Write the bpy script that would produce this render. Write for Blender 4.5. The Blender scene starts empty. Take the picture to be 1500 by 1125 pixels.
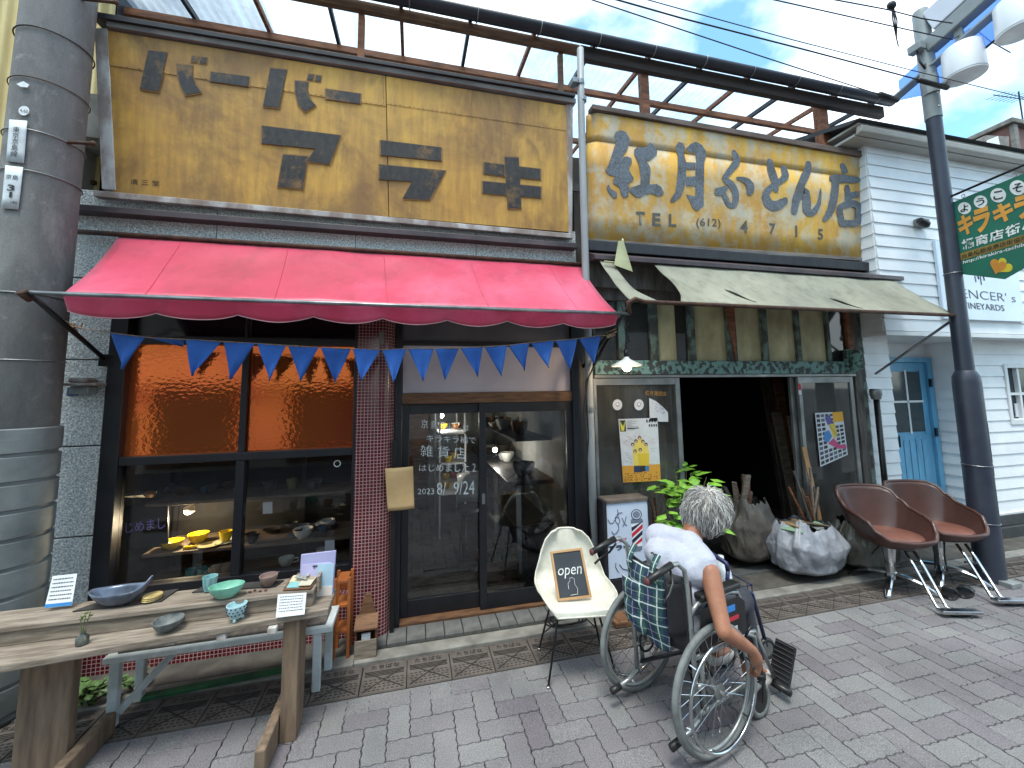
import bpy, bmesh, math, random
from mathutils import Vector, Matrix, noise
random.seed(7)
sc = bpy.context.scene
COL = sc.collection
V = Vector
R = math.radians
# ---------------------------------------------------------------- camera
FPX, CX, CY, EYE = 590.0, 750.0, 515.0, 1.7          # focal length / principal point in photo pixels, eye height in m
def _basis(yaw, pitch, roll):
    f = V((math.sin(yaw)*math.cos(pitch), math.cos(yaw)*math.cos(pitch), math.sin(pitch)))
    r = V((math.cos(yaw), -math.sin(yaw), 0)); u = r.cross(f)
    return r*math.cos(roll)+u*math.sin(roll), u*math.cos(roll)-r*math.sin(roll), f
CR, CU, CF = _basis(R(13.78), R(5.64), R(-.82))
cam = bpy.data.cameras.new('camera'); camo = bpy.data.objects.new('camera', cam); COL.objects.link(camo)
camo.matrix_world = Matrix(((CR.x, CU.x, -CF.x, 0), (CR.y, CU.y, -CF.y, 0), (CR.z, CU.z, -CF.z, EYE), (0, 0, 0, 1)))
cam.sensor_width = 36; cam.lens = FPX/1500*36
cam.shift_y = -(562.5-CY)/1500
cam.clip_start = .05; cam.clip_end = 3000
sc.camera = camo
# ---------------------------------------------------------------- sky, sun, exposure
SUN_EL, SUN_AZ = R(70), R(205)       # azimuth clockwise from +Y: behind the photographer, a little to the left
w = bpy.data.worlds.new('World'); sc.world = w; w.use_nodes = True
nt = w.node_tree; nt.nodes.clear()
def wn(t, **k):
    n = nt.nodes.new(t)
    for a, b in k.items(): setattr(n, a, b)
    return n
sky = wn('ShaderNodeTexSky', sky_type='NISHITA', sun_disc=False, sun_elevation=SUN_EL, sun_rotation=SUN_AZ, air_density=1.0, dust_density=1.2, ozone_density=1.0)
tc = wn('ShaderNodeTexCoord'); mp = wn('ShaderNodeMapping'); mp.inputs['Location'].default_value = (7.7, .8, 2); mp.inputs['Scale'].default_value = (1, 1, 1.7)
nz = wn('ShaderNodeTexNoise'); nz.inputs['Scale'].default_value = 1.9; nz.inputs['Detail'].default_value = 7; nz.inputs['Roughness'].default_value = .55
rp = wn('ShaderNodeValToRGB'); rp.color_ramp.elements[0].position = .44; rp.color_ramp.elements[1].position = .66
mx = wn('ShaderNodeMix', data_type='RGBA'); mx.inputs['B'].default_value = (11, 11.3, 11.8, 1)
bg = wn('ShaderNodeBackground'); bg.inputs['Strength'].default_value = .11
wo = wn('ShaderNodeOutputWorld')
L = nt.links.new
L(tc.outputs['Generated'], mp.inputs['Vector']); L(mp.outputs['Vector'], nz.inputs['Vector']); L(nz.outputs['Fac'], rp.inputs['Fac'])
L(rp.outputs['Color'], mx.inputs['Factor']); tint = wn('ShaderNodeMix', data_type='RGBA', blend_type='MULTIPLY'); tint.inputs['Factor'].default_value = 1; tint.inputs['B'].default_value = (1.15, 1.62, 1.52, 1)
L(sky.outputs['Color'], tint.inputs['A']); L(tint.outputs['Result'], mx.inputs['A']); L(mx.outputs['Result'], bg.inputs['Color']); L(bg.outputs['Background'], wo.inputs['Surface'])
sun = bpy.data.lights.new('sun', 'SUN'); sun.energy = 1.35; sun.angle = R(18); sun.color = (1, .95, .87)
suno = bpy.data.objects.new('sun', sun); COL.objects.link(suno)
SD = V((math.sin(SUN_AZ)*math.cos(SUN_EL), math.cos(SUN_AZ)*math.cos(SUN_EL), math.sin(SUN_EL)))
suno.rotation_euler = SD.to_track_quat('Z', 'Y').to_euler()
sc.view_settings.view_transform = 'Standard'; sc.view_settings.look = 'None'; sc.view_settings.gamma = 1; sc.view_settings.use_curve_mapping = False
sc.view_settings.exposure = 1.32
sc.render.engine = 'CYCLES'; sc.cycles.use_denoising = True; sc.cycles.max_bounces = 10; sc.cycles.transparent_max_bounces = 24; sc.cycles.sample_clamp_indirect = 6
# ---------------------------------------------------------------- photo pixel -> place
def ray(x, y): return CR*((x-CX)/FPX) - CU*((y-CY)/FPX) + CF
O_ = V((0, 0, EYE))
def hit(x, y, P, N):
    d = ray(x, y); return O_ + d*((V(P)-O_).dot(N)/d.dot(N))
def FY(x, y, Y): return hit(x, y, (0, Y, 0), V((0, 1, 0)))       # onto a wall parallel to the street
def FX(x, y, X): return hit(x, y, (X, 0, 0), V((1, 0, 0)))       # onto a plane across the street
def G(x, y, z=0): return hit(x, y, (0, 0, z), V((0, 0, 1)))      # onto the ground / a level top
# ---------------------------------------------------------------- object helpers
ORG = {}
def thing(name, label, cat, loc=(0, 0, 0), group=None, kind=None, rz=0):
    o = bpy.data.objects.new(name, None); o.empty_display_size = .1; COL.objects.link(o); o.location = loc; o.rotation_euler.z = rz
    o['label'] = label; o['category'] = cat
    if group: o['group'] = group
    if kind: o['kind'] = kind
    ORG[o.name] = V(loc) if rz == 0 else V((0, 0, 0))
    return o
def tag(o, label, cat=None, group=None, kind=None):
    o['label'] = label
    if cat: o['category'] = cat
    if group: o['group'] = group
    if kind: o['kind'] = kind
    return o
def orgof(o):
    while o.parent: o = o.parent
    return ORG.get(o.name, V((0, 0, 0)))
class MB:
    def __init__(s): s.v = []; s.f = []; s.m = []; s.k = 0
    def add(s, vs, fs):
        b = len(s.v); s.v += [V(p) for p in vs]; s.f += [[b+i for i in f] for f in fs]; s.m += [s.k]*len(fs); return s
    def box(s, x0, x1, y0, y1, z0, z1):
        return s.add([(x0,y0,z0),(x1,y0,z0),(x1,y1,z0),(x0,y1,z0),(x0,y0,z1),(x1,y0,z1),(x1,y1,z1),(x0,y1,z1)],
                     [(0,3,2,1),(4,5,6,7),(0,1,5,4),(1,2,6,5),(2,3,7,6),(3,0,4,7)])
    def obox(s, c, ex, ey, ez):                       # half axes
        c, ex, ey, ez = V(c), V(ex), V(ey), V(ez)
        p = [c+ex*a+ey*b+ez*d for d in (-1, 1) for a, b in ((-1,-1),(1,-1),(1,1),(-1,1))]
        return s.add(p, [(0,3,2,1),(4,5,6,7),(0,1,5,4),(1,2,6,5),(2,3,7,6),(3,0,4,7)])
    def bar(s, a, b, w, h, up=(0, 0, 1)):             # rectangular bar between two points
        a, b = V(a), V(b); d = (b-a).normalized(); up = V(up)
        if abs(d.dot(up)) > .98: up = V((0, 1, 0))
        sd = d.cross(up).normalized(); u2 = sd.cross(d)
        return s.obox((a+b)/2, (b-a)/2, sd*(w/2), u2*(h/2))
    def poly(s, pts): return s.add(pts, [list(range(len(pts)))])
    def slab(s, pts, t):                              # polygon swept by vector t
        n = len(pts); t = V(t); a = [V(p) for p in pts]
        return s.add(a+[p+t for p in a], [list(range(n)), list(range(2*n-1, n-1, -1))]+[(i, (i+1) % n, n+(i+1) % n, n+i)[::-1] for i in range(n)])
    def tube(s, pts, r, seg=8, closed=False, cap=True):
        pts = [V(p) for p in pts]; n = len(pts); rr = r if isinstance(r, (list, tuple)) else [r]*n
        vs = []; prev = None
        for i, p in enumerate(pts):
            a = pts[(i-1) % n] if (closed or i > 0) else p; b = pts[(i+1) % n] if (closed or i < n-1) else p
            d = (b-a)
            if d.length < 1e-9: d = V((0, 0, 1))
            d.normalize()
            if prev is None:
                q = V((0, 0, 1)) if abs(d.z) < .9 else V((1, 0, 0)); x = d.cross(q).normalized()
            else:
                x = prev - d*prev.dot(d); x.normalize()
            prev = x; y = d.cross(x)
            vs += [p+(x*math.cos(2*math.pi*k/seg)+y*math.sin(2*math.pi*k/seg))*rr[i] for k in range(seg)]
        fs = []
        for i in range(n if closed else n-1):
            j = (i+1) % n
            fs += [(i*seg+k, i*seg+(k+1) % seg, j*seg+(k+1) % seg, j*seg+k) for k in range(seg)]
        if cap and not closed: fs += [list(range(seg))[::-1], [(n-1)*seg+k for k in range(seg)]]
        return s.add(vs, fs)
    def lathe(s, prof, c=(0, 0, 0), seg=24, M=None, wob=0):
        c = V(c); vs = []
        for r, z in prof:
            for k in range(seg):
                a = 2*math.pi*k/seg; p = V((r*math.cos(a), r*math.sin(a), z))
                if wob: p.x *= 1+wob*math.sin(3*a+z*40); 
                vs.append((M @ p if M else p)+c)
        n = len(prof)
        fs = [(i*seg+k, i*seg+(k+1) % seg, (i+1)*seg+(k+1) % seg, (i+1)*seg+k) for i in range(n-1) for k in range(seg)]
        if prof[0][0] > 1e-6: fs.append(list(range(seg))[::-1])
        if prof[-1][0] > 1e-6: fs.append([(n-1)*seg+k for k in range(seg)])
        return s.add(vs, fs)
    def ell(s, c, r, seg=16, rings=10, M=None):
        c = V(c); r = (r, r, r) if not isinstance(r, (tuple, list)) else r
        vs = []
        for i in range(rings+1):
            t = math.pi*i/rings
            for k in range(seg):
                a = 2*math.pi*k/seg; p = V((r[0]*math.sin(t)*math.cos(a), r[1]*math.sin(t)*math.sin(a), -r[2]*math.cos(t)))
                vs.append((M @ p if M else p)+c)
        return s.add(vs, [(i*seg+k, i*seg+(k+1) % seg, (i+1)*seg+(k+1) % seg, (i+1)*seg+k) for i in range(rings) for k in range(seg)])
    def limb(s, pts, rad, seg=14):
        s.tube(pts, rad, seg)
        for p, r in zip(pts, rad): s.ell(p, r*.99, 12, 8)
        return s
    def grid(s, fn, nu, nv):
        vs = [fn(i/nu, j/nv) for j in range(nv+1) for i in range(nu+1)]
        return s.add(vs, [(j*(nu+1)+i, j*(nu+1)+i+1, (j+1)*(nu+1)+i+1, (j+1)*(nu+1)+i) for j in range(nv) for i in range(nu)])
    def mesh(s, name, mats, off=None):
        me = bpy.data.meshes.new(name); off = off or V((0, 0, 0))
        me.from_pydata([tuple(p-off) for p in s.v], [], s.f)
        for m in (mats if isinstance(mats, (list, tuple)) else [mats]): me.materials.append(m)
        if any(s.m): me.polygons.foreach_set('material_index', s.m)
        bm = bmesh.new(); bm.from_mesh(me); bmesh.ops.remove_doubles(bm, verts=bm.verts, dist=1e-5)
        bmesh.ops.recalc_face_normals(bm, faces=bm.faces); bm.to_mesh(me); bm.free()
        return me
    def build(s, name, mats, parent=None, smooth=False, bevel=0, solid=0, label=None, loc=None, seg=2, auto=None):
        off = orgof(parent) if parent else (V(loc) if loc is not None else V((0, 0, 0)))
        me = s.mesh(name, mats, off)
        o = bpy.data.objects.new(name, me); COL.objects.link(o)
        if parent: o.parent = parent
        else: o.location = off; ORG[o.name] = off
        if smooth: me.polygons.foreach_set('use_smooth', [True]*len(me.polygons))
        if smooth and auto: me.set_sharp_from_angle(angle=R(auto))
        if solid: md = o.modifiers.new('s', 'SOLIDIFY'); md.thickness = solid; md.offset = 0
        if bevel: md = o.modifiers.new('b', 'BEVEL'); md.width = bevel; md.segments = seg; md.limit_method = 'ANGLE'; md.angle_limit = R(35)
        if label: o['label'] = label
        return o
def single(mb, name, mats, label, cat, loc=None, group=None, kind=None, **k):
    if loc is None:
        n = len(mb.v); loc = (sum(p.x for p in mb.v)/n, sum(p.y for p in mb.v)/n, min(p.z for p in mb.v))
    return tag(mb.build(name, mats, None, loc=loc, **k), label, cat, group, kind)
def struct(mb, name, mats, **k):
    o = mb.build(name, mats, None, **k); o['kind'] = 'structure'; return o
def copy_tree(o, parent=None):
    c = o.copy(); COL.objects.link(c); c.parent = parent
    ORG[c.name] = ORG.get(o.name, V((0, 0, 0)))
    for ch in list(o.children): copy_tree(ch, c)
    return c
def inst(me, name, parent, loc, rz=0, scale=None):
    o = bpy.data.objects.new(name, me); COL.objects.link(o); o.parent = parent; o.location = V(loc)-orgof(parent) if parent else V(loc); o.rotation_euler.z = rz
    if scale: o.scale = scale
    return o
NTH = ('first', 'second', 'third', 'fourth', 'fifth', 'sixth', 'seventh', 'eighth', 'ninth', 'tenth')
def lerp(a, b, t): return a+(b-a)*t
def quadpt(q, u, v):                                  # tl, tr, br, bl ; u right, v down
    a = V(q[0]).lerp(V(q[1]), u); b = V(q[3]).lerp(V(q[2]), u); return a.lerp(b, v)
def text(name, body, q, mat, parent=None, ext=.0015, nrm=None, bold=0.0, fit=True, res=3, shear=0):
    """lettering mapped onto the quad tl,tr,br,bl (world points), ext = thickness along nrm"""
    cu = bpy.data.curves.new(name, 'FONT'); cu.body = body; cu.resolution_u = res; cu.offset = bold; cu.shear = shear; cu.space_line = .95
    t = bpy.data.objects.new(name, cu); COL.objects.link(t); bpy.context.view_layer.update()
    me = bpy.data.meshes.new_from_object(t); bpy.data.objects.remove(t); bpy.data.curves.remove(cu)
    xs = [v.co.x for v in me.vertices]; ys = [v.co.y for v in me.vertices]
    x0, x1, y0, y1 = min(xs), max(xs), min(ys), max(ys)
    q = [V(p) for p in q]; off = orgof(parent) if parent else q[3].copy()
    n = nrm if nrm is not None else (q[1]-q[0]).cross(q[0]-q[3]).normalized()
    for v in me.vertices:
        u = (v.co.x-x0)/max(1e-6, x1-x0); vv = (y1-v.co.y)/max(1e-6, y1-y0)
        v.co = quadpt(q, u, vv)+n*ext-off
    me.materials.clear(); me.materials.append(mat)
    o = bpy.data.objects.new(name, me); COL.objects.link(o)
    if parent: o.parent = parent
    else: o.location = off; ORG[o.name] = off
    return o
# ---------------------------------------------------------------- material helpers
def lin(c):
    c = c/255
    return c/12.92 if c <= .04045 else ((c+.055)/1.055)**2.4
def C(r, g, b): return (lin(r), lin(g), lin(b), 1)
def mul(c, k): return (c[0]*k, c[1]*k, c[2]*k, 1)
MATS = {}
class NT:
    def __init__(s, name):
        s.m = bpy.data.materials.new(name); s.m.use_nodes = True; s.t = s.m.node_tree; s.t.nodes.clear()
        s.out = s.n('ShaderNodeOutputMaterial'); s.tc = s.n('ShaderNodeTexCoord'); MATS[name] = s.m
    def n(s, t, **k):
        nd = s.t.nodes.new(t)
        for a, b in k.items():
            if a.startswith('i_'): nd.inputs[a[2:].replace('_', ' ')].default_value = b
            else: setattr(nd, a, b)
        return nd
    def l(s, a, b): s.t.links.new(a, b)
    def coord(s, sc=(1, 1, 1), loc=(0, 0, 0), src='Object', rot=(0, 0, 0)):
        m = s.n('ShaderNodeMapping'); m.inputs['Scale'].default_value = sc; m.inputs['Location'].default_value = loc; m.inputs['Rotation'].default_value = rot
        s.l(s.tc.outputs[src], m.inputs['Vector']); return m.outputs['Vector']
    def noise(s, scale, vec=None, detail=5, rough=.55, dist=0):
        n = s.n('ShaderNodeTexNoise'); n.inputs['Scale'].default_value = scale; n.inputs['Detail'].default_value = detail; n.inputs['Roughness'].default_value = rough; n.inputs['Distortion'].default_value = dist
        s.l(vec if vec is not None else s.tc.outputs['Object'], n.inputs['Vector']); return n.outputs['Fac']
    def ramp(s, fac, *st):
        r = s.n('ShaderNodeValToRGB'); e = r.color_ramp.elements
        while len(e) < len(st): e.new(.5)
        for k, (p, c) in enumerate(st):
            e[k].position = p; e[k].color = c if isinstance(c, (tuple, list)) else (c, c, c, 1)
        s.l(fac, r.inputs['Fac']); return r.outputs['Color']
    def mix(s, fac, a, b, mode='MIX'):
        m = s.n('ShaderNodeMix', data_type='RGBA', blend_type=mode)
        for k, x in (('Factor', fac), ('A', a), ('B', b)):
            if isinstance(x, (int, float)): m.inputs[k].default_value = x
            elif isinstance(x, (tuple, list)): m.inputs[k].default_value = x
            else: s.l(x, m.inputs[k])
        return m.outputs['Result']
    def math(s, op, a, b=0):
        m = s.n('ShaderNodeMath', operation=op)
        for k, x in ((0, a), (1, b)):
            if isinstance(x, (int, float)): m.inputs[k].default_value = x
            else: s.l(x, m.inputs[k])
        return m.outputs[0]
    def bsdf(s, col, rough=.6, metal=0, bump=None, bstr=.3, bdist=.01, **k):
        b = s.n('ShaderNodeBsdfPrincipled')
        for key, x in (('Base Color', col), ('Roughness', rough), ('Metallic', metal)):
            if isinstance(x, (int, float, tuple, list)): b.inputs[key].default_value = x
            else: s.l(x, b.inputs[key])
        for key, x in k.items():
            key = key.replace('_', ' ')
            if isinstance(x, (int, float, tuple, list)): b.inputs[key].default_value = x
            else: s.l(x, b.inputs[key])
        if bump is not None:
            bp = s.n('ShaderNodeBump'); bp.inputs['Strength'].default_value = bstr; bp.inputs['Distance'].default_value = bdist
            s.l(bump, bp.inputs['Height']); s.l(bp.outputs['Normal'], b.inputs['Normal'])
        s.l(b.outputs['BSDF'], s.out.inputs['Surface']); s.b = b
        return s.m
def pm(name, c1, c2=None, rough=.6, metal=0, ns=6, bump=.15, bs=60, sc=(1, 1, 1), lo=.35, hi=.65, dirt=.25, dc=None, **k):
    """mottled procedural material: two tones, patchy dirt, uneven gloss, fine relief"""
    if name in MATS: return MATS[name]
    t = NT(name); vec = t.coord(sc)
    c2 = c2 or mul(c1, .72)
    a = t.ramp(t.noise(ns, vec), (lo, c1), (hi, c2))
    if dirt:
        d = t.ramp(t.noise(ns*.37, vec, 8, .65), (.45, 0.0), (.75, 1.0))
        a = t.mix(t.math('MULTIPLY', d, dirt), a, dc or mul(c1, .35))
    rr = t.math('ADD', t.math('MULTIPLY', t.math('SUBTRACT', t.noise(ns*2.3, vec), .5), .3), rough)
    return t.bsdf(a, rr, metal, t.noise(bs, vec, 4) if bump else None, bump, .004, **k)
def emit(name, col, strength):
    t = NT(name); e = t.n('ShaderNodeEmission'); e.inputs['Color'].default_value = col; e.inputs['Strength'].default_value = strength
    t.l(e.outputs[0], t.out.inputs['Surface']); return t.m
def flat(r, g, b, rough=.7):
    n = 'print_%d_%d_%d' % (r, g, b)
    return MATS.get(n) or pm(n, C(r, g, b), mul(C(r, g, b), .9), rough, ns=20, bump=.03, dirt=.1)
def glass(name, tint=(.9, .93, .92, 1), rough=.02, refl=1.0, bump=0, bscale=8, dust=0):
    t = NT(name); tr = t.n('ShaderNodeBsdfTransparent'); tr.inputs['Color'].default_value = tint
    gl = t.n('ShaderNodeBsdfGlossy'); gl.inputs['Roughness'].default_value = rough
    fr = t.n('ShaderNodeFresnel'); fr.inputs['IOR'].default_value = 1.52
    if bump:
        bp = t.n('ShaderNodeBump'); bp.inputs['Strength'].default_value = bump; bp.inputs['Distance'].default_value = .01; t.l(t.noise(bscale, None, 2), bp.inputs['Height']); t.l(bp.outputs[0], gl.inputs['Normal'])
    ms = t.n('ShaderNodeMixShader'); t.l(t.math('MULTIPLY', fr.outputs[0], refl), ms.inputs[0]); t.l(tr.outputs[0], ms.inputs[1]); t.l(gl.outputs[0], ms.inputs[2])
    last = ms.outputs[0]
    if dust:
        df = t.n('ShaderNodeBsdfDiffuse'); df.inputs['Color'].default_value = (.35, .35, .33, 1)
        m2 = t.n('ShaderNodeMixShader'); t.l(t.math('MULTIPLY', t.ramp(t.noise(3, t.coord((1, 1, .4)), 8, .7), (.3, .15), (.75, 1.0)), dust), m2.inputs[0]); t.l(last, m2.inputs[1]); t.l(df.outputs[0], m2.inputs[2]); last = m2.outputs[0]
    t.l(last, t.out.inputs['Surface']); return t.m
# ================================================================ materials shared by several things
WOOD_OLD = pm('wood_weathered', C(150, 138, 124), C(104, 92, 80), .75, ns=4, sc=(1.5, 14, 14), bump=.35, bs=30, dirt=.35, dc=C(60, 52, 44))
WOOD_BROWN = pm('wood_brown', C(120, 84, 56), C(78, 52, 34), .7, ns=4, sc=(2, 12, 12), bump=.3, bs=30)
WOOD_RED = pm('wood_reddish_beam', C(146, 92, 58), C(96, 56, 36), .75, ns=3, sc=(2, 10, 10), bump=.3, bs=25)
WOOD_DARK = pm('wood_dark_painted', C(34, 34, 40), C(22, 22, 27), .55, ns=5, sc=(3, 3, 1), bump=.2, bs=40, dirt=.25, dc=C(60, 58, 56))
BLACK_FRAME = pm('black_frame_paint', C(22, 23, 30), C(14, 15, 20), .42, ns=5, bump=.12, bs=50, dirt=.3, dc=C(52, 50, 50))
STEEL = pm('galvanised_steel', C(150, 152, 154), C(112, 114, 116), .42, .85, ns=9, bump=.1)
CHROME = pm('polished_chrome', C(205, 207, 208), C(175, 177, 178), .16, 1, ns=6, bump=.03, dirt=.15)
ALU = pm('dull_aluminium', C(150, 152, 152), C(118, 119, 118), .48, .7, ns=5, bump=.1, dirt=.4)
BLACK_METAL = pm('black_metal', C(24, 24, 26), C(15, 15, 16), .38, .2, ns=9, bump=.1, dirt=.2, dc=C(70, 64, 58))
RUST = pm('rusty_iron', C(92, 62, 46), C(58, 42, 36), .8, .2, ns=14, bump=.4, bs=80)
CABLE = pm('black_cable', C(22, 22, 24), None, .6, ns=9, bump=0, dirt=0)
ROPE = pm('old_rope', C(168, 140, 110), C(120, 92, 70), .9, ns=60, bump=.4, bs=200)
PAPER = pm('white_paper', C(226, 228, 230), C(208, 212, 216), .7, ns=7, bump=.05, dirt=.12)
PLASTIC_BLACK = pm('black_plastic', C(20, 20, 22), C(30, 30, 32), .42, ns=8, bump=.08, dirt=.2, dc=C(70, 68, 64))
RUBBER_GREY = pm('grey_rubber', C(118, 122, 122), C(94, 98, 98), .7, ns=14, bump=.25, bs=120)
INK = pm('black_ink', C(26, 26, 30), C(40, 40, 44), .7, ns=30, bump=0, dirt=0)

# ================================================================ ground
def paver_mat():
    t = NT('concrete_paver'); g = t.n('ShaderNodeNewGeometry'); oi = t.n('ShaderNodeObjectInfo')
    rnd = t.math('FRACT', t.math('ADD', g.outputs['Random Per Island'], oi.outputs['Random']))
    wc = t.n('ShaderNodeNewGeometry').outputs['Position']
    base = t.ramp(rnd, (.0, C(118, 118, 119)), (.3, C(127, 126, 126)), (.5, C(114, 110, 114)), (.72, C(121, 119, 121)), (1.0, C(108, 102, 108)))
    grit = t.ramp(t.noise(190, wc, 3, .8), (.36, .5), (.64, 1.45))
    base = t.mix(1.0, base, grit, 'MULTIPLY')
    st = t.ramp(t.noise(1.3, wc, 8, .62), (.33, .66), (.62, 1.0))
    base = t.mix(1.0, base, st, 'MULTIPLY')
    sp = t.ramp(t.noise(9, wc, 3, .5), (.72, 0.0), (.78, 1.0)); base = t.mix(t.math('MULTIPLY', sp, .35), base, C(70, 66, 62))
    return t.bsdf(base, .86, 0, t.noise(220, wc, 4, .7), .45, .003)
PAVER = paver_mat()
JOINT = pm('joint_sand', C(58, 55, 51), C(38, 37, 35), .95, ns=20, bump=.3, bs=150)
ASPHALT = pm('old_asphalt', C(84, 84, 84), C(66, 66, 66), .9, ns=12, bump=.4, bs=180)
CONC = pm('old_concrete', C(138, 136, 130), C(104, 102, 97), .85, ns=7, bump=.35, bs=120, dirt=.45, dc=C(74, 70, 64))
m = MB().box(-400, 400, -400, 400, -.3, -.035); struct(m, 'ground', ASPHALT)
YP = 2.585                                             # pavers end here, drain covers begin
pav = struct(MB().box(-7, 16, -9, YP, -.034, -.012), 'pavement', JOINT)
U = .112; AMP = .03; GAP = .013
def outline(lx, ly, inset):
    pts = []; S = 8
    def e(x0, y0, x1, y1):
        n = int(round(abs(x1-x0)+abs(y1-y0)))*S
        for i in range(n):
            t = i/n; x, y = lerp(x0, x1, t), lerp(y0, y1, t)
            if y0 == y1: y += AMP*math.sin(4*math.pi*x)
            else: x += AMP*math.sin(4*math.pi*y)
            pts.append((x, y))
    e(0, 0, lx, 0); e(lx, 0, lx, ly); e(lx, ly, 0, ly); e(0, ly, 0, 0)
    cx, cy = lx/2, ly/2
    return [(x-math.copysign(min(inset, abs(x-cx)), x-cx), y-math.copysign(min(inset, abs(y-cy)), y-cy)) for x, y in pts]
def paver(mb, lx, ly, ox, oy, dz=0, tx=0, ty=0):
    o1 = outline(lx, ly, GAP); o2 = outline(lx, ly, GAP+.018); n = len(o1)
    cx, cy = lx/2, ly/2
    vs = [((ox+x)*U, (oy+y)*U, -.0125) for x, y in o1]+[((ox+x)*U, (oy+y)*U, dz+((x-cx)*tx+(y-cy)*ty)) for x, y in o2]
    mb.add(vs, [(i, (i+1) % n, n+(i+1) % n, n+i) for i in range(n)]+[list(range(n, 2*n))])
def proj(p):
    d = V(p)-O_; z = d.dot(CF)
    return (None if z < .05 else (CX+FPX*d.dot(CR)/z, CY-FPX*d.dot(CU)/z, z))
cand = []
for a in range(-140, 160):
    for b in range(-80, 80):
        ox, oy = a+2*b, a-2*b
        for lx, ly, px_, py_ in ((2, 1, ox, oy), (1, 2, ox, oy+1)):
            X, Y = (px_+lx/2)*U, (py_+ly/2)*U
            if -6 < X < 12 and -7 < Y and (py_+ly)*U < YP+.02:
                q = proj((X, Y, 0)); vis = q is not None and -40 < q[0] < 1540 and q[1] < 1165
                cand.append((0 if not vis else 1/q[2]**2/max(.3, (X*X+Y*Y+2.9)**.5/1.7)*4, lx, ly, px_, py_))
cand.sort(reverse=True)
pm1 = MB(); paver(pm1, 2, 1, -1, -.5); pmesh1 = pm1.mesh('paver', PAVER)
pm2 = MB(); paver(pm2, 1, 2, -.5, -1); pmesh2 = pm2.mesh('paver', PAVER)
rest = MB()
for k, (s, lx, ly, px_, py_) in enumerate(cand):
    if s > 0 and k < 300:
        o = inst(pmesh1 if lx == 2 else pmesh2, 'paver', pav, ((px_+lx/2)*U, (py_+ly/2)*U, random.uniform(-.0015, .002)))
        o.rotation_euler = (random.uniform(-.008, .008), random.uniform(-.008, .008), random.uniform(-.006, .006))
    else: paver(rest, lx, ly, px_, py_, random.uniform(-.0015, .002), random.uniform(-.001, .001), random.uniform(-.001, .001))
o = rest.build('paver_field', PAVER, pav); o['kind'] = 'stuff'; o['label'] = 'the farther wavy concrete pavers'
# cut strip that fills the herringbone's stepped end before the covers
MB().box(-7, 16, YP-.13, YP+.01, -.02, -.0085).build('paver_edging', PAVER, pav)
# drain covers with raised lettering
IRON = pm('cast_drain_cover', C(104, 96, 91), C(84, 77, 73), .75, .1, ns=10, bump=.4, bs=140, dirt=.4, dc=C(56, 50, 46))
DARKGAP = pm('drain_gap', C(30, 29, 28), None, .95, bump=0)
gut = struct(MB().box(-3.2, 9, YP+.012, 2.872, -.06, -.022), 'drain_channel', DARKGAP)
cm = MB(); CWX, CWY = .259, .268
cm.box(-CWX/2, CWX/2, 0, CWY, -.02, 0)
cm.box(-CWX/2+.006, CWX/2-.006, .004, .010, 0, .003); cm.box(-CWX/2+.006, CWX/2-.006, CWY-.010, CWY-.004, 0, .003)
cm.box(-CWX/2+.004, -CWX/2+.009, .010, CWY-.010, 0, .003); cm.box(CWX/2-.009, CWX/2-.004, .010, CWY-.010, 0, .003)
cm.k = 1
for j in range(5):
    for i in range(9):
        x = -.104+i*.026+(.006 if j % 2 else 0); y = .026+j*.022
        cm.box(x-.008, x+.008, y-.004, y+.004, 0, .0012)
for j in range(4): cm.box(-.115, .115, .146+j*.0125, .150+j*.0125, 0, .003)
cm.bar((-.115, .02, .0015), (.115, .19, .0015), .005, .004); cm.bar((-.115, .19, .0015), (.115, .02, .0015), .005, .004)
cmesh = cm.mesh('drain_cover', [IRON, pm('cover_recess', C(52, 46, 42), C(42, 38, 35), .9, bump=.1)])
tq = [(-.085, .245, 0), (.085, .245, 0), (.085, .205, 0), (-.085, .205, 0)]
tx = text('lettering', 'たちばな', tq, pm('cover_lettering', C(50, 44, 41), C(42, 37, 34), .85, bump=.1), None, ext=.0035, nrm=V((0, 0, 1)), bold=.01, res=2)
tx_me = tx.data
for v in tx_me.vertices: v.co += tx.location
bpy.data.objects.remove(tx)
n = 0
for i in range(-9, 27):
    x = -.155+i*.265
    if 5.0 < x: pass
    o = inst(cmesh, 'drain_cover', gut, (x, 2.6, random.uniform(-.006, -.003)), random.uniform(-.008, .008))
    l_ = bpy.data.objects.new('lettering', tx_me); COL.objects.link(l_); l_.parent = o
# concrete strip, step tiles in front of the door
kst = struct(MB().box(-.35, 1.3, 2.875, 2.985, -.03, .012).box(-3.2, -.353, 2.875, 2.985, -.03, .006).box(1.303, 9, 2.875, 2.985, -.03, .004), 'kerb_strip', CONC, bevel=.006)
stp = struct(MB().box(-.29, 1.3, 2.989, 3.2, -.03, .010), 'door_step', JOINT)
TILE = pm('grey_step_tile', C(108, 108, 106), C(82, 83, 82), .6, ns=9, bump=.2, bs=70, dirt=.3)
tm = MB().box(-.061, .061, -.052, .1, -.008, .012).mesh('step_tile', TILE)
for i in range(12):
    for j in range(1):
        o = inst(tm, 'step_tile', stp, (-.225+i*.13, 3.065, .012+random.uniform(-.001, .001)), random.uniform(-.006, .006)); o.scale = (1, 1.18, 1)
YARD = pm('packed_dirt_concrete', C(92, 88, 82), C(62, 60, 56), .9, ns=6, bump=.4, bs=60, dirt=.5, dc=C(40, 38, 35))
struct(MB().box(-3.2, -.295, 2.989, 3.3, -.03, .003).box(1.303, 9, 2.989, 5, -.03, .003), 'forecourt', YARD)
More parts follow.
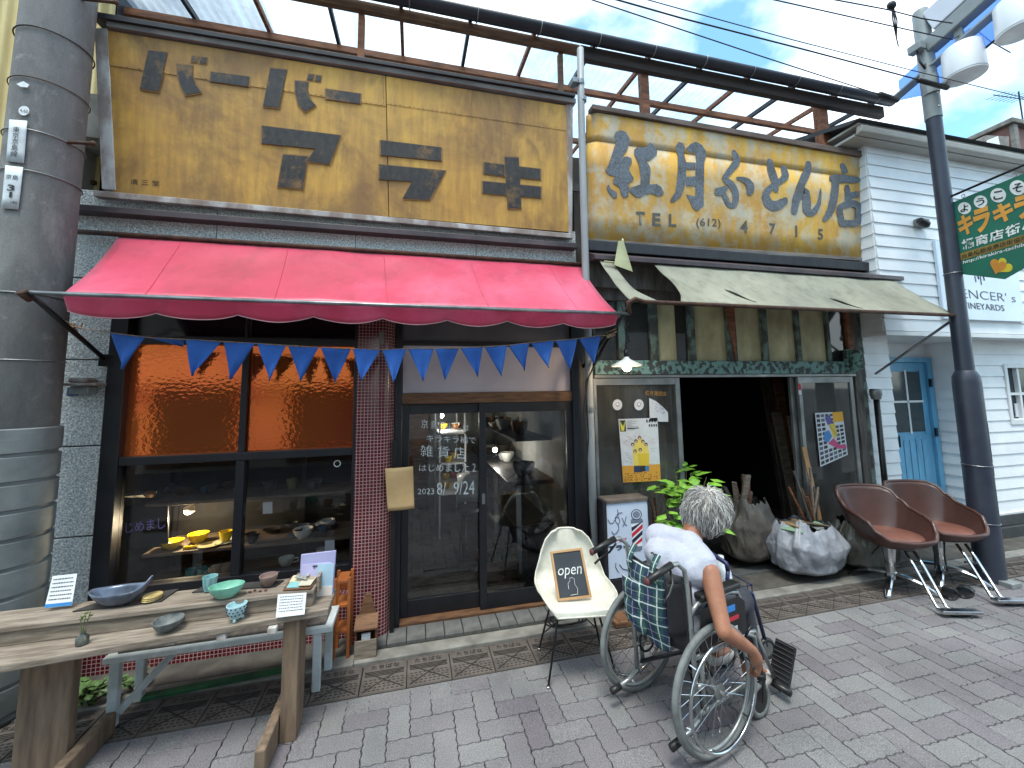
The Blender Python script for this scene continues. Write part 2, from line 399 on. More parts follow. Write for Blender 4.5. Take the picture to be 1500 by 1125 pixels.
# ================================================================ barber shop turned crockery shop
YF = 3.25
def xz(px_, py_, Y=YF): p = FY(px_, py_, Y); return p.x, p.z
t = NT('granite_washed_render'); vec = t.coord()
sp = t.n('ShaderNodeTexVoronoi'); sp.inputs['Scale'].default_value = 95; t.l(vec, sp.inputs['Vector'])
c1 = t.ramp(t.noise(85, vec, 4, .75), (.38, C(142, 145, 145)), (.5, C(192, 194, 192)), (.60, C(236, 235, 230)))
c1 = t.mix(1.0, c1, t.ramp(t.noise(1.6, t.coord((1, 1, .4)), 8, .65), (.3, .76), (.7, 1.05)), 'MULTIPLY')
GRANITE = t.bsdf(c1, .85, 0, sp.outputs['Distance'], .7, .006)
t = NT('oxblood_mosaic'); br = t.n('ShaderNodeTexBrick'); br.offset = 0
for k, x in (('Scale', 1), ('Mortar Size', .0019), ('Brick Width', .0235), ('Row Height', .0235), ('Bias', 0), ('Mortar Smooth', .1)): br.inputs[k].default_value = x
br.inputs['Color1'].default_value = C(104, 22, 34); br.inputs['Color2'].default_value = C(78, 14, 26); br.inputs['Mortar'].default_value = C(178, 150, 146)
uvn = t.n('ShaderNodeUVMap'); t.l(uvn.outputs['UV'], br.inputs['Vector'])
mcol = t.mix(t.math('MULTIPLY', t.ramp(t.noise(3, None, 6), (.4, 0.0), (.7, 1.0)), .35), br.outputs['Color'], C(60, 30, 32))
MOSAIC = t.bsdf(mcol, t.ramp(br.outputs['Fac'], (0, .18), (1, .8)), 0, t.math('SUBTRACT', 1.0, br.outputs['Fac']), .6, .003)
GLASS_W = glass('shop_window_glass', (.86, .88, .90, 1), .012, .6)
GLASS = glass('window_glass', (.80, .83, .85, 1), .012, 1.35)
GLASS_DUSTY = glass('dusty_old_glass', (.62, .63, .60, 1), .04, 1.2, dust=.22)
t = NT('orange_cathedral_glass')
oc = t.ramp(t.noise(1.4, None, 4), (.3, C(255, 140, 66)), (.7, C(250, 112, 72)))
bpv = t.math('ADD', t.noise(34, t.coord((1, 1, 1.4)), 2, .4), t.math('MULTIPLY', t.noise(6, None, 2), 1.2))
ORANGE = t.bsdf(oc, .06, .85, bpv, .06, .012)
sh = thing('barber_shop', 'old shop with washed granite front, black window and red mosaic pillar', 'shop', (0, YF, 0))
ZL = xz(150, 300)[1]
WL, WR = xz(173, 669)[0]-.085, xz(524, 660)[0]         # outer edges of the big window
XW0 = -2.5
# granite blocks left of the window
zj = [0.0, xz(130, 905)[1], xz(135, 785)[1], xz(140, 653)[1], xz(145, 527)[1], xz(150, 420)[1], 2.50, 2.83]
rnd = random.Random(3)
for a, b in zip(zj[:-1], zj[1:]):
    MB().box(XW0, WL-.004, YF+rnd.uniform(0, .004), YF+.2, a+.004, b-.004).build('granite_block', GRANITE, sh, bevel=.006)
MB().box(XW0, WL-.01, YF+.02, YF+.22, 0, 2.83).build('wall_backing', JOINT, sh)
xs = [XW0, -1.4, -.45, .5, 1.40]
for a, b in zip(xs[:-1], xs[1:]):
    MB().box(a+.002, b-.002, YF+rnd.uniform(0, .003), YF+.2, 2.834, ZL+.1).build('granite_panel', GRANITE, sh, bevel=.003)
o = MB()
# the shell behind the front: sides, ceiling, back, with the front left open for window and door
o.box(XW0, XW0+.1, YF+.205, 7.0, 0, 3.9).box(1.32, 1.42, YF+.205, 7.0, 0, 3.9).box(XW0+.1, 1.32, 6.9, 7.0, 0, 3.9).box(XW0+.1, 1.32, YF+.205, 6.9, 2.62, 2.72)
WALLIN = pm('interior_plaster', C(196, 196, 188), C(160, 160, 152), .85, ns=3, bump=.15, dirt=.2)
o.build('shell_wall', WALLIN, sh)
MB().box(XW0+.1, 1.32, YF+.06, 6.9, -.03, .012).build('shop_floor', pm('shop_floor_tile', C(104, 106, 106), C(74, 76, 78), .5, ns=18, bump=.3, bs=40), sh)
# ---- black window
FW = .05
z_sill = xz(330, 852)[1]; z_rail = xz(340, 668)[1]; z_tr = xz(340, 500)[1]; z_top = 2.62
xm = (xz(349, 660)[0]+xz(358, 660)[0])/2; yl = YF-.03; yr = YF+.07
win = MB().box(WL, WL+.1, yl, yr, z_sill-.03, z_top).build('window_frame', BLACK_FRAME, sh, bevel=.004)
MB().box(WR-.035, WR, yl, yr, z_sill-.03, z_top).build('stile', BLACK_FRAME, win, bevel=.004)
MB().box(WL+.1, WR-.035, yl+.01, yr, z_sill-.03, z_sill+.035).build('rail', BLACK_FRAME, win, bevel=.004)
MB().box(WL+.1, WR-.035, yl+.01, yr, z_rail-.03, z_rail+.025).build('rail', BLACK_FRAME, win, bevel=.004)
MB().box(WL+.1, WR-.035, yl+.015, yr, z_tr-.025, z_tr+.03).build('rail', BLACK_FRAME, win, bevel=.004)
MB().box(WL+.1, WR-.035, yl+.01, yr, z_top-.05, z_top).build('rail', BLACK_FRAME, win, bevel=.004)
for a, b, wd in ((z_sill+.035, z_rail-.03, .055), (z_rail+.025, z_tr-.025, .04), (z_tr+.03, z_top-.05, .02)):
    MB().box(xm-wd/2, xm+wd/2, yl+.02, yr-.01, a, b).build('mullion', BLACK_FRAME, win, bevel=.003)
DARKPANE = pm('dark_transom_glass', C(16, 16, 20), C(22, 22, 28), .12, ns=3, bump=0, dirt=.2)
for xa, xb in ((WL+.1, xm-.028), (xm+.028, WR-.035)):
    MB().box(xa, xb, YF+.03, YF+.036, z_sill+.035, z_rail-.03).build('pane', GLASS_W, win)
    MB().box(xa-.004, xb+.004, YF+.03, YF+.036, z_rail+.02, z_tr-.02).build('pane', ORANGE, win, label='orange wavy glass pane')
    MB().box(xa-.01, xb+.01, YF+.03, YF+.036, z_tr+.03, z_top-.05).build('pane', DARKPANE, win, label='dark transom pane')
MB().tube([V((xz(493, 680)[0], YF+.026, xz(493, 680)[1]))+V((.022*math.cos(a), 0, .022*math.sin(a))) for a in [i*math.pi/9 for i in range(18)]], .0035, 6, True).build('ring_sticker', PAPER, win)
MB().box(WL, WR, YF+.01, YF+.16, z_sill-.15, z_sill-.033).build('under_window_board', pm('orange_varnished_board', C(176, 96, 44), C(126, 62, 32), .4, ns=4, sc=(2, 10, 10), bump=.15), sh)
MB().box(WL, WR, YF-.0, YF+.16, z_top+.002, 2.83).build('head_board', BLACK_FRAME, sh)
def uvbox(o, u_of):
    me = o.data; uv = me.uv_layers.new(name='UVMap')
    for p in me.polygons:
        for li in p.loop_indices: uv.data[li].uv = u_of(me.vertices[me.loops[li].vertex_index].co, p.normal)
    return o
def uv_planar(co, n):
    if abs(n.z) > .8: return (co.x, co.y)
    return ((co.y, co.z) if abs(n.x) > abs(n.y)*1.2 else (co.x, co.z))
uvbox(MB().box(WL-.0, WR, YF-.06, YF+.16, 0, z_sill-.152).build('window_base', MOSAIC, sh), uv_planar)
# ---- rounded mosaic pillar
PX0, PX1 = WR+.002, xz(578, 700, YF)[0]-.01; PY0 = 3.10; rad = .11
prof = [(PX0, YF+.1), (PX0, PY0)]; ulist = [0, .2]
arc = [(PX1-rad+rad*math.sin(a), PY0+rad-rad*math.cos(a)) for a in [i*math.pi/2/8 for i in range(9)]]
prof += arc+[(PX1, YF+.1)]
us = [0]
for a, b in zip(prof[:-1], prof[1:]): us.append(us[-1]+math.dist(a, b))
pil = MB(); nP = len(prof)
pil.add([(x, y, 0) for x, y in prof]+[(x, y, 2.42) for x, y in prof], [(i, i+1, nP+i+1, nP+i) for i in range(nP-1)])
po = pil.build('mosaic_pillar', MOSAIC, sh, smooth=True, auto=50)
uvl = po.data.uv_layers.new(name='UVMap')
for p in po.data.polygons:
    for li in p.loop_indices:
        co = po.data.vertices[po.data.loops[li].vertex_index].co+orgof(sh)
        k = min(range(nP), key=lambda q: (prof[q][0]-co.x)**2+(prof[q][1]-co.y)**2)
        uvl.data[li].uv = (us[k], co.z)
# bare mortar patch where mosaic has fallen off
MB().box(xz(560, 500, PY0)[0]-.018, xz(560, 500, PY0)[0]+.012, PY0-.004, PY0+.01, xz(560, 504, PY0)[1], xz(560, 486, PY0)[1]).build('mortar_patch', CONC, sh)
# ---- sliding doors
DX0, DX1 = PX1+.002, xz(860, 700)[0]-.02
z_th = .015; z_head = xz(700, 590)[1]; yd = YF-.01
zp0, zp1 = xz(700, 575)[1], xz(700, 507)[1]
MB().box(DX0, DX0+.055, yd-.02, yd+.12, .0, 2.82).build('door_jamb', WOOD_DARK, sh, bevel=.003)
MB().box(DX1-.10, DX1, yd-.02, yd+.12, .0, 2.82).build('door_jamb', WOOD_DARK, sh, bevel=.003)
MB().box(DX0+.055, DX1-.10, yd-.01, yd+.12, z_head, zp0).build('door_lintel', WOOD_BROWN, sh, bevel=.003)
PINKPANEL = pm('faded_lilac_panel', C(196, 186, 192), C(178, 168, 176), .6, ns=2, bump=.08, dirt=.2)
MB().box(DX0+.057, DX1-.102, yd+.02, yd+.05, zp0+.002, zp1).build('transom_panel', PINKPANEL, sh, bevel=.004)
MB().box(DX0+.055, DX1-.10, yd-.008, yd+.1, zp1+.001, zp1+.03).build('transom_rail', WOOD_DARK, sh, bevel=.003)
GREYPANEL = pm('grey_upper_panel', C(104, 106, 108), C(84, 86, 90), .6, ns=2, bump=.08)
MB().box(DX0+.057, DX1-.102, yd+.02, yd+.05, zp1+.032, 2.82).build('upper_panel', GREYPANEL, sh)
MB().box(DX0+.055, DX1-.10, yd-.03, yd+.13, .0, .03).build('threshold', WOOD_BROWN, sh, bevel=.004)
dxm = xz(708, 740)[0]
def sdoor(x0, x1, y, lab):
    d = MB().box(x0, x0+.055, y, y+.035, .032, z_head-.002).box(x1-.055, x1, y, y+.035, .032, z_head-.002).build('sliding_door', BLACK_FRAME, sh, bevel=.003, label=lab)
    MB().box(x0+.055, x1-.055, y+.002, y+.033, .032, .15).build('bottom_rail', BLACK_FRAME, d, bevel=.003)
    MB().box(x0+.055, x1-.055, y+.002, y+.033, z_head-.08, z_head-.002).build('top_rail', BLACK_FRAME, d, bevel=.003)
    MB().box(x0+.053, x1-.053, y+.014, y+.019, .148, z_head-.078).build('pane', GLASS, d)
    return d
dl = sdoor(DX0+.057, dxm+.03, yd+.045, 'left sliding door with chalk lettering on its glass')
dr = sdoor(dxm-.03, DX1-.102, yd, 'right sliding door of clear glass')
MB().box(dxm-.012, dxm+.012, yd-.006, yd, .82, .9).build('finger_pull', STEEL, dr)
CHALK = pm('chalk_white', C(222, 224, 222), C(186, 190, 190), .9, ns=40, bump=0, dirt=0)
Yt = yd+.045+.012
def tq4(a, b, c, d, Y): return [FY(*p, Y) for p in (a, b, c, d)]
for body, q in (('京 島 もしくは', ((617, 614), (687, 622), (687, 632), (617, 627))), ('キラキラ橘で', ((625, 636), (697, 640), (697, 650), (625, 647))),
                ('雑 貨 店', ((616, 652), (682, 655), (682, 673), (616, 668))), ('はじめました 2', ((614, 681), (697, 677), (697, 692), (614, 690))),
                ('8/  9/24', ((640, 707), (695, 704), (695, 724), (640, 725))), ('2023', ((612, 716), (636, 715), (636, 724), (612, 724)))):
    text('lettering', body, tq4(*q, Yt), CHALK, dl, ext=.001, nrm=V((0, -1, 0)), res=2, bold=-.004)
# kraft paper notice on the jamb beside the door
Y9 = PY0-.02
q = [FY(*p, Y9) for p in ((564, 686), (605, 683), (607, 744), (568, 749))]
kp = MB(); 
def kfn(u, v):
    p = quadpt(q, u, v); p.y += -.012*math.sin(u*3.0)-.006*math.sin(v*5+u*3); return p
kp.grid(kfn, 10, 10)
single(kp, 'paper_notice', pm('kraft_paper', C(190, 158, 112), C(172, 140, 96), .8, ns=5, bump=.2, bs=30), 'blank kraft paper notice pinned beside the black sliding door', 'notice', smooth=True, solid=.004)
# ---- slim dark stand behind the notice
single(MB().box(DX0-.008, DX0+.02, PY0+.03, PY0+.05, 0, 1.35).box(DX0-.03, DX0+.05, PY0+.02, PY0+.07, 0, .012), 'notice_post', BLACK_METAL, 'thin dark post standing at the foot of the red mosaic pillar', 'post')

# ================================================================ barber signboard
def signplane(pt, pb):
    a, b = V(pt[0]), V(pt[1]); c = V(pb[0]); n = (b-a).cross(c-a).normalized()
    return (a, n if n.y < 0 else -n)
S1 = [FY(158, 45, 3.10), FY(829, 155, 3.10), FY(833, 343, 3.20), FY(172, 279, 3.20)]
z1t = (S1[0].z+S1[1].z)/2; z1b = (S1[2].z+S1[3].z)/2
S1 = [V((S1[0].x, 3.10, z1t)), V((S1[1].x+.0, 3.10, z1t)), V((S1[2].x, 3.20, z1b)), V((S1[3].x-.03, 3.20, z1b))]
P1, N1 = signplane((S1[0], S1[1]), (S1[3],))
def on1(x, y, off=0): return hit(x, y, P1, N1)+N1*off
def signmat(name, base, b2, light, rust, seed, pale):
    t = NT(name); v1 = t.coord((1, 1, .22), (seed, 0, 0)); v2 = t.coord((1, 1, 1), (seed*2, 0, 0))
    c = t.ramp(t.noise(2.6, v1, 8, .6), (.3, base), (.52, b2), (.72, light))
    st = t.ramp(t.noise(26, t.coord((1, 1, .06), (seed, 0, 0)), 4, .6), (.35, .0), (.7, 1.0)); c = t.mix(t.math('MULTIPLY', st, .42), c, rust)
    bl = t.ramp(t.noise(1.1, v2, 9, .68, .6), (.42, 0.0), (.60, 1.0)); c = t.mix(t.math('MULTIPLY', bl, .72), c, rust)
    b3 = t.ramp(t.noise(3.1, t.coord((1, 1, .55), (seed*3, 1, 0)), 9, .7, .8), (.52, 0.0), (.66, 1.0)); c = t.mix(t.math('MULTIPLY', b3, .45), c, mul(rust, .62))
    pl = t.ramp(t.noise(3.4, v2, 9, .7), (.48 if pale else .6, 0.0), (.60 if pale else .72, 1.0)); c = t.mix(t.math('MULTIPLY', pl, .75 if pale else .35), c, C(188, 184, 166) if pale else C(202, 168, 92))
    if pale: c = t.mix(t.math('MULTIPLY', t.ramp(t.noise(9, v1, 8, .75), (.5, 0.0), (.6, 1.0)), .5), c, C(160, 164, 156))
    sp = t.ramp(t.noise(30, v2, 6, .7), (.66, 0.0), (.72, 1.0)); c = t.mix(t.math('MULTIPLY', sp, .6), c, C(84, 58, 34))
    return t.bsdf(c, .62, 0, t.noise(4, v2, 8, .6), .25, .01)
YEL1 = signmat('weathered_mustard_sheet', C(192, 142, 58), C(204, 158, 70), C(170, 124, 62), C(112, 80, 52), 1.7, False)
YEL2 = signmat('peeling_yellow_sheet', C(216, 162, 46), C(218, 174, 66), C(206, 150, 40), C(176, 130, 60), 5.2, True)
s1 = thing('barber_signboard', 'wide mustard yellow tin signboard with black katakana above the red awning', 'signboard', (S1[3].x, 3.2, S1[3].z))
def strip(q, v0, v1, u0=0, u1=1): return [quadpt(q, u0, v0), quadpt(q, u1, v0), quadpt(q, u1, v1), quadpt(q, u0, v1)]
usplit = .545
for (u0, u1, v0, v1, off) in ((0, usplit-.001, 0, .215, .004), (usplit+.001, 1, 0, .20, .003), (0, usplit-.001, .212, 1, .0), (usplit+.001, 1, .197, 1, .001)):
    MB().slab([p+N1*off for p in strip(S1, v0, v1, u0, u1)], -N1*.012).build('tin_sheet', YEL1, s1)
NAIL = pm('pale_nail_heads', C(196, 176, 128), C(120, 92, 60), .6, ns=30, bump=0)
nm = MB()
for k in range(90):
    u = .01+k*.0109; v = .2 if u > usplit else .214
    if rnd.random() < .75: nm.ell(quadpt(S1, u, v-.008+rnd.uniform(-.003, .003))+N1*.005, .0045, 6, 4)
for k in range(12): nm.ell(quadpt(S1, usplit-.006, .012+k*.017)+N1*.005, .0045, 6, 4)
o = nm.build('nail_row', NAIL, s1); o['kind'] = 'stuff'
PEEL = pm('peeling_white_timber', C(196, 196, 192), C(150, 140, 132), .8, ns=7, sc=(1, 1, .5), bump=.4, bs=40, dirt=.6, dc=C(92, 52, 48), lo=.4, hi=.55)
PEELG = pm('weathered_grey_trim', C(136, 132, 126), C(100, 94, 90), .8, ns=6, sc=(.5, 2, 2), bump=.4, bs=30, dirt=.5, dc=C(60, 50, 46))
MB().slab([on1(139, 42, .006), on1(158, 42, .006), on1(170, 279, .006), on1(150, 277, .006)], -N1*.05).build('side_board', PEEL, s1, bevel=.003)
MB().slab([on1(829, 153, .006), on1(839, 153, .006), on1(838, 346, .006), on1(833, 344, .006)], -N1*.06).build('side_board', PEEL, s1, bevel=.003)
MB().slab([on1(160, 33, .03), on1(842, 147, .03), on1(842, 154, .03), on1(160, 43, .03)], -N1*.08).build('top_trim', PEELG, s1, bevel=.004)
MB().slab([on1(140, 24, .05), on1(840, 142, .05), on1(840, 146, .05), on1(140, 32, .05)], -N1*.14).build('top_flashing', WOOD_DARK, s1, bevel=.003)
MB().slab([on1(140, 280, .02), on1(838, 343, .02), on1(838, 350, .02), on1(140, 289, .02)], -N1*.06).build('bottom_trim', PEEL, s1, bevel=.004)
PURPLE = pm('dark_plum_flashing', C(70, 56, 60), C(48, 42, 46), .5, ns=5, bump=.2, dirt=.4, dc=C(104, 96, 92))
zt_, zb_ = FY(500, 329, 3.165).z, FY(500, 337, 3.165).z
lg = MB(); xl, xr = -2.27, 1.38
lg.slab([(xl, YF+.02, zt_+.02), (xl, 3.165, zt_), (xl, 3.165, zb_), (xl, YF+.02, zb_)], (xr-xl, 0, 0))
lg.build('ledge_flashing', PURPLE, s1, bevel=.003)
# backing structure of the sign
MB().slab([p-N1*.014 for p in S1], V((0, .09, 0))).build('backing_board', WOOD_BROWN, s1)
t = NT('worn_black_paint'); v1 = t.coord((1, 1, .5)); vv = t.coord((1, 1, 1), (3, 0, 0))
cc = t.ramp(t.noise(30, v1, 6, .7), (.38, C(26, 25, 27)), (.62, C(54, 48, 42))); cc = t.mix(t.ramp(t.noise(3.2, vv, 9, .75), (.54, 0.0), (.68, .85)), cc, C(140, 102, 48))
BLKPAINT = t.bsdf(cc, .5, 0, t.noise(40, v1, 5), .3, .004)
def z3(pts, ox=0, oy=0, s=3.0): return [(ox+x/s, oy+y/s) for x, y in pts]
letters = [
 ('letter_ba', [z3([(655,225),(738,235),(700,405),(618,392)]), z3([(778,285),(850,293),(848,330),(862,375),(887,408),(818,420),(795,375),(783,330)]), z3([(848,250),(875,253),(868,277),(843,275)]), z3([(886,255),(911,258),(907,283),(880,279)])]),
 ('letter_dash', [z3([(930,318),(1098,340),(1092,384),(926,360)])]),
 ('letter_ba', [z3([(1190,303),(1262,312),(1228,475),(1158,468)]), z3([(1298,358),(1357,365),(1352,400),(1365,440),(1388,465),(1340,492),(1312,460),(1300,410)]), z3([(1358,330),(1380,332),(1374,355),(1352,352)]), z3([(1392,335),(1412,337),(1408,360),(1385,358)])]),
 ('letter_dash', [[(478,131),(528,138),(527.5,153),(478,146)]]),
 ('letter_a', [z3([(1153,555),(1497,597),(1447,725),(1350,709),(1388,656),(1153,633)]), z3([(1245,682),(1352,690),(1332,832),(1222,822)])]),
 ('letter_ra', [z3([(173,618),(438,650),(438,710),(175,683)],500), z3([(168,725),(457,752),(385,880),(270,873),(310,800),(168,790)],500)]),
 ('letter_ki', [z3([(718,692),(778,695),(790,917),(730,915)],500), z3([(627,715),(716,726),(716,776),(627,765)],500), z3([(780,734),(873,745),(873,792),(782,782)],500), z3([(622,798),(722,808),(724,860),(622,850)],500), z3([(784,814),(875,823),(875,872),(787,864)],500)]),
]
HALO = pm('letter_outline_paint', C(150, 112, 66), C(128, 92, 50), .7, ns=20, bump=.1)  # brown outline painted round the sign letters
def inset_poly(pts, k):
    cx = sum(p[0] for p in pts)/len(pts); cy = sum(p[1] for p in pts)/len(pts); out = []
    for x, y in pts:
        d = math.hypot(x-cx, y-cy); f = (d+k)/d; out.append((cx+(x-cx)*f, cy+(y-cy)*f))
    return out
for nm_, polys in letters:
    mb = MB(); mh = MB()
    for pl in polys:
        mb.slab([on1(x, y, .0095) for x, y in pl], -N1*.002); mh.slab([on1(x, y, .0065) for x, y in inset_poly(pl, 2.2)], -N1*.002)
    L_ = mb.build(nm_, BLKPAINT, s1); mh.build('painted_outline', HALO, L_)
text('painter_signature', '清 三 堂', [on1(*p, .0) for p in ((191, 262), (234, 265), (234, 273), (191, 270))], INK, s1, ext=.003, nrm=N1, res=2)
# shop-side tie rods
# ================================================================ red awning
RED = NT('faded_red_canvas'); v1 = RED.coord()
rc = RED.ramp(RED.noise(1.1, v1, 7, .6), (.32, C(166, 28, 60)), (.5, C(186, 44, 78)), (.68, C(204, 84, 114)))
rc = RED.mix(RED.math('MULTIPLY', RED.ramp(RED.noise(5, RED.coord((1, .25, 1)), 7, .7), (.50, 0.0), (.70, 1.0)), .5), rc, C(132, 20, 44))
RED.bsdf(rc, .42, 0, RED.noise(4, v1, 5), .25, .02, Sheen_Weight=.2); RED = RED.m
YB = 2.64; zb = FY(500, 447, YB).z+.01; XA0, XA1 = FY(92, 437, YB).x, FY(905, 462, YB).x
XT0, XT1 = FY(180, 345, YF).x, FY(848, 392, YF).x; zt = 2.80
aw = thing('red_awning', 'faded red canvas awning with scalloped hem over the shop window', 'awning', (0, YF, zb))
def awfn(u, v):
    a = V((lerp(XT0, XT1, u), YF-.03, zt)); b = V((lerp(XA0, XA1, u), YB, zb)); p = a.lerp(b, v)
    sag = math.sin(math.pi*v)*(.025+.012*math.cos(u*math.pi*8)); p.z -= sag
    p.z += .008*noise.noise(V((u*14, v*3, 1))); return p
MB().grid(awfn, 64, 12).build('canopy', RED, aw, smooth=True, solid=.002)
def valfn(u, v):
    p = awfn(u, 1); nsc = 8; ph = (u*nsc) % 1
    drop = .075+.035*abs(math.sin(math.pi*u*nsc))**.8+.012*(1-u)
    p.z -= drop*v; p.y += -.006+.045*v+.012*v*noise.noise(V((u*9, 0, 3))); return p
MB().grid(valfn, 160, 4).build('valance', RED, aw, smooth=True, solid=.002)
hem = MB().tube([valfn(i/160, 1)+V((0, -.002, 0)) for i in range(161)], .0028, 5); hem.build('hem_piping', pm('pale_piping', C(196, 150, 156), None, .7, bump=0), aw, smooth=True)
for s_ in range(5):
    u = (s_+.55)/5
    MB().tube([awfn(u, v/10)+V((0, 0, .003)) for v in range(11)], .003, 5).build('seam', RED, aw, smooth=True)
for xa, xb, zz in ((XT0, XA0, 0), (XT1, XA1, 0)):
    mb = MB(); side = 0 if xa < 0 else 1
    mb.add([awfn(side, v/6) for v in range(7)]+[valfn(side, 1)], [list(range(8))]); mb.build('side_flap', RED, aw, solid=.002)
barL, barR = FY(52, 400, YB), V((XA1+.08, YB, zb+.006)); barL = V((barL.x, YB, zb+.0))
MB().tube([V((XA0-.16, YB, zb+.0)), V((XA1+.1, YB, zb+.0))], .012, 10).build('front_bar', STEEL, aw, smooth=True)
wl = FY(157, 528, YF); MB().tube([V((XA0-.15, YB, zb)), V((wl.x, YF-.01, wl.z))], .014, 8).build('arm', BLACK_METAL, aw, smooth=True)
wr = V((1.42, YF-.02, 1.90)); MB().tube([V((XA1+.05, YB, zb)), wr], .014, 8).build('arm', BLACK_METAL, aw, smooth=True)
MB().tube([V((XT0-.25, YF-.05, zt+.0)), V((XT1+.03, YF-.05, zt))], .018, 8).build('wall_bar', RUST, aw, smooth=True)
MB().box(wl.x-.03, wl.x+.05, YF-.035, YF+.01, wl.z-.04, wl.z+.04).build('hinge_bracket', BLACK_METAL, aw, bevel=.004)
MB().tube([V((XA0-.155, YB, zb)), V((XA0-.17, YB-.02, zb-.005)), V((XA0-.16, YB+.03, zb-.03))], .02, 8).build('elbow', RUST, aw, smooth=True)
# roller housing beside the window (old sign lamp / winch box)
bx = FY(128, 560, YF-.1)
wb = thing('awning_winch_box', 'white weathered bracket box fixed to the granite left of the window', 'bracket', (bx.x, YF, bx.z))
MB().box(bx.x-.12, bx.x+.06, YF-.13, YF-.002, bx.z-.022, bx.z-.004).build('shelf_plate', PEEL, wb, bevel=.004)
MB().box(bx.x-.10, bx.x+.0, YF-.11, YF-.002, bx.z-.002, bx.z+.03).build('cap', PEEL, wb, bevel=.012)
MB().box(bx.x-.10, bx.x+.0, YF-.09, YF-.002, bx.z-.075, bx.z-.024).build('case', pm('aged_grey_enamel', C(150, 156, 158), C(120, 122, 122), .6, ns=9, dirt=.5), wb, bevel=.006)
pl = MB().box(bx.x-.16, bx.x-.104, YF-.012, YF-.002, bx.z-.085, bx.z-.03).build('number_plate', flat(40, 74, 108), wb)
text('digit', '5', [V((bx.x-.145, YF-.013, bx.z-.042)), V((bx.x-.125, YF-.013, bx.z-.042)), V((bx.x-.125, YF-.013, bx.z-.073)), V((bx.x-.145, YF-.013, bx.z-.073))], PAPER, pl, ext=.001, nrm=V((0, -1, 0)))
# ================================================================ blue bunting
BLUE = NT('blue_bunting_cloth'); bc = BLUE.ramp(BLUE.noise(5, None, 5), (.3, C(48, 100, 178)), (.7, C(34, 78, 150))); BLUE.bsdf(bc, .85, 0, BLUE.noise(500, None, 2), .2, .001); BLUE = BLUE.m
YU = 2.82
bun = thing('blue_bunting', 'string of blue triangular flags hung below the red awning', 'bunting', FY(160, 486, YU))
sp_ = [(160, 487), (215, 494), (270, 497), (325, 500), (375, 503), (420, 506), (468, 509), (515, 511), (558, 512), (596, 511), (636, 511), (673, 510), (708, 508), (743, 506), (776, 502), (812, 499), (846, 496), (880, 491)]
sp3 = [FY(x, y, lerp(YU, 2.76, i/17)) for i, (x, y) in enumerate(sp_)]
e0 = FY(105, 478, 2.96); e1 = FY(893, 492, 2.76)
MB().tube([e0]+sp3+[e1], .003, 5).build('string', ROPE, bun)
tips = [(178, 541), None, (283, 551), (336, 556), (396, 558), (441, 558), (491, 561), (530, 558), (577, 560), (620, 559), (652, 557), (700, 552), (736, 551), (769, 543), (803, 539), (835, 541), (872, 532)]
fr = random.Random(11)
for i in range(17):
    a, b = sp3[i], sp3[i+1]; a = a.lerp(b, .04); b = b.lerp(a, .02)
    if tips[i]: tip = FY(*tips[i], a.y+fr.uniform(-.03, .05))
    else: tip = a.lerp(b, .6)+V((.05, .06, -.045))
    k1, k2 = fr.uniform(-.02, .02), fr.uniform(0, 6)
    def ffn(u, v, a=a, b=b, tip=tip, k1=k1, k2=k2):
        top = a.lerp(b, u); p = top.lerp(tip, v); wv = (1-v)
        p.y += .018*math.sin(u*5+k2+v*3)*(v+.15)*(1-v*.3)+k1*v; return p
    MB().grid(ffn, 8, 8).build('flag', BLUE, bun, smooth=True, solid=.0012)
kn = random.Random(5)
for e, nm_ in ((e0, 'a'), (e1, 'b')):
    mb = MB()
    for k in range(5):
        p = [e+V((kn.uniform(-.03, .03), kn.uniform(-.02, .02), kn.uniform(-.02, .03)))*j*.6 for j in range(4)]
        mb.tube(p, .0035, 5)
    mb.tube([e+V((.02*math.cos(a), .015*math.sin(a), .008*math.sin(2*a))) for a in [i*.6 for i in range(11)]], .005, 5)
    mb.build('knot', ROPE, bun)
# ================================================================ futon shop
fs = thing('futon_shop', 'old futon shop with peeling green timber front and open sliding doors', 'shop', (3, YF, 0))
GREENWOOD = pm('peeling_green_timber', C(98, 118, 108), C(58, 60, 54), .75, ns=9, sc=(1, 3, 1), bump=.45, bs=40, dirt=.5, dc=C(40, 34, 30), lo=.42, hi=.56)
TEALWOOD = pm('flaking_teal_paint', C(104, 140, 134), C(52, 58, 56), .75, ns=22, bump=.5, bs=60, dirt=.3, dc=C(36, 32, 30), lo=.46, hi=.54)
GREYWOOD = pm('grey_bare_timber', C(100, 94, 88), C(66, 60, 56), .8, ns=4, sc=(6, 6, 1), bump=.4, bs=40, dirt=.4)
XF0, XF1 = xz(872, 600)[0], xz(1257, 600)[0]
zl = xz(1060, 553)[1]                                   # underside of the lintel = top of the sliding doors
zt1 = xz(1060, 529)[1]; zt2 = 2.50
MB().box(1.425, XF0-.004, YF-.0, YF+.15, 0, 2.82).build('corner_post', WOOD_DARK, fs, bevel=.004)
MB().box(XF1+.004, XF1+.10, YF-.0, YF+.2, 0, 2.82).build('corner_post', GREYWOOD, fs, bevel=.005)
MB().box(XF1+.105, XF1+.165, YF+.01, YF+.2, 0, 2.82).build('corner_board', GREENWOOD, fs, bevel=.004)
MB().box(XF0-.002, XF1+.002, YF-.035, YF+.13, zl+.032, zt1).build('lintel_beam', TEALWOOD, fs, bevel=.006)
MB().box(XF0-.002, XF1+.002, YF-.012, YF+.12, zl+.004, zl+.03).build('door_track', ALU, fs, bevel=.002)
MB().box(XF0-.002, XF1+.002, YF-.02, YF+.14, zt2, 2.82).build('upper_beam', GREYWOOD, fs, bevel=.006)
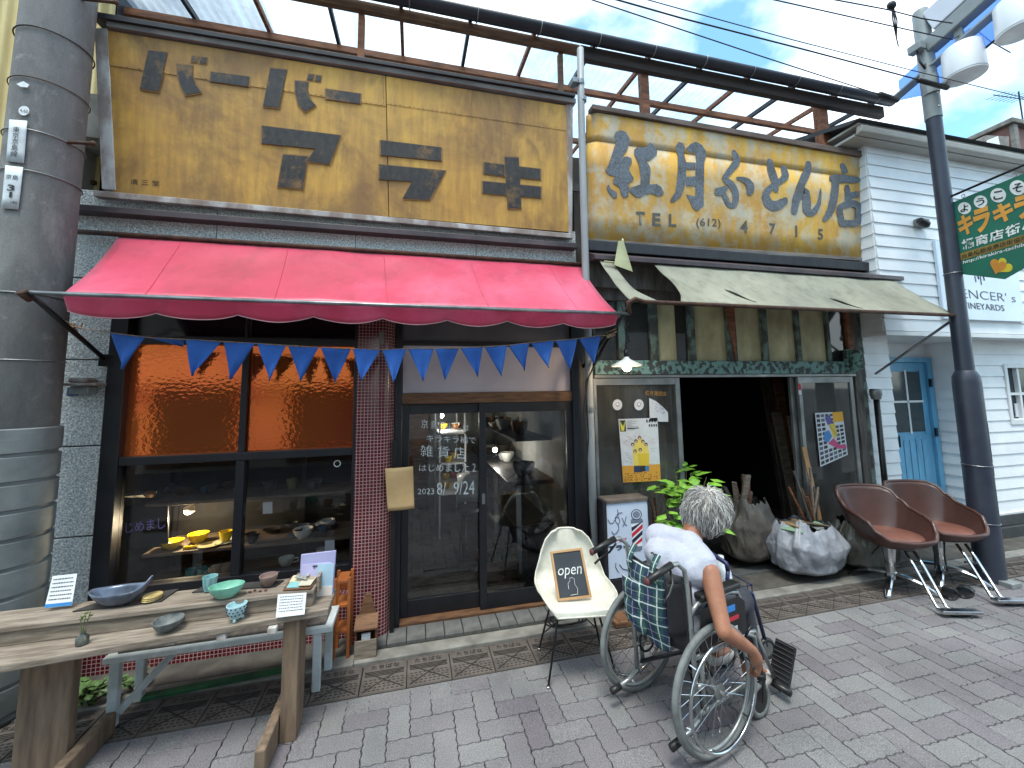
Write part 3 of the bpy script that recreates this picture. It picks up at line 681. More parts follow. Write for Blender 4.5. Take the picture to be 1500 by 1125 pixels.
# transom: mullions and boarded panes
TAN = pm('yellowed_board', C(190, 182, 142), C(154, 146, 110), .7, ns=3, sc=(2, 1, 1), bump=.15, dirt=.5, dc=C(88, 78, 56))
edges = [(872, 905), (917, 952), (964, 1008), (1018, 1064), (1078, 1115), (1124, 1165), (1172, 1210), (1215, 1240)]
kinds = ['dark', 'dark', 'split', 'tan', 'tan', 'tan', 'tan', 'dark']
ex = [(xz(a, 490)[0], xz(b, 490)[0]) for a, b in edges]
DARKGL = glass('transom_dark_glass', (.25, .27, .27, 1), .06, 1.2, dust=.12)
prev = XF0
for (a, b), kd in zip(ex, kinds):
    if a-prev > .01: MB().box(prev+.001, a-.001, YF-.01, YF+.06, zt1+.002, zt2-.002).build('mullion', GREENWOOD, fs, bevel=.004)
    if kd == 'split':
        c_ = lerp(a, b, .62); MB().box(a, c_, YF+.02, YF+.03, zt1+.002, zt2-.002).build('board', TAN, fs); MB().box(c_, b, YF+.02, YF+.026, zt1+.002, zt2-.002).build('pane', DARKGL, fs)
    elif kd == 'tan': MB().box(a, b, YF+.02, YF+.03, zt1+.002, zt2-.002).build('board', TAN, fs)
    else: MB().box(a, b, YF+.02, YF+.026, zt1+.002, zt2-.002).build('pane', DARKGL, fs)
    prev = b
MB().box(prev+.001, XF1+.001, YF-.01, YF+.06, zt1+.002, zt2-.002).build('mullion', WOOD_RED, fs, bevel=.004)
MB().slab([FY(1062, 452, YF-.02), FY(1076, 450, YF-.02), FY(1079, 530, YF-.02)], V((0, .008, 0))).build('torn_strip', WOOD_RED, fs)
# interior of the futon shop: dark room with stacked boards
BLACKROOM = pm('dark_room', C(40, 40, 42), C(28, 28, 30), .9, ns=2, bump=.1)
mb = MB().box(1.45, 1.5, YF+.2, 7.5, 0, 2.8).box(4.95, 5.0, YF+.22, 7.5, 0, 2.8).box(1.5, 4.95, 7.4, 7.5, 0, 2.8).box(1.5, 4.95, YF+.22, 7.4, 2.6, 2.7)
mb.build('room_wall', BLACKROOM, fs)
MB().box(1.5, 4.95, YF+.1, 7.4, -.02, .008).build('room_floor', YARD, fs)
ri = random.Random(4)
for k in range(9):
    x = FY(1140+k*5, 640, 4.2).x; h = ri.uniform(1.2, 2.0); y = 4.0+ri.uniform(0, .5)
    single(MB().slab([(x, y, .01), (x+.09, y, .01), (x+.09+ri.uniform(-.1, .05), y+.12, h), (x+ri.uniform(-.1, .0), y+.12, h)], (0, .025, 0)), 'leaning_plank', [WOOD_OLD, GREYWOOD, WOOD_BROWN][k % 3],
           NTH[k]+' plank from the left leaning inside the dark doorway of the futon shop', 'plank', group='planks leaning inside the futon shop')
# aluminium sliding doors
def adoor(xa, xb, y, lab, curtain):
    d = MB().box(xa, xa+.04, y, y+.03, .02, zl).box(xb-.045, xb, y, y+.03, .02, zl).build('sliding_door', ALU, fs, bevel=.002, label=lab)
    MB().box(xa+.04, xb-.045, y+.002, y+.028, zl-.06, zl-.001).build('top_rail', ALU, d, bevel=.002)
    MB().box(xa+.04, xb-.045, y+.002, y+.028, .02, .12).build('bottom_rail', ALU, d, bevel=.002)
    MB().box(xa+.038, xb-.043, y+.013, y+.017, .118, zl-.058).build('pane', GLASS_DUSTY, d)
    return d
AL0, AL1 = xz(870, 640)[0], xz(1000, 640)[0]
AR0, AR1 = xz(1176, 640)[0], xz(1258, 640)[0]
ad1 = adoor(AL0, AL1, YF+.0, 'left aluminium sliding door covered with posters', True)
ad2 = adoor(AR0, AR1-.005, YF+.0, 'right aluminium sliding door with a photo map poster', False)
MB().box(AR0-.05, AR0-.004, YF+.045, YF+.075, .02, zl).build('door_stile', ALU, fs, bevel=.002)
MB().box(AL0, AR1, YF-.015, YF+.1, .0, .018).build('sill_track', ALU, fs)
# curtain behind the left door
CURT = pm('brown_curtain', C(120, 106, 96), C(88, 78, 72), .9, ns=8, sc=(4, 4, 1), bump=.2)
def cfn(xa, xb, y, z0, z1, n, amp):
    return lambda u, v: V((lerp(xa, xb, u), y+amp*math.sin(u*n*2*math.pi)+.01*math.sin(v*3+u*7), lerp(z1, z0, v)))
single(MB().grid(cfn(AL0+.02, AL1-.02, YF+.1, .05, zl-.02, 9, .018), 90, 4), 'curtain', CURT, 'drab brown curtain behind the glass with the two posters', 'curtain', smooth=True)
single(MB().grid(cfn(AR0+.05, AR1-.02, YF+.14, .05, zl-.02, 7, .02), 70, 4), 'curtain', pm('grey_sheet', C(112, 112, 110), C(84, 84, 82), .9, ns=5), 'grey hanging cloth behind the glass of the photo map poster', 'curtain', smooth=True)
# ---------------------------------------------------------------- posters (flat print built at its place on the glass)
class Print:
    def __init__(s, tl, tr, br, bl, Y): s.q = [FY(*p, Y) for p in (tl, tr, br, bl)]; s.mb = MB(); s.mats = []; s.n = 0
    def pt(s, u, v): return quadpt(s.q, u, v)
    def poly(s, col, pts, lay=1):
        m = flat(*col)
        if m not in s.mats: s.mats.append(m)
        s.mb.k = s.mats.index(m); s.mb.poly([s.pt(u, v)+V((0, -.0004*lay, 0)) for u, v in pts])
    def rect(s, col, u0, v0, u1, v1, lay=1): s.poly(col, [(u0, v0), (u1, v0), (u1, v1), (u0, v1)], lay)
    def disc(s, col, u, v, ru, rv, lay=1, n=14): s.poly(col, [(u+ru*math.cos(2*math.pi*k/n), v+rv*math.sin(2*math.pi*k/n)) for k in range(n)], lay)
    def done(s, name, label, cat, back=(196, 199, 202), outline_=None):
        s.mats.append(flat(*back)); s.mb.k = len(s.mats)-1; ol = outline_ or [(0, 0), (1, 0), (1, 1), (0, 1)]
        s.mb.slab([s.pt(u, v) for u, v in ol], (0, .0012, 0))
        me_parent = single(s.mb, name, s.mats, label, cat)
        return me_parent
YG = YF-.003
r2 = random.Random(8)
p = Print((906, 614), (963, 612), (968, 704), (913, 707), YG)
p.rect((206, 148, 52), 0, .74, 1, 1); p.rect((44, 48, 34), .02, .02, .17, .2); p.poly((196, 190, 60), [(.03, .03), (.1, .12), (.16, .03), (.12, .19), (.05, .19)], 2)
for k in range(10): p.rect((96, 100, 108), .2, .03+k*.016, .2+r2.uniform(.1, .28), .036+k*.016, 2)
p.rect((40, 42, 50), .2, .145, .5, .16, 3)
for k in range(4):
    p.rect((36, 38, 44), .70+k*.07, .02, .74+k*.07, .07, 2); p.rect((36, 38, 44), .76+k*.06, .10, .80+k*.06, .14, 2)
p.poly((218, 196, 96), [(.5, .28), (.62, .36), (.7, .42), (.73, .55), (.72, .74), (.3, .74), (.29, .55), (.34, .42), (.42, .36)], 2)
p.poly((208, 178, 52), [(.42, .56), (.72, .56), (.70, .75), (.44, .75)], 3)
for u, v in ((.36, .52), (.5, .50), (.40, .36), (.5, .31), (.31, .41), (.66, .42), (.58, .37)):
    p.disc((34, 30, 34), u, v, .045, .03, 4); p.disc((206, 166, 142), u, v+.008, .026, .02, 5)
for k in range(9):
    a = -2.9+k*.33; p.poly((196, 150, 160), [(.5+.24*math.cos(a), .45+.12*math.sin(a)), (.5+.44*math.cos(a), .45+.2*math.sin(a)), (.5+.43*math.cos(a+.05), .45+.2*math.sin(a+.05))], 2)
for k in range(26): u, v = r2.uniform(.04, .9), r2.uniform(.25, .72); (p.rect((120, 124, 136), u, v, u+.07, v+.006, 1) if abs(u-.5) > .25 else None)
p.rect((38, 54, 84), .3, .75, .52, .85, 3); p.rect((60, 120, 170), .58, .76, .7, .84, 3); p.rect((40, 40, 44), .46, .75, .6, .84, 4)
for k in range(60): u, v = r2.uniform(.03, .9), r2.choice([.86, .89, .92, .95, .97]); p.rect((96, 64, 30), u, v, u+.03, v+.012, 2)
p.done('event_poster', 'event poster with a crowned group of people above an orange strip', 'poster')
p = Print((951, 583), (978, 594), (979, 618), (952, 617), YG)
for k in range(26): u, v = r2.uniform(.2, .75), r2.uniform(.12, .55); p.rect((150, 156, 178), u, v, u+r2.uniform(.05, .14), v+.03, 1)
p.done('torn_handbill', 'white handbill with its corner torn off above the event poster', 'handbill', outline_=[(0, 0), (.35, .02), (.72, .18), (1, .42), (1, 1), (0, 1)])
for x, nm_ in ((904.5, 'left'), (936, 'right')):
    p = Print((x-7, 585), (x+7, 585), (x+7, 601), (x-7, 601), YG)
    p.disc((120, 110, 118), .5, .45, .2, .16, 1); p.disc((160, 120, 120), .5, .6, .1, .08, 2); p.disc((236, 236, 236), .5, .45, .13, .1, 2)
    ol = [(.5+.5*math.cos(2*math.pi*k/20), .5+.5*math.sin(2*math.pi*k/20)) for k in range(20)]
    p.done('round_sticker', 'round white sticker on the glass, the %s of the pair above the event poster' % nm_, 'sticker', outline_=ol)
text('glass_lettering', '紅月蒲団店', [FY(*q_, YG) for q_ in ((945, 572), (976, 574), (976, 580), (945, 579))], flat(166, 120, 50), ad1, ext=.001, nrm=V((0, -1, 0)), res=2)
p = Print((1194, 605), (1234, 603), (1242, 666), (1202, 684), YG)
p.rect((214, 156, 44), .62, .0, 1.0, .22, 2)
for j in range(11):
    for i in range(6):
        u, v = .03+i*.16, .03+j*.088
        if (i >= 4 and j < 3) or 1.2 < i+.0 < 3.9 and 1 < j < 8 and abs((i-1.6)-(j-2)*.22) < 1.1: continue
        c_ = r2.choice([(44, 46, 54), (70, 74, 86), (58, 52, 58), (84, 96, 110), (40, 60, 58)])
        p.rect(c_, u, v, u+.125, v+.06, 1)
p.poly((206, 178, 74), [(.46, .24), (.66, .24), (.72, .5), (.58, .56), (.5, .4)], 3); p.poly((70, 128, 184), [(.24, .38), (.42, .36), (.52, .5), (.36, .6), (.22, .56)], 3)
p.poly((186, 76, 118), [(.34, .62), (.56, .54), (.72, .7), (.98, .78), (.98, .84), (.7, .8), (.46, .68)], 3); p.poly((92, 84, 140), [(.32, .1), (.5, .06), (.62, .22), (.4, .26)], 3)
for k in range(8): p.rect((96, 92, 84), .46+k*.03, .26+k*.03, .48+k*.03, .29+k*.03, 4)
p.done('map_poster', 'photo map poster of many small pictures on the right sliding door', 'poster')
p = Print((1169, 562), (1173, 562), (1174, 578), (1170, 578), YG-.001); p.rect((178, 40, 48), 0, 0, 1, .6); p.done('door_sticker', 'small red and white sticker on the frame of the right sliding door', 'sticker')
# ================================================================ futon signboard
S2 = [FY(861, 160, 3.12), FY(1272, 233, 3.12), FY(1269, 381, 3.2), FY(858, 352, 3.2)]
z2t = (S2[0].z+S2[1].z)/2; z2b = (S2[2].z+S2[3].z)/2; xa, xb = S2[0].x+.01, (S2[1].x+S2[2].x)/2
S2 = [V((xa, 3.12, z2t)), V((xb, 3.12, z2t)), V((xb, 3.2, z2b)), V((xa, 3.2, z2b))]
P2, N2 = signplane((S2[0], S2[1]), (S2[3],))
def on2(x, y, off=0): return hit(x, y, P2, N2)+N2*off
s2 = thing('futon_signboard', 'peeling yellow tin signboard with grey blue brush lettering and telephone number', 'signboard', (xa, 3.2, z2b))
def sheet2(v0, v1, off, nm_='tin_sheet'):
    n = 16
    def fn(u, v):
        uu = u; p = quadpt(S2, uu, lerp(v0, v1, v))+N2*off
        if uu*(xb-xa) < .10: p += -N2*((.10-uu*(xb-xa))**2*6.5)        # rolled left edge
        return p
    mb = MB(); us_ = [0, .004, .008, .012, .016, .02, .025, .03, .1, .3, .5, .7, .9, 1]
    vs_ = [fn(u, v/4) for v in range(5) for u in us_]; k = len(us_)
    mb.add(vs_, [(j*k+i, j*k+i+1, (j+1)*k+i+1, (j+1)*k+i) for j in range(4) for i in range(k-1)])
    mb.build(nm_, YEL2, s2, smooth=True, solid=.006)
sheet2(0, .222, .003); sheet2(.218, 1, 0)
MB().slab([p-N2*.012 for p in strip(S2, .01, .99, .045, 1)], V((0, .1, 0))).build('backing_board', WOOD_BROWN, s2)
TRIM2 = pm('grey_brown_trim', C(112, 96, 88), C(78, 66, 60), .8, ns=5, sc=(.6, 2, 2), bump=.4, bs=30, dirt=.4)
MB().slab([on2(866, 155, .03), on2(1274, 226, .03), on2(1274, 234, .03), on2(866, 162, .03)], -N2*.1).build('top_trim', TRIM2, s2, bevel=.004)
MB().slab([on2(860, 350, .012), on2(1270, 378, .012), on2(1270, 383, .012), on2(860, 356, .012)], -N2*.05).build('bottom_trim', PEELG, s2, bevel=.003)
t = NT('grey_blue_brush_paint'); vv = t.coord()
cc = t.ramp(t.noise(60, vv, 6, .75), (.36, C(66, 70, 73)), (.5, C(96, 104, 113)), (.64, C(116, 121, 127))); cc = t.mix(t.ramp(t.noise(5, vv, 8, .7), (.5, 0.0), (.62, .55)), cc, C(66, 64, 60))
GREYBLUE = t.bsdf(cc, .7, 0, t.noise(90, vv, 4), .4, .003)
def za(pts): return [(870+x/6.248, 170+y/6.248) for x, y in pts]
def zb2(pts): return [(1060+x/5.92, 190+y/5.92) for x, y in pts]
def stroke(pts):                                        # brush stroke: (x, y, width) -> outline
    n = len(pts); fine = []
    for i in range(n-1):
        p0, p1, p2, p3 = pts[max(0, i-1)], pts[i], pts[i+1], pts[min(n-1, i+2)]
        for k in range(4):
            t_ = k/4; fine.append(tuple(.5*((2*b)+(-a+c)*t_+(2*a-5*b+4*c-d)*t_*t_+(-a+3*b-3*c+d)*t_**3) for a, b, c, d in zip(p0, p1, p2, p3)))
    fine.append(pts[-1]); quads = []; Lf, Rt = [], []
    for i, (x, y, w_) in enumerate(fine):
        a = fine[max(0, i-1)]; b = fine[min(len(fine)-1, i+1)]; dx, dy = b[0]-a[0], b[1]-a[1]; l_ = math.hypot(dx, dy) or 1
        w_ = max(w_, 6)*(.62 if i in (0, len(fine)-1) else 1); j = 1+.06*math.sin(i*2.3)
        Lf.append((x-dy/l_*w_/2*j, y+dx/l_*w_/2*j)); Rt.append((x+dy/l_*w_/2, y-dx/l_*w_/2))
    return Lf, Rt
def brush(nm_, polys=(), strokes=()):
    mb = MB(); lay = 0
    for pl in polys: mb.poly([on2(x, y, .0075+lay*.0004) for x, y in pl]); lay += 1
    for zf, st in strokes:
        Lf, Rt = stroke(st); Lf, Rt = zf(Lf), zf(Rt); n = len(Lf); o_ = .0075+lay*.0004; lay += 1
        mb.add([on2(x, y, o_) for x, y in Lf]+[on2(x, y, o_) for x, y in Rt], [(i, i+1, n+i+1, n+i) for i in range(n-1)])
    mb.build(nm_, GREYBLUE, s2, solid=.001)
brush('letter_crimson', [za([(195,150),(240,132),(290,150),(325,215),(320,240),(300,310),(250,385),(300,372),(340,390),(345,430),(315,470),(330,520),(360,570),(350,600),(310,620),(320,660),(310,740),(270,750),(245,720),(235,660),(175,620),(170,585),(200,560),(130,540),(100,500),(125,460),(150,390),(180,300),(200,240),(180,190)]),
  za([(130,625),(150,670),(205,700),(210,745),(180,755),(130,700),(112,660)]),
  za([(365,310),(400,285),(480,290),(510,250),(540,270),(575,320),(570,350),(500,410),(470,412),(505,460),(515,500),(505,630),(570,625),(610,650),(635,700),(625,725),(580,735),(520,710),(460,720),(420,745),(380,745),(320,690),(330,660),(420,630),(425,560),(410,450),(390,400),(365,350)])])
brush('letter_moon', [za([(745,280),(770,240),(810,250),(828,290),(820,350),(840,430),(840,500),(835,600),(815,680),(790,740),(730,790),(695,790),(700,760),(740,700),(755,600),(765,480),(762,360),(745,310)]),
  za([(840,300),(880,260),(930,238),(980,265),(1025,330),(1020,370),(1005,420),(1000,700),(1000,820),(940,870),(905,850),(880,790),(840,720),(925,740),(925,640),(925,540),(930,420),(925,340),(860,330)]),
  za([(830,425),(925,430),(925,490),(840,490)]), za([(840,560),(925,555),(925,640),(838,640)])])
brush('letter_fu', [], [(zb2, [(75,180,35),(108,270,62),(60,345,56),(5,425,48),(60,475,58),(100,560,58),(85,655,50),(40,650,44),(8,585,44),(-30,520,40)]), (zb2, [(105,420,25),(190,445,55),(228,500,70),(215,570,44)]), (za, [(1100,690,60),(1160,690,75),(1215,645,32)])])
brush('letter_to', [], [(zb2, [(388,255,42),(408,350,66),(440,450,62),(450,545,40)]), (zb2, [(505,315,40),(530,400,62),(490,445,52),(420,490,52),(362,560,62),(385,640,78),(450,662,86),(520,620,66),(520,590,30)])])
brush('letter_n', [], [(zb2, [(728,275,40),(722,350,66),(670,470,68),(622,620,66),(605,735,50)]), (zb2, [(640,620,30),(700,530,55),(715,620,72),(718,700,72),(765,722,55),(820,640,35),(836,510,10)])])
brush('letter_shop', [], [(zb2, [(1018,295,42),(1052,385,62)]), (zb2, [(910,418,52),(1020,428,72),(1180,440,44)]), (zb2, [(965,440,66),(952,580,68),(922,700,66),(860,795,36)]), (zb2, [(1060,480,42),(1080,640,62)]), (zb2, [(1085,575,50),(1168,560,58)]), (zb2, [(992,670,55),(1022,840,52)]), (zb2, [(985,685,56),(1090,642,60),(1165,680,62),(1150,830,60)]), (zb2, [(1020,815,60),(1150,815,56)])])
DGREY = pm('dark_grey_paint', C(74, 78, 74), C(92, 92, 80), .7, ns=30, bump=.1)
def txt2(body, x0, y0, x1, y1, dy, bold=.02): text('lettering', body, [on2(x0, y0), on2(x1, y0+dy), on2(x1, y1+dy), on2(x0, y1)], DGREY, s2, ext=.0075, nrm=N2, bold=bold, res=2)
txt2('T', 931, 310, 944, 330, .8, .03); txt2('E', 955, 312, 967, 331, .8, .03); txt2('L', 979, 313.5, 990, 332, .8, .03); txt2('(612)', 1019, 319.5, 1055, 334.5, 1.5, .01)
txt2('4', 1083.6, 322.6, 1094.6, 341, 1); txt2('7', 1126, 327, 1135, 343, 1); txt2('1', 1164, 330.5, 1167, 347.5, .4); txt2('5', 1197, 335, 1205, 351, 1)
# flashing band and rolled awning box under the sign
zf1, zf0 = FY(1060, 366, 3.15).z, FY(1060, 392, 3.05).z
fl = thing('sign_ledge', 'dark plum coloured ledge boards between futon sign and torn awning', 'ledge', (3, 3.15, zf0))
zq = z2b-.03
MB().box(1.47, 4.83, 3.13, YF+.05, zq-.10, zq-.005).build('ledge_board', WOOD_DARK, fl, bevel=.006)
MB().slab([(1.47, 3.17, zq-.105), (1.47, 3.02, zq-.175), (1.47, 3.02, zq-.215), (1.47, 3.17, zq-.2)], (3.50, 0, 0)).build('flashing', PURPLE, fl, bevel=.004)
MB().box(1.47, 4.83, 3.175, YF+.05, 2.60, zq-.103).build('shadow_board', GREYWOOD, fl)
# ================================================================ torn green grey awning
t = NT('mildewed_canvas'); v1 = t.coord((1, .4, 1))
cc = t.ramp(t.noise(2.2, v1, 8, .65), (.3, C(152, 151, 134)), (.55, C(128, 128, 112)), (.75, C(98, 98, 88))); cc = t.mix(t.ramp(t.noise(14, t.coord((1, .12, 1)), 5, .7), (.5, 0.0), (.75, .5)), cc, C(66, 64, 54))
MILDEW = t.bsdf(cc, .85, 0, t.noise(5, v1, 5), .3, .02, Sheen_Weight=.1)
GY, gz = 2.60, FY(1100, 449, 2.60).z
GX0, GX1 = FY(925, 443, GY).x, FY(1405, 457, GY).x
zT = zq-.20
ga = thing('torn_awning', 'torn mildewed green grey canvas awning over the futon shop doors', 'awning', (3, YF, gz))
def gfn(u, v):
    a = V((lerp(1.52, 4.86, u), 3.06, zT)); b = V((lerp(GX0, GX1, u), GY, gz)); p = a.lerp(b, v)
    p.z -= math.sin(math.pi*v)*(.03+.02*math.sin(u*23)*.5)+.012*noise.noise(V((u*11, v*4, 7)))
    p.z -= .01*math.sin(u*40)*v*(1-v)*2; return p
def part_grid(u0f, u1f, n=40, m_=12): return MB().grid(lambda u, v: gfn(lerp(u0f(v), u1f(v), u), v), n, m_)
part_grid(lambda v: .155-.01*v+.03*math.sin(v*4)*v, lambda v: 1, 60).build('canopy', MILDEW, ga, smooth=True, solid=.002)
part_grid(lambda v: .0+.0*v, lambda v: .035+.04*v**3, 6).build('canopy_strip', MILDEW, ga, smooth=True, solid=.002)
for k, (u, v) in enumerate(((.30, .55), (.62, .62))):     # sagging slits patched as dark loose folds
    MB().tube([gfn(u+.05*i/6, v+.3*i/6)+V((0, -.004, .006+.006*math.sin(i))) for i in range(7)], [.002, .007, .008, .007, .006, .004, .001], 6).build('tear_fold', pm('dark_fold', C(52, 52, 44), None, .9), ga, smooth=True)
MB().tube([V((XA1+.1, YB, zb)), V((GX0-.03, GY, gz-.01)), V((GX0+.03, GY, gz+.02)), V((GX0+.1, GY, gz)), V((GX1, GY, gz-.0))], .017, 8).build('front_bar', RUST, ga, smooth=True)
wr2 = FY(1282, 548, YF-.02)
MB().tube([V((GX1-.01, GY, gz)), wr2], .012, 8).build('arm', STEEL, ga, smooth=True)
MB().tube([V((GX0-.0, GY, gz)), V((1.47, YF-.02, 1.86))], .012, 8).build('arm', BLACK_METAL, ga, smooth=True)
MB().slab([FY(906, 353, 2.98), FY(913, 352, 2.98), FY(927, 398, 2.95), FY(900, 388, 2.95)], V((0, .006, 0))).build('hanging_flap', pm('pale_canvas', C(176, 178, 140), C(150, 152, 116), .85, ns=6, bump=.2), ga)
MB().tube([FY(912, 350, 3.05), FY(913, 362, 2.98), FY(905, 385, 2.97), FY(885, 383, 2.98)], .008, 6).build('tie_rag', pm('pale_canvas', C(176, 178, 140)), ga, smooth=True)
# junction box, meter pipe
jb = FY(1252, 527, YF-.08)
j = thing('meter_box', 'weathered green electric meter at the right end of the lintel', 'meter', (jb.x, YF, jb.z-.1))
MB().box(jb.x-.05, jb.x+.05, YF-.05, YF-.002, jb.z-.12, jb.z+.11).build('back_plate', TEALWOOD, j, bevel=.004)
MB().lathe([(.0, -.1), (.045, -.1), (.052, -.06), (.052, .07), (.04, .1), (0, .1)], (jb.x+.01, YF-.09, jb.z), 18).build('cover', TEALWOOD, j, smooth=True, auto=40)
cp = FY(1283, 578, YF-.06)
j = thing('conduit_pipe', 'black vertical conduit pipe with grey cap beside the white boarding', 'pipe', (cp.x, YF-.06, 0))
MB().tube([(cp.x, YF-.06, 0.0), (cp.x, YF-.06, cp.z-.03)], .026, 12).build('pipe', BLACK_METAL, j, smooth=True)
MB().lathe([(0, -.05), (.04, -.05), (.045, -.02), (.052, .0), (.052, .045), (.04, .06), (0, .06)], (cp.x, YF-.06, cp.z), 16).build('cap', ALU, j, smooth=True, auto=40)
# ================================================================ downpipe between the shops
dpx = FY(860, 400, 3.08).x
dp = thing('downpipe', 'pale grey rain downpipe between the two shops', 'pipe', (dpx, 3.08, 0))
pz = [(850, 72), (851, 145), (855, 300), (858, 400), (861, 480), (865, 620), (872, 850)]
MB().tube([FY(x, y, 3.08) for x, y in pz[:-1]]+[V((FY(872, 850, 3.08).x, 3.08, .03))], .031, 14).build('pipe', pm('grey_pvc', C(158, 162, 164), C(132, 136, 138), .5, ns=3, sc=(1, 1, .4), bump=.08, dirt=.4), dp, smooth=True)
for x, y in ((850, 122), (853, 146), (861, 478), (864, 600)):
    c_ = FY(x, y, 3.08); MB().lathe([(.0, -.02), (.037, -.02), (.037, .02), (0, .02)], c_, 14).build('clamp', STEEL, dp, smooth=True, auto=40)
c_ = FY(846, 120, 3.06); MB().box(c_.x-.05, c_.x+.0, 3.04, 3.12, c_.z-.02, c_.z+.03).build('clamp_bracket', STEEL, dp, bevel=.004)
# loose cables running down beside the pipe
for k, (pts) in enumerate((((884, 500), (866, 545), (858, 560), (862, 640), (858, 700), (866, 790)), ((896, 480), (880, 520), (862, 552), (855, 600), (858, 660), (862, 740)))):
    single(MB().tube([FY(x, y, 3.02-.02*k) for x, y in pts], .006, 6), 'loose_cable', CABLE, 'thin black cable drooping beside the pale downpipe, %s of two' % ('outer', 'inner')[k], 'cable', smooth=True)
# ================================================================ hanging lamp with bulb
lp = FY(918, 535, 2.75)
la = thing('hanging_lamp', 'lit bulb under a white enamel shade hanging left of the doorway', 'lamp', lp)
MB().lathe([(.016, .085), (.02, .06), (.03, .05), (.1, .012), (.118, .0), (.117, -.003), (.098, .008), (.028, .044), (.014, .05)], lp+V((0, 0, -.005)), 28).build('shade', pm('white_enamel', C(226, 226, 220), C(200, 198, 188), .3, ns=5, bump=.03, dirt=.2), la, smooth=True)
MB().lathe([(0, .12), (.016, .12), (.019, .09), (.019, .06), (0, .05)], lp, 14).build('socket', BLACK_METAL, la, smooth=True)
MB().ell(lp+V((0, 0, -.012)), (.034, .034, .036)).build('bulb', emit('warm_bulb', (1, .72, .38, 1), 14), la, smooth=True)
tp = FY(911, 457, 2.64)
MB().tube([lp+V((0, 0, .12)), lp+V((.004, 0, .22)), lp+V((-.006, -.03, .3)), V((tp.x, 2.64, gz-.02))], .005, 6).build('cord', CABLE, la, smooth=True)
for k in range(4): MB().tube([lp+V((.012+.02*math.sin(a*1.0+k), .01*math.cos(a), .17+.035*k+.01*a)) for a in [i*.7 for i in range(7)]], .004, 5).build('cord_loop', CABLE, la, smooth=True)
pl_ = bpy.data.lights.new('bulb_light', 'POINT'); pl_.energy = 3; pl_.color = (1, .72, .42); pl_.shadow_soft_size = .035
plo = bpy.data.objects.new('bulb_light', pl_); COL.objects.link(plo); plo.parent = la; plo.location = (0, 0, -.055)
# ================================================================ roof terrace of both shops
rt = thing('roof_terrace', 'timber terrace frame roofed with clear corrugated sheet above the signs', 'roof', (1.5, 3.3, 3.95))
zgut = 4.86
t = NT('clear_corrugated_sheet'); tr = t.n('ShaderNodeBsdfTransparent'); tr.inputs['Color'].default_value = (.80, .88, .93, 1); df = t.n('ShaderNodeBsdfTranslucent'); df.inputs['Color'].default_value = (.72, .8, .88, 1)
gl = t.n('ShaderNodeBsdfGlossy'); gl.inputs['Roughness'].default_value = .2
ms = t.n('ShaderNodeMixShader'); t.l(t.ramp(t.noise(2.5, None, 7, .65), (.3, .28), (.75, .62)), ms.inputs[0]); t.l(tr.outputs[0], ms.inputs[1]); t.l(df.outputs[0], ms.inputs[2])
m2 = t.n('ShaderNodeMixShader'); m2.inputs[0].default_value = .06; t.l(ms.outputs[0], m2.inputs[1]); t.l(gl.outputs[0], m2.inputs[2]); t.l(m2.outputs[0], t.out.inputs['Surface']); POLY = t.m
def roofz(y): return zgut+.10+(y-3.1)*.10
for k in range(8):
    x0 = -2.5+k*.97; x1 = x0+1.02; mb = MB(); nn = 14*6
    def cf(u, v, x0=x0, x1=x1, k=k):
        y = lerp(3.16, 6.4, v); return V((lerp(x0, x1, u), y, roofz(y)+.010*math.sin(u*14*2*math.pi)+.012*(k % 2)))
    mb.grid(cf, nn, 2).build('corrugated_sheet', POLY, rt, smooth=True)
for k, x in enumerate([-2.45, -1.87, -1.29, -.71, -.13, .45, 1.03, 1.61, 2.19, 2.77, 3.35, 3.93, 4.51, 5.05]):
    wd = WOOD_DARK if k % 2 else WOOD_RED
    MB().bar((x, 3.1, roofz(3.1)-.055), (x, 6.4, roofz(6.4)-.055), .03, .05).build('rafter', wd, rt, bevel=.003)
for y, mt, dx in ((3.74, WOOD_RED, 0), (4.7, WOOD_BROWN, 0), (5.6, WOOD_BROWN, 0)):
    MB().bar((-2.5, y, roofz(y)-.12), (5.1, y, roofz(y)-.12), .04, .065).build('purlin', mt, rt, bevel=.004)
MB().bar((-2.5, 3.2, roofz(3.2)-.125), (1.47, 3.2, roofz(3.2)-.125), .05, .08).build('front_beam', WOOD_BROWN, rt, bevel=.004)
MB().bar((1.474, 3.2, roofz(3.2)-.15), (5.2, 3.2, roofz(3.2)-.15), .06, .13).build('front_beam', pm('charred_beam', C(62, 50, 44), C(42, 36, 34), .8, ns=4, sc=(1, 8, 8), bump=.3), rt, bevel=.006)
for px_, w_ in ((527, .05), (822, .045), (945, .075), (1203, .095)):
    x = FY(px_, 150, 3.24).x; MB().box(x-w_/2, x+w_/2, 3.215, 3.215+w_, 3.9, roofz(3.2)-.17 if px_ > 850 else roofz(3.2)-.165).build('post', WOOD_RED if px_ != 822 else WOOD_BROWN, rt, bevel=.004)
GUT = pm('dark_plastic_gutter', C(44, 44, 52), C(32, 32, 40), .45, ns=3, bump=.08, dirt=.2)
gx0, gx1 = -2.6, FY(1305, 160, 3.12).x
def gut_fn(u, v):
    a = math.pi*(v); return V((lerp(gx0, gx1, u), 3.10-.058*math.cos(a), zgut+.05-.058*math.sin(a)-.006*u))
gt = MB().grid(gut_fn, 2, 12); gt.add([gut_fn(1, v/12) for v in range(13)], [list(range(13))])
gt.build('gutter', GUT, rt, smooth=True, solid=.004, auto=40)
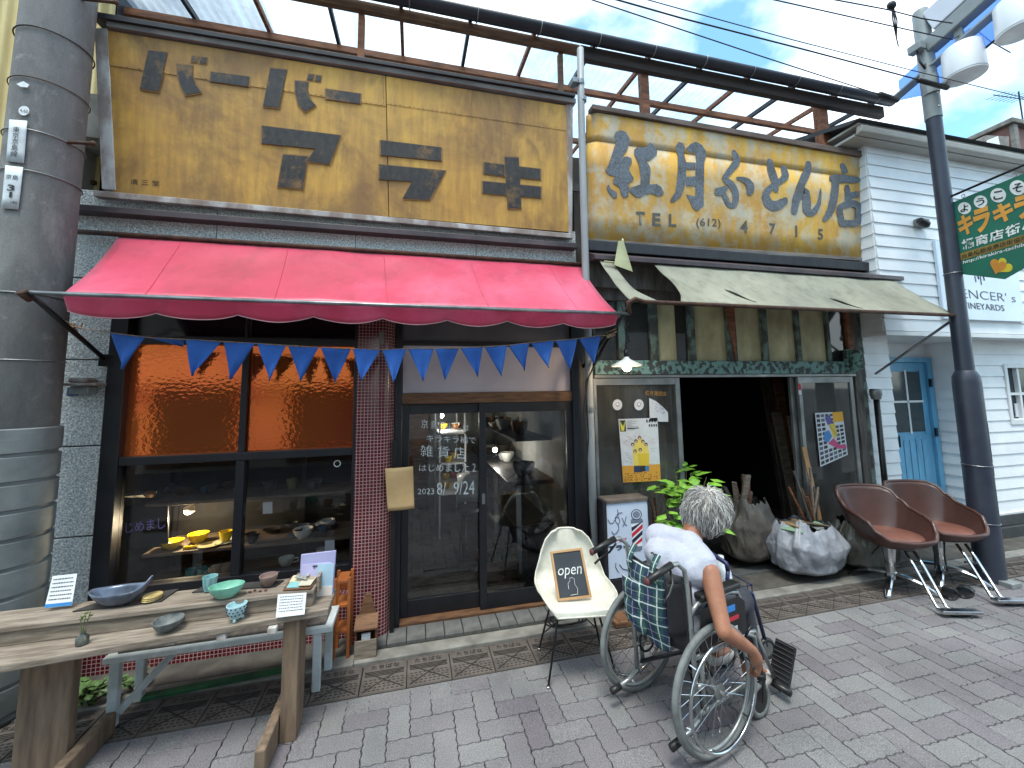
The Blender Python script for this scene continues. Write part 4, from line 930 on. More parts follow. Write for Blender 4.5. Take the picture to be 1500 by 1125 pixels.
for k in range(14):
    x = -2.3+k*.56; MB().tube([V((x, 3.10-.064*math.cos(a), zgut+.05-.064*math.sin(a))) for a in [math.pi*i/8 for i in range(9)]]+[V((x, 3.2, zgut+.02))], .005, 5).build('gutter_bracket', ALU, rt, smooth=True)
MB().box(-2.5, 5.0, 3.34, 7.4, 3.55, 3.88).build('flat_roof', CONC, rt)
MB().box(1.43, 5.0, 3.34, 3.44, 2.84, 3.54).build('upper_wall', GREYWOOD, fs)
MB().slab([FY(1215, 212, 3.3), FY(1285, 185, 3.3), FY(1268, 225, 3.3), FY(1225, 222, 3.3)], (0, .3, 0)).build('verge_board', WOOD_DARK, rt)
# ================================================================ white clapboard house
WHITE = pm('white_siding', C(226, 229, 230), C(212, 216, 219), .55, ns=3, bump=.12, bs=25, dirt=.12, dc=C(170, 174, 176))
TRIMW = pm('white_trim', C(220, 222, 222), C(204, 207, 208), .5, ns=3, bump=.05, dirt=.15)
EAVE = pm('beige_eave', C(176, 172, 164), C(158, 154, 146), .5, ns=2, bump=.05)
YO, YW = 3.06, 3.27
wh = thing('white_house', 'white clapboard shop house with overhanging upper floor and blue door', 'house', (6, YW, 0))
XC = FY(1296, 489, YO).x; z_so = FY(1400, 494, YO).z
XS0 = xz(1257, 600)[0]+.17; XS1 = FY(1309, 600, YW).x
XR = FY(1424, 600, YW).x; YD = FX(1372, 600, XR).y
XE = 9.5; PITCH = .128
def board(x0, x1, y, z, name='clapboard', mt=WHITE, along='x', par=None):
    mb = MB(); h = PITCH+.012
    if along == 'x': mb.slab([(x0, y, z), (x0, y-.016, z), (x0, y-.004, z+h), (x0, y, z+h)], (x1-x0, 0, 0))
    else: mb.slab([(y, x0, z), (y-.016, x0, z), (y-.004, x0, z+h), (y, x0, z+h)], (0, x1-x0, 0))
    return mb.build(name, mt, par or wh)
z_ev = FY(1400, 232, YO).z+.05
z = z_so+.05; k = 0
while z < z_ev-.05:
    board(XC, XE, YO, z); 
    z += PITCH
MB().box(XC, XE, YO, 3.9, z_so+.045, z_ev+.2).build('upper_wall', WHITE, wh)
MB().box(XC-.012, XE, YO-.022, 3.9, z_so, z_so+.044).build('soffit_board', TRIMW, wh, bevel=.004)
zz = z_so+.05
for i in range(int((z_ev-z_so)/PITCH)): board(YO+.005, 3.33, XC, zz+i*PITCH, along='y')
# lower walls
zbase = .26
z = zbase
while z < z_so-.02:
    h_ = z
    board(XS0, XS1, YW, z)
    z += PITCH
z = zbase
WNX0, WNX1 = FY(1470, 560, YW).x, FY(1530, 560, YW).x; WNZ0, WNZ1 = FY(1478, 622, YW).z, FY(1474, 533, YW).z
while z < z_so-.02:
    if WNZ0-.06 < z < WNZ1-.02: board(XR, WNX0-.002, YW, z); board(WNX1+.002, XE, YW, z)
    else: board(XR, XE, YW, z)
    board(YW+.012, YD, XR, z, along='y')
    z += PITCH
MB().box(XS0, XS1, YW, 3.9, zbase-.02, z_so).box(XR, XE, YW+.12, 4.6, zbase-.02, z_so).box(XR, WNX0, YW, YW+.12, zbase-.02, z_so).box(WNX1, XE, YW, YW+.12, zbase-.02, z_so).box(WNX0, WNX1, YW, YW+.12, zbase-.02, WNZ0).box(WNX0, WNX1, YW, YW+.12, WNZ1, z_so).build('lower_wall', WHITE, wh)
MB().box(XS1-.3, XR, YD+.05, YD+.2, 0, z_so).build('recess_wall', WHITE, wh)
PLINTH = pm('dark_plinth', C(62, 64, 66), C(46, 48, 50), .7, ns=6, bump=.2)
MB().box(XR-.02, XE, YW-.06, YW+.1, 0, .12).box(XR-.01, XE, YW-.035, YW+.1, .123, zbase-.022).build('plinth', PLINTH, wh, bevel=.006)
MB().box(XR-.005, XE, YW-.03, YW, zbase-.02, zbase+.0).build('drip_trim', TRIMW, wh)
MB().box(XS0, XS1+.01, YW-.04, YW+.3, 0, zbase-.022).build('plinth', PLINTH, wh, bevel=.006)
MB().box(XS1, XR-.022, YW-.02, YD+.05, 0, .10).build('porch_step', CONC, wh)
# blue door
BLUED = pm('teal_blue_door_paint', C(98, 164, 200), C(84, 146, 182), .45, ns=4, sc=(3, 3, .6), bump=.12, dirt=.15)
bx0, bx1 = FY(1300, 600, YD).x, FY(1363, 600, YD).x; bz1 = FY(1350, 531, YD).z
bd = MB().box(bx0-.1, bx0, YD-.02, YD+.05, .1, bz1+.06).box(bx1, bx1+.08, YD-.02, YD+.05, .1, bz1+.06).box(bx0, bx1, YD-.018, YD+.05, bz1, bz1+.058).build('door_frame', BLUED, wh, bevel=.004)
dz_m = FY(1350, 636, YD).z
dr_ = MB().box(bx0+.004, bx1-.004, YD+.012, YD+.045, .11, bz1-.004).build('door', BLUED, wh, bevel=.003)
DPANE = pm('dark_door_pane', C(48, 64, 70), C(38, 50, 56), .1, ns=2, bump=0, dirt=.1)
wd_ = bx1-bx0
for i in range(2):
    for jz in range(2):
        x0 = lerp(bx0+.1, bx1-.1, i/2)+.012; x1 = lerp(bx0+.1, bx1-.1, (i+1)/2)-.012
        z0 = lerp(dz_m+.02, bz1-.1, jz/2)+.012; z1 = lerp(dz_m+.02, bz1-.1, (jz+1)/2)-.012
        MB().box(x0, x1, YD+.006, YD+.013, z0, z1).build('pane', DPANE, dr_)
for i in range(2): x = lerp(bx0+.1, bx1-.1, i); MB().box(x-.012, x+.012, YD+.002, YD+.013, dz_m+.01, bz1-.09).build('glazing_bar', BLUED, dr_)
x = (bx0+bx1)/2; MB().box(x-.012, x+.012, YD+.0, YD+.013, dz_m+.01, bz1-.09).build('glazing_bar', TRIMW, dr_)
z = lerp(dz_m+.02, bz1-.1, .5); MB().box(bx0+.1, bx1-.1, YD-.0, YD+.0125, z-.012, z+.012).build('glazing_bar', TRIMW, dr_)
for i in range(5): x = lerp(bx0+.1, bx1-.1, i/5); MB().box(x+.003, x+wd_*.16, YD+.007, YD+.013, .16, dz_m-.06).build('door_plank', BLUED, dr_)
for zz in (bz1-.25, (bz1+.1)/2+.1, .35): MB().box(bx1-.01, bx1+.025, YD-.035, YD-.018, zz-.05, zz+.05).build('hinge', BLACK_METAL, dr_)
MB().tube([(bx0+.06, YD+.01, .98), (bx0+.06, YD-.05, 1.0), (bx0+.06, YD-.05, 1.12), (bx0+.06, YD+.01, 1.14)], .01, 8).build('handle', BLACK_METAL, dr_)
# right window
wn_ = MB().box(WNX0, WNX0+.05, YW-.025, YW+.1, WNZ0, WNZ1).box(WNX1-.05, WNX1, YW-.025, YW+.1, WNZ0, WNZ1).box(WNX0+.05, WNX1-.05, YW-.025, YW+.1, WNZ0, WNZ0+.06).box(WNX0+.05, WNX1-.05, YW-.025, YW+.1, WNZ1-.05, WNZ1).build('window_frame', TRIMW, wh, bevel=.004)
MB().box(WNX0+.05, WNX1-.05, YW+.04, YW+.046, WNZ0+.06, WNZ1-.05).build('pane', DPANE, wn_)
xmid = FY(1493, 560, YW).x; MB().box(xmid-.018, xmid+.018, YW+.0, YW+.038, WNZ0+.06, WNZ1-.05).build('mullion', TRIMW, wn_)
zm_ = FY(1485, 577, YW).z; MB().box(WNX0+.05, WNX1-.05, YW+.002, YW+.037, zm_-.015, zm_+.015).build('mullion', TRIMW, wn_)
for i in range(3): MB().box(WNX0+.09+i*.12, WNX0+.16+i*.12, YW+.03, YW+.0385, WNZ0+.08, WNZ0+.16+.08*(i % 2)).build('window_sticker', PAPER, wn_)
# eave
ze = FY(1375, 207, 2.9).z
MB().slab([(XC-.3, 2.92, ze+.02), (XC-.3, 2.865, ze-.0), (XC-.3, 2.88, ze-.06), (XC-.3, 2.94, ze-.07)], (XE-XC+.3, 0, 0)).build('gutter', EAVE, wh, bevel=.01)
MB().box(XC-.3, XE, 2.943, YO+.3, ze-.075, ze-.05).build('soffit', EAVE, wh)
MB().box(XC-.3, XE, 2.90, 3.9, ze+.022, ze+.045).build('roof_edge', EAVE, wh)
MB().slab([(XC-.35, 2.85, ze+.052), (XC-.35, 5.5, ze+.9), (XC-.35, 5.5, ze+.8), (XC-.35, 2.95, ze+.045)], (XE-XC, 0, 0)).build('roof', PLINTH, wh)
MB().box(XC-.02, XE, YO-.01, YO+.3, z_ev-.06, ze-.08).build('frieze', WHITE, wh)
# shop sign of the white house
SB = [FY(*p, YO-.03) for p in ((1365, 350), (1480, 366), (1503, 473), (1383, 466))]
zt_s, zb_s = (SB[0].z+SB[1].z)/2, (SB[2].z+SB[3].z)/2; xl_s, xr_s = (SB[0].x+SB[3].x)/2, (SB[1].x+SB[2].x)/2
ss = thing('vineyard_signboard', 'pale blue shop signboard with thin grey capitals on the white house', 'signboard', (xl_s, YO, zb_s))
MB().box(xl_s, xr_s, YO-.045, YO-.016, zb_s, zt_s).build('panel', pm('pale_blue_panel', C(206, 220, 232), C(198, 213, 227), .35, ns=2, bump=.02, dirt=.06), ss, bevel=.003)
SG = pm('sign_grey_letter', C(74, 78, 84), None, .5, bump=0, dirt=0); Ys = YO-.046
def sq(a, b, c, d): return [FY(*p, Ys) for p in (a, b, c, d)]
text('lettering', "SPENCER' s", sq((1385, 420), (1487, 431), (1488, 443), (1388, 434)), SG, ss, ext=.001, nrm=V((0, -1, 0)), bold=-.008)
text('lettering', 'VINEYARDS', sq((1409, 442), (1470, 447), (1472, 456), (1411, 451.5)), SG, ss, ext=.001, nrm=V((0, -1, 0)), bold=.012)
gm = MB()
for k, (px_, ln) in enumerate(((1428, 9), (1436, 13), (1440, 7), (1432, 5))): a = FY(px_, 404, Ys-.002); b = FY(px_+2, 404+ln, Ys-.002); gm.bar(a, b, .012, .002)
gm.build('vine_emblem', SG, ss)
# flood lamp on the wall
wl_ = FY(1352, 325, YO-.1)
sl = thing('wall_spotlight', 'grey spotlight on the white boarding left of the lamp post', 'spotlight', (wl_.x, YO, wl_.z))
MB().box(wl_.x-.0, wl_.x+.16, YO-.07, YO-.017, wl_.z-.03, wl_.z+.06).build('bracket', ALU, sl, bevel=.006)
MB().lathe([(0, -.05), (.035, -.05), (.04, 0), (.03, .06), (0, .07)], wl_+V((-.03, -.02, -.02)), 16, Matrix.Rotation(R(-70), 3, 'Y')).build('head', BLACK_METAL, sl, smooth=True, auto=40)
MB().tube([FY(1412, 515, YW-.03), FY(1418, 511, YW-.05), FY(1424, 513, YW-.05), FY(1423, 519, YW-.05), FY(1417, 520, YW-.05), FY(1411, 516, YW-.04)], .006, 6).build('cable_loop', CABLE, sl)

# ================================================================ street lamp
NAVY = pm('navy_lamp_paint', C(48, 54, 68), C(40, 46, 60), .42, ns=4, bump=.08, dirt=.2, dc=C(90, 92, 94))
GREYP = pm('grey_lamp_paint', C(140, 146, 146), C(122, 128, 128), .45, ns=3, bump=.06, dirt=.15)
b0 = G(1452, 850); LX, LY = b0.x, b0.y
sl = thing('street_lamp', 'navy street lamp post with grey lamp arm reaching over the lane', 'street lamp', (LX, LY, 0))
MB().lathe([(.098, 0), (.096, .4), (.094, 1.72), (.09, 1.78), (.066, 1.83), (.0, 1.83)], (LX, LY, 0), 28).build('lower_post', NAVY, sl, smooth=True, auto=50)
MB().lathe([(.064, 1.82), (.061, 3.0), (.058, 4.30)], (LX, LY, 0), 24).build('upper_post', NAVY, sl, smooth=True, auto=50)
MB().lathe([(.064, 4.29), (.064, 5.40), (.058, 5.44), (0, 5.45)], (LX, LY, 0), 24).build('grey_head', GREYP, sl, smooth=True, auto=50)
MB().box(LX-.06, LX+.06, LY-.16, LY-.05, .0, .04).build('base_plate', GREYP, sl, bevel=.004)
for z in (4.38, 4.52): MB().ell((LX-.02, LY-.062, z), .011, 8, 6).build('bolt', CHROME, sl)
XA = LX
def ax(x, y): p = FX(x, y, XA); return p
lo0, lo1 = ax(1313, 143), ax(1480, 0); lo2 = lo0+(lo1-lo0)*1.9
MB().bar(lo0, lo2, .10, .02, up=(0, 0, 1)).build('lower_bar', GREYP, sl, bevel=.003)
up0 = ax(1345, 100); d_ = (lo1-lo0).normalized(); up0 = V((XA, LY-.03, 5.02))
MB().bar(up0, up0+d_*2.0, .12, .14).build('upper_beam', GREYP, sl, bevel=.01)
lbx = up0+V((0, 0, .22)); MB().bar(lbx+d_*.04, lbx+d_*2.0, .10, .24).build('light_box', pm('grey_white_acrylic', C(206, 208, 214), C(190, 192, 200), .35, ns=2, bump=.02), sl, bevel=.01)
for k in range(5):
    s_ = .22+k*.38; a = up0+d_*s_; b = lo0+d_*(s_+.14+.12); MB().bar(a, V((XA, a.y-.02, b.z)), .03, .06).build('web_plate', GREYP, sl, bevel=.003)
t = NT('blue_acrylic_sheet'); tr = t.n('ShaderNodeBsdfTransparent'); tr.inputs['Color'].default_value = (.45, .62, .92, 1); df = t.n('ShaderNodeBsdfTranslucent'); df.inputs['Color'].default_value = (.4, .55, .9, 1)
ms = t.n('ShaderNodeMixShader'); ms.inputs[0].default_value = .35; t.l(tr.outputs[0], ms.inputs[1]); t.l(df.outputs[0], ms.inputs[2]); t.l(ms.outputs[0], t.out.inputs['Surface']); BLUEAC = t.m
bl0 = lo0+V((0, .0, .16)); 
MB().slab([lo0+V((.055, -.0, .2)), lo0+d_*1.9+V((.055, 0, .2)), lo0+d_*1.9+V((.055, 0, -.16)), lo0+d_*.25+V((.055, 0, -.20)), lo0+V((.055, 0, -.02))], (.006, 0, 0)).build('acrylic_panel', BLUEAC, sl)
MB().bar(lo0+d_*.25+V((.058, 0, -.2)), lo0+d_*1.9+V((.058, 0, -.16)), .014, .014).build('panel_edge', BLACK_METAL, sl)
LAMPW = NT('frosted_lamp_shade'); LAMPW.bsdf(C(206, 210, 212), .35, 0, None, Transmission_Weight=.0, Subsurface_Weight=.0); LAMPW = LAMPW.m
for k, (cx_, cy_) in enumerate(((1411, 88), (1492, 20), (1560, -45))):
    c_ = FX(cx_, cy_, XA-.02); M_ = Matrix.Rotation(R(0), 3, 'X')
    lm = MB().lathe([(0, .13), (.12, .13), (.135, .11), (.142, -.15)], c_, 30).build('lamp_shade', LAMPW, sl, smooth=True, auto=40)
    MB().lathe([(0, -.155), (.139, -.152), (.139, -.165), (0, -.175)], c_, 30).build('diffuser', pm('frosted_diffuser', C(232, 234, 236), None, .4, bump=0, dirt=0), lm, smooth=True, auto=40)
    MB().tube([c_+V((0, 0, .13)), c_+V((.02, 0, .22))], .018, 10).build('stem', GREYP, lm)
MB().box(LX-.15, LX-.07, LY-.05, LY+.06, 4.98, 5.06).build('junction_box', GREYP, sl, bevel=.008)
MB().tube([(LX-.12, LY, 5.0), (LX-.13, LY-.02, 4.85), (LX-.09, LY-.03, 4.78), (LX-.06, LY-.02, 4.84)], .009, 6).build('cable_tail', CABLE, sl, smooth=True)
MB().lathe([(0, -.09), (.06, -.09), (.06, .09), (0, .09)], (LX-.02, LY-.02, 4.62), 10).build('lug', GREYP, sl)
wp = FX(1405, 640, LX-.09); sk = MB()
st_ = [V((LX+.098*math.cos(a), LY+.098*math.sin(a), 0)) for a in [R(-62)+R(44)*i/6 for i in range(7)]]
def onpost(a0, a1, z0, z1, r_, mt, nm_):
    mb = MB(); n_ = 6; P_ = [V((LX+r_*math.cos(lerp(a0, a1, i/n_)), LY+r_*math.sin(lerp(a0, a1, i/n_)), z)) for z in (z0, z1) for i in range(n_+1)]
    mb.add(P_, [(i, i+1, n_+1+i+1, n_+1+i) for i in range(n_)]); return mb.build(nm_, mt, sl)
onpost(R(-72), R(-36), 1.02, 1.36, .097, PAPER, 'paper_sticker'); onpost(R(-58), R(-26), .90, .98, .0975, flat(30, 150, 206), 'blue_tag')
for z in (.99, .5): MB().tube([(LX+.099*math.cos(a), LY+.099*math.sin(a), z+.006*math.sin(a)) for a in [R(360)*i/28 for i in range(28)]], .003, 5, True).build('wire_tie', STEEL, sl)
MB().tube([(LX+.066*math.cos(a), LY+.066*math.sin(a), 2.74) for a in [R(360)*i/24 for i in range(24)]], .003, 5, True).build('wire_tie', STEEL, sl)
# green banner hung from a rod
ro = V((LX, LY, 3.46)); XBn = LX+.02
bnr = thing('green_banner', 'green shopping street banner with orange katakana and heart on a rod', 'banner', (XBn, LY-.1, 2.6))
def gx(x, y): return FX(x, y, XBn)
r0, r1 = gx(1378, 295), gx(1500, 242); r2_ = r0+(r1-r0)*1.7
MB().tube([V((LX, LY, r0.z)), r2_], .011, 8).build('rod', BLACK_METAL, bnr, smooth=True)
BGREEN = pm('banner_green', C(20, 104, 84), C(16, 92, 74), .55, ns=3, bump=.06, dirt=.1)
# banner plane: unit directions along rod and down, laid out from photo corners
tl, tr_ = gx(1389, 299), gx(1500, 254); tr_ = tl+(tr_-tl)*1.28
blp = gx(1404, 401); brp = tr_+(blp-tl); tipb = gx(1471, 409)
MB().slab([tl, tr_, brp, tipb, blp], (.012, 0, 0)).build('cloth_panel', BGREEN, bnr)
def gq(*ps): return [gx(*p)+V((-.002, 0, 0)) for p in ps]
nb = V((-1, 0, 0))
WH_ = pm('banner_white', C(226, 230, 228), None, .6, bump=0, dirt=0); OR_ = pm('banner_orange', C(222, 156, 62), None, .6, bump=0, dirt=0); GD_ = pm('banner_gold', C(150, 120, 50), None, .6, bump=0, dirt=0); DG_ = pm('banner_dark', C(16, 40, 34), None, .6, bump=0, dirt=0)
for ch, cx_, cy_, r_ in (('よ', 1413, 305, 9.6), ('う', 1436.5, 295.5, 10), ('こ', 1462.5, 286, 11.5), ('そ', 1491, 275, 12)):
    mb = MB(); mb.poly([gx(cx_+r_*math.cos(2*math.pi*k/24), cy_+r_*.92*math.sin(2*math.pi*k/24)-.0*k)+V((-.002, 0, 0)) for k in range(24)]); mb.build('white_dot', WH_, bnr)
    s_ = r_*.62; text('lettering', ch, [gx(cx_-s_, cy_-s_*.7)+V((-.003, 0, 0)), gx(cx_+s_, cy_-s_*1.1)+V((-.003, 0, 0)), gx(cx_+s_, cy_+s_*.7)+V((-.003, 0, 0)), gx(cx_-s_, cy_+s_*1.1)+V((-.003, 0, 0))], DG_, bnr, ext=.001, nrm=nb, bold=.02)
for ch, q_ in (('キ', ((1401, 318), (1424, 311), (1427, 340), (1407, 348))), ('ラ', ((1424, 309), (1450, 300), (1452, 335), (1430, 344))), ('キ', ((1452, 303), (1483, 292), (1486, 320), (1458, 330))), ('ラ', ((1484, 290), (1514, 280), (1516, 314), (1490, 324)))):
    text('lettering', ch, gq(*q_), OR_, bnr, ext=.001, nrm=nb, bold=.05)
for ch, q_ in (('橘', ((1408, 352), (1427, 347), (1428, 361), (1410, 367))), ('商', ((1429, 346), (1447, 341), (1448, 356), (1430, 361))), ('店', ((1449, 340), (1470, 334), (1471, 349), (1450, 355))), ('街', ((1472, 333), (1494, 325), (1495, 342), (1474, 348))), ('へ', ((1497, 328), (1512, 323), (1513, 336), (1498, 341)))):
    text('lettering', ch, gq(*q_), WH_, bnr, ext=.001, nrm=nb, bold=.025)
MB().poly(gq((1401, 373), (1520, 338), (1520, 349), (1402, 383))).build('gold_stripe', GD_, bnr)
text('lettering', '向島橘銀座商店街協同組合', gq((1409, 373), (1528, 336), (1528, 344), (1410, 380)), DG_, bnr, ext=.002, nrm=nb, bold=.01, res=2)
text('lettering', 'http://kirakira-tachibana.jp', gq((1411, 382), (1530, 346), (1530, 354), (1411, 388)), WH_, bnr, ext=.001, nrm=nb, bold=.01, res=2)
def heart(cx_, cy_, s_, rot): 
    pts = []
    for k in range(28):
        a = 2*math.pi*k/28; x = 16*math.sin(a)**3/17; y = -(13*math.cos(a)-5*math.cos(2*a)-2*math.cos(3*a)-math.cos(4*a))/17
        pts.append((cx_+s_*(x*math.cos(rot)-y*math.sin(rot)), cy_+s_*(x*math.sin(rot)+y*math.cos(rot))))
    return pts
MB().poly([gx(*p)+V((-.002, 0, 0)) for p in heart(1471, 390, 13, .75)]).build('heart', pm('banner_yellow', C(214, 196, 52), None, .6, bump=0), bnr)
MB().poly([gx(*p)+V((-.003, 0, 0)) for p in heart(1462, 390, 13, .3)]).build('heart', pm('banner_amber', C(208, 138, 48), None, .6, bump=0), bnr)
for p in ((1411, 287), (1486, 257)):
    q_ = gx(*p); MB().tube([q_+V((0, .012*math.cos(a), .016*math.sin(a))) for a in [R(30)*i for i in range(12)]], .003, 5, True).build('ring', STEEL, bnr)

# ================================================================ concrete utility pole on the left
t = NT('grimy_pole_concrete'); v1 = t.coord((1, 1, .35))
cc = t.ramp(t.noise(3, v1, 8, .65), (.3, C(132, 131, 129)), (.55, C(100, 99, 98)), (.75, C(152, 151, 149))); cc = t.mix(t.math('MULTIPLY', t.ramp(t.noise(9, t.coord(), 9, .7), (.58, 0.0), (.7, 1.0)), .6), cc, C(156, 154, 150))
cc = t.mix(1.0, cc, t.ramp(t.noise(150, t.coord(), 3, .7), (.3, .8), (.7, 1.15)), 'MULTIPLY')
PCONC = t.bsdf(cc, .85, 0, t.noise(120, t.coord(), 5, .7), .35, .004)
UX, UY = -2.205, 2.94
up = thing('utility_pole', 'thick grey concrete utility pole in front of the shop on the left', 'pole', (UX, UY, 0))
MB().lathe([(.172, 0), (.165, 2.5), (.155, 7.0), (.145, 9.5)], (UX, UY, 0), 40).build('shaft', PCONC, up, smooth=True)
zc1 = FY(60, 640, UY).z
SLV = pm('ribbed_grey_sleeve', C(124, 130, 130), C(98, 104, 104), .6, ns=6, bump=.2, dirt=.4)
prof = [(.180, 0.02)]; z = .05
while z < zc1-.05: prof += [(.172, z), (.186, z+.006), (.1865, z+.13), (.172, z+.136)]; z += .15
prof += [(.186, zc1-.06), (.187, zc1), (.174, zc1+.004)]
MB().lathe(prof, (UX, UY, 0), 40).build('sleeve', SLV, up, smooth=True, auto=30)
for px_, py_, mt in ((60, 52, CABLE), (60, 200, STEEL), (60, 258, STEEL), (50, 432, STEEL), (50, 528, STEEL), (60, 125, RUST)):
    z = FY(px_, py_, UY-.1).z; rr = .17
    MB().tube([(UX+rr*math.cos(a), UY+rr*math.sin(a), z) for a in [R(360)*i/36 for i in range(36)]], .004 if mt is not RUST else .003, 5, True).build('band', mt, up, smooth=True)
for px_, py_, ln in ((140, 13, .17), (128, 219, .12)):
    z = FY(px_, py_, UY).z; MB().tube([(UX+.13, UY-.06, z), (UX+.17+ln, UY-.08, z)], .010, 8).ell((UX+.17+ln, UY-.08, z), .016, 8, 6).build('step_bolt', RUST, up, smooth=True)
def oncyl(px0, py0, px1, py1, r_, cx_, cy_):
    return None
def pole_pt(x, y, r_=.172):
    d = ray(x, y); dx, dy = d.x, d.y; ox, oy = -UX, -UY; A = dx*dx+dy*dy; B = 2*(ox*dx+oy*dy); Cc = ox*ox+oy*oy-r_*r_; D = max(0, B*B-4*A*Cc); t_ = (-B-math.sqrt(D))/(2*A); return O_+d*t_
def pole_plate(nm_, q_, mt, rr=.174):
    mb = MB(); mb.grid(lambda u, v: pole_pt(lerp(lerp(q_[0][0], q_[1][0], u), lerp(q_[3][0], q_[2][0], u), v), lerp(lerp(q_[0][1], q_[1][1], u), lerp(q_[3][1], q_[2][1], u), v), rr), 6, 4)
    return mb.build(nm_, mt, up, smooth=True, solid=.002)
PLATE = pm('enamel_number_plate', C(206, 212, 214), C(190, 196, 198), .4, ns=12, bump=.05, dirt=.5, dc=C(120, 84, 60))
pa = pole_plate('number_plate', ((14, 175), (40, 177), (35, 239), (9, 236)), PLATE); pb = pole_plate('number_plate', ((8, 242), (34, 245), (27, 307), (2, 305)), PLATE)
def ptext(body, q_, par, bold=0): 
    text('lettering', body, [pole_pt(x, y, .177) for x, y in q_], INK, par, ext=.001, nrm=V((.35, -.93, 0)).normalized(), bold=bold, res=2)
ptext('東\n京\n京\n島\n線', ((19, 185), (29, 186), (25, 230), (15, 229)), pa); ptext('京島', ((9, 255), (27, 257), (26, 264), (8, 262)), pb); ptext('3', ((11, 270), (22, 271), (21, 280), (10, 279)), pb, .02); ptext('1', ((14, 281), (18, 281), (17, 289), (13, 289)), pb, .02); ptext('14m', ((16, 294), (25, 295), (25, 299), (16, 298)), pb)
mb = MB(); mb.poly([pole_pt(35+8*math.cos(a), 162+7*math.sin(a), .1745) for a in [R(360)*i/18 for i in range(18)]]); so_ = mb.build('round_sticker', PAPER, up); ptext('4-60', ((29, 159), (41, 161), (41, 166), (29, 164)), so_)
mb = MB(); mb.poly([pole_pt(*p, .1745) for p in ((24, 123), (34, 119), (43, 124), (40, 128), (30, 127))]); mb.build('torn_sticker', PAPER, up)

# ================================================================ neighbour on the left with rusty corrugated cladding
t = NT('cream_corrugated_iron'); v1 = t.coord((1, 1, .25))
cc = t.ramp(t.noise(5, v1, 8, .65), (.35, C(206, 190, 138)), (.6, C(186, 164, 108)), (.72, C(140, 92, 58))); CREAM = t.bsdf(cc, .6, 0, t.noise(30, v1, 4), .2, .004)
lh = thing('corrugated_house', 'neighbouring house clad in cream corrugated iron behind the pole', 'house', (-4, 3.65, 0))
for k in range(5):
    x1 = -2.36-k*.78; x0 = x1-.80
    MB().grid(lambda u, v: V((lerp(x0, x1, u), 3.62+.012*math.sin(u*22*math.pi), lerp(0, 8, v))), 132, 1).build('iron_sheet', CREAM, lh, smooth=True)
MB().box(-6.2, -2.37, 3.65, 8, 0, 7.9).build('frame', WOOD_DARK, lh)
MB().bar((-6.2, 3.6, FY(140, 268, 3.6).z), (-2.37, 3.6, FY(140, 268, 3.6).z), .02, .03).build('batten', RUST, lh)
# ================================================================ overhead wires
def wire(pts, Y, r_, label, bunch=False):
    P_ = [FY(x, y, Y) for x, y in pts]; d = (P_[0]-P_[-1]).normalized(); P_ = [P_[0]+d*6]+P_
    single(MB().tube(P_, r_, 6), 'overhead_wire', CABLE, label, 'wire', smooth=True, group='overhead wires')
wire([(868, 0), (1000, 44), (1120, 84), (1290, 139)], 2.45, .0045, 'lowest thin overhead wire ending in a black sleeve by the lamp')
wire([(905, 0), (1000, 27), (1180, 73), (1350, 118), (1386, 128)], 2.45, .006, 'thick middle overhead wire passing behind the lamp post')
wire([(950, 0), (1000, 14), (1160, 58), (1340, 104), (1500, 143)], 2.3, .0035, 'topmost long thin overhead wire above the rooftops')
wire([(1225, 0), (1300, 14), (1350, 27), (1395, 34)], 2.2, .005, 'short overhead wire at the top running into the lamp arm')
wire([(1395, 58), (1425, 40), (1450, 60), (1480, 77)], 2.35, .005, 'slack thin wire drooping behind the lamp arm')
a, b = FY(1288, 138, 2.45), FY(1315, 147, 2.45); single(MB().tube([a, b], .022, 8), 'wire_sleeve', CABLE, 'black insulating sleeve on the wire left of the lamp post', 'sleeve', smooth=True)
a, b = FY(1345, 117, 2.45), FY(1388, 129, 2.45); single(MB().tube([a, b], .02, 8), 'wire_sleeve', CABLE, 'black insulating sleeve on the wire crossing in front of the lamp post', 'sleeve', smooth=True)
c0 = FY(1306, 8, 2.3); ins = thing('wire_insulator', 'small black insulator with hanging leads above the lamp post', 'insulator', c0)
MB().ell(c0, (.04, .03, .035), 10, 8).build('body', CABLE, ins, smooth=True)
for k in range(3): MB().tube([c0+V((.01*k, 0, -.02)), FY(1308+3*k, 30, 2.3), FY(1313, 55, 2.4), FY(1316, 68, 2.55)], .005, 5).build('lead', CABLE, ins, smooth=True)
# ================================================================ far roofs on the right
fh = thing('far_house', 'distant brown house top with tiled roof rising above the white eave', 'house', (16, 7, 0))
BRICKC = pm('brown_far_wall', C(112, 78, 72), C(92, 62, 58), .8, ns=2, bump=.1); TILEG = pm('far_roof_tile', C(128, 122, 114), C(92, 88, 84), .8, ns=5, bump=.2)
Yh = 7.0; q0 = FY(1478, 184, Yh); 
MB().box(q0.x, q0.x+6, Yh, Yh+4, 0, q0.z).build('wall', BRICKC, fh); MB().box(q0.x-.15, q0.x+6.2, Yh-.15, Yh+4.1, q0.z+.002, q0.z+.14).build('parapet', TILEG, fh, bevel=.02)
MB().box(q0.x-.02, q0.x+.14, Yh-.1, Yh-.004, 0, q0.z-.01).build('downpipe', TILEG, fh)
Yr = 6.4; a, b, c_ = FY(1420, 212, Yr), FY(1445, 198, Yr), FY(1478, 200, Yr)
r_h = thing('far_tiled_roof', 'far grey tiled roof ridge seen just left of the brown house', 'roof', (a.x, Yr, a.z-2))
MB().slab([a, b, c_, FY(1478, 232, Yr), FY(1420, 220, Yr)], (0, 3, 0)).build('roof_slope', TILEG, r_h)
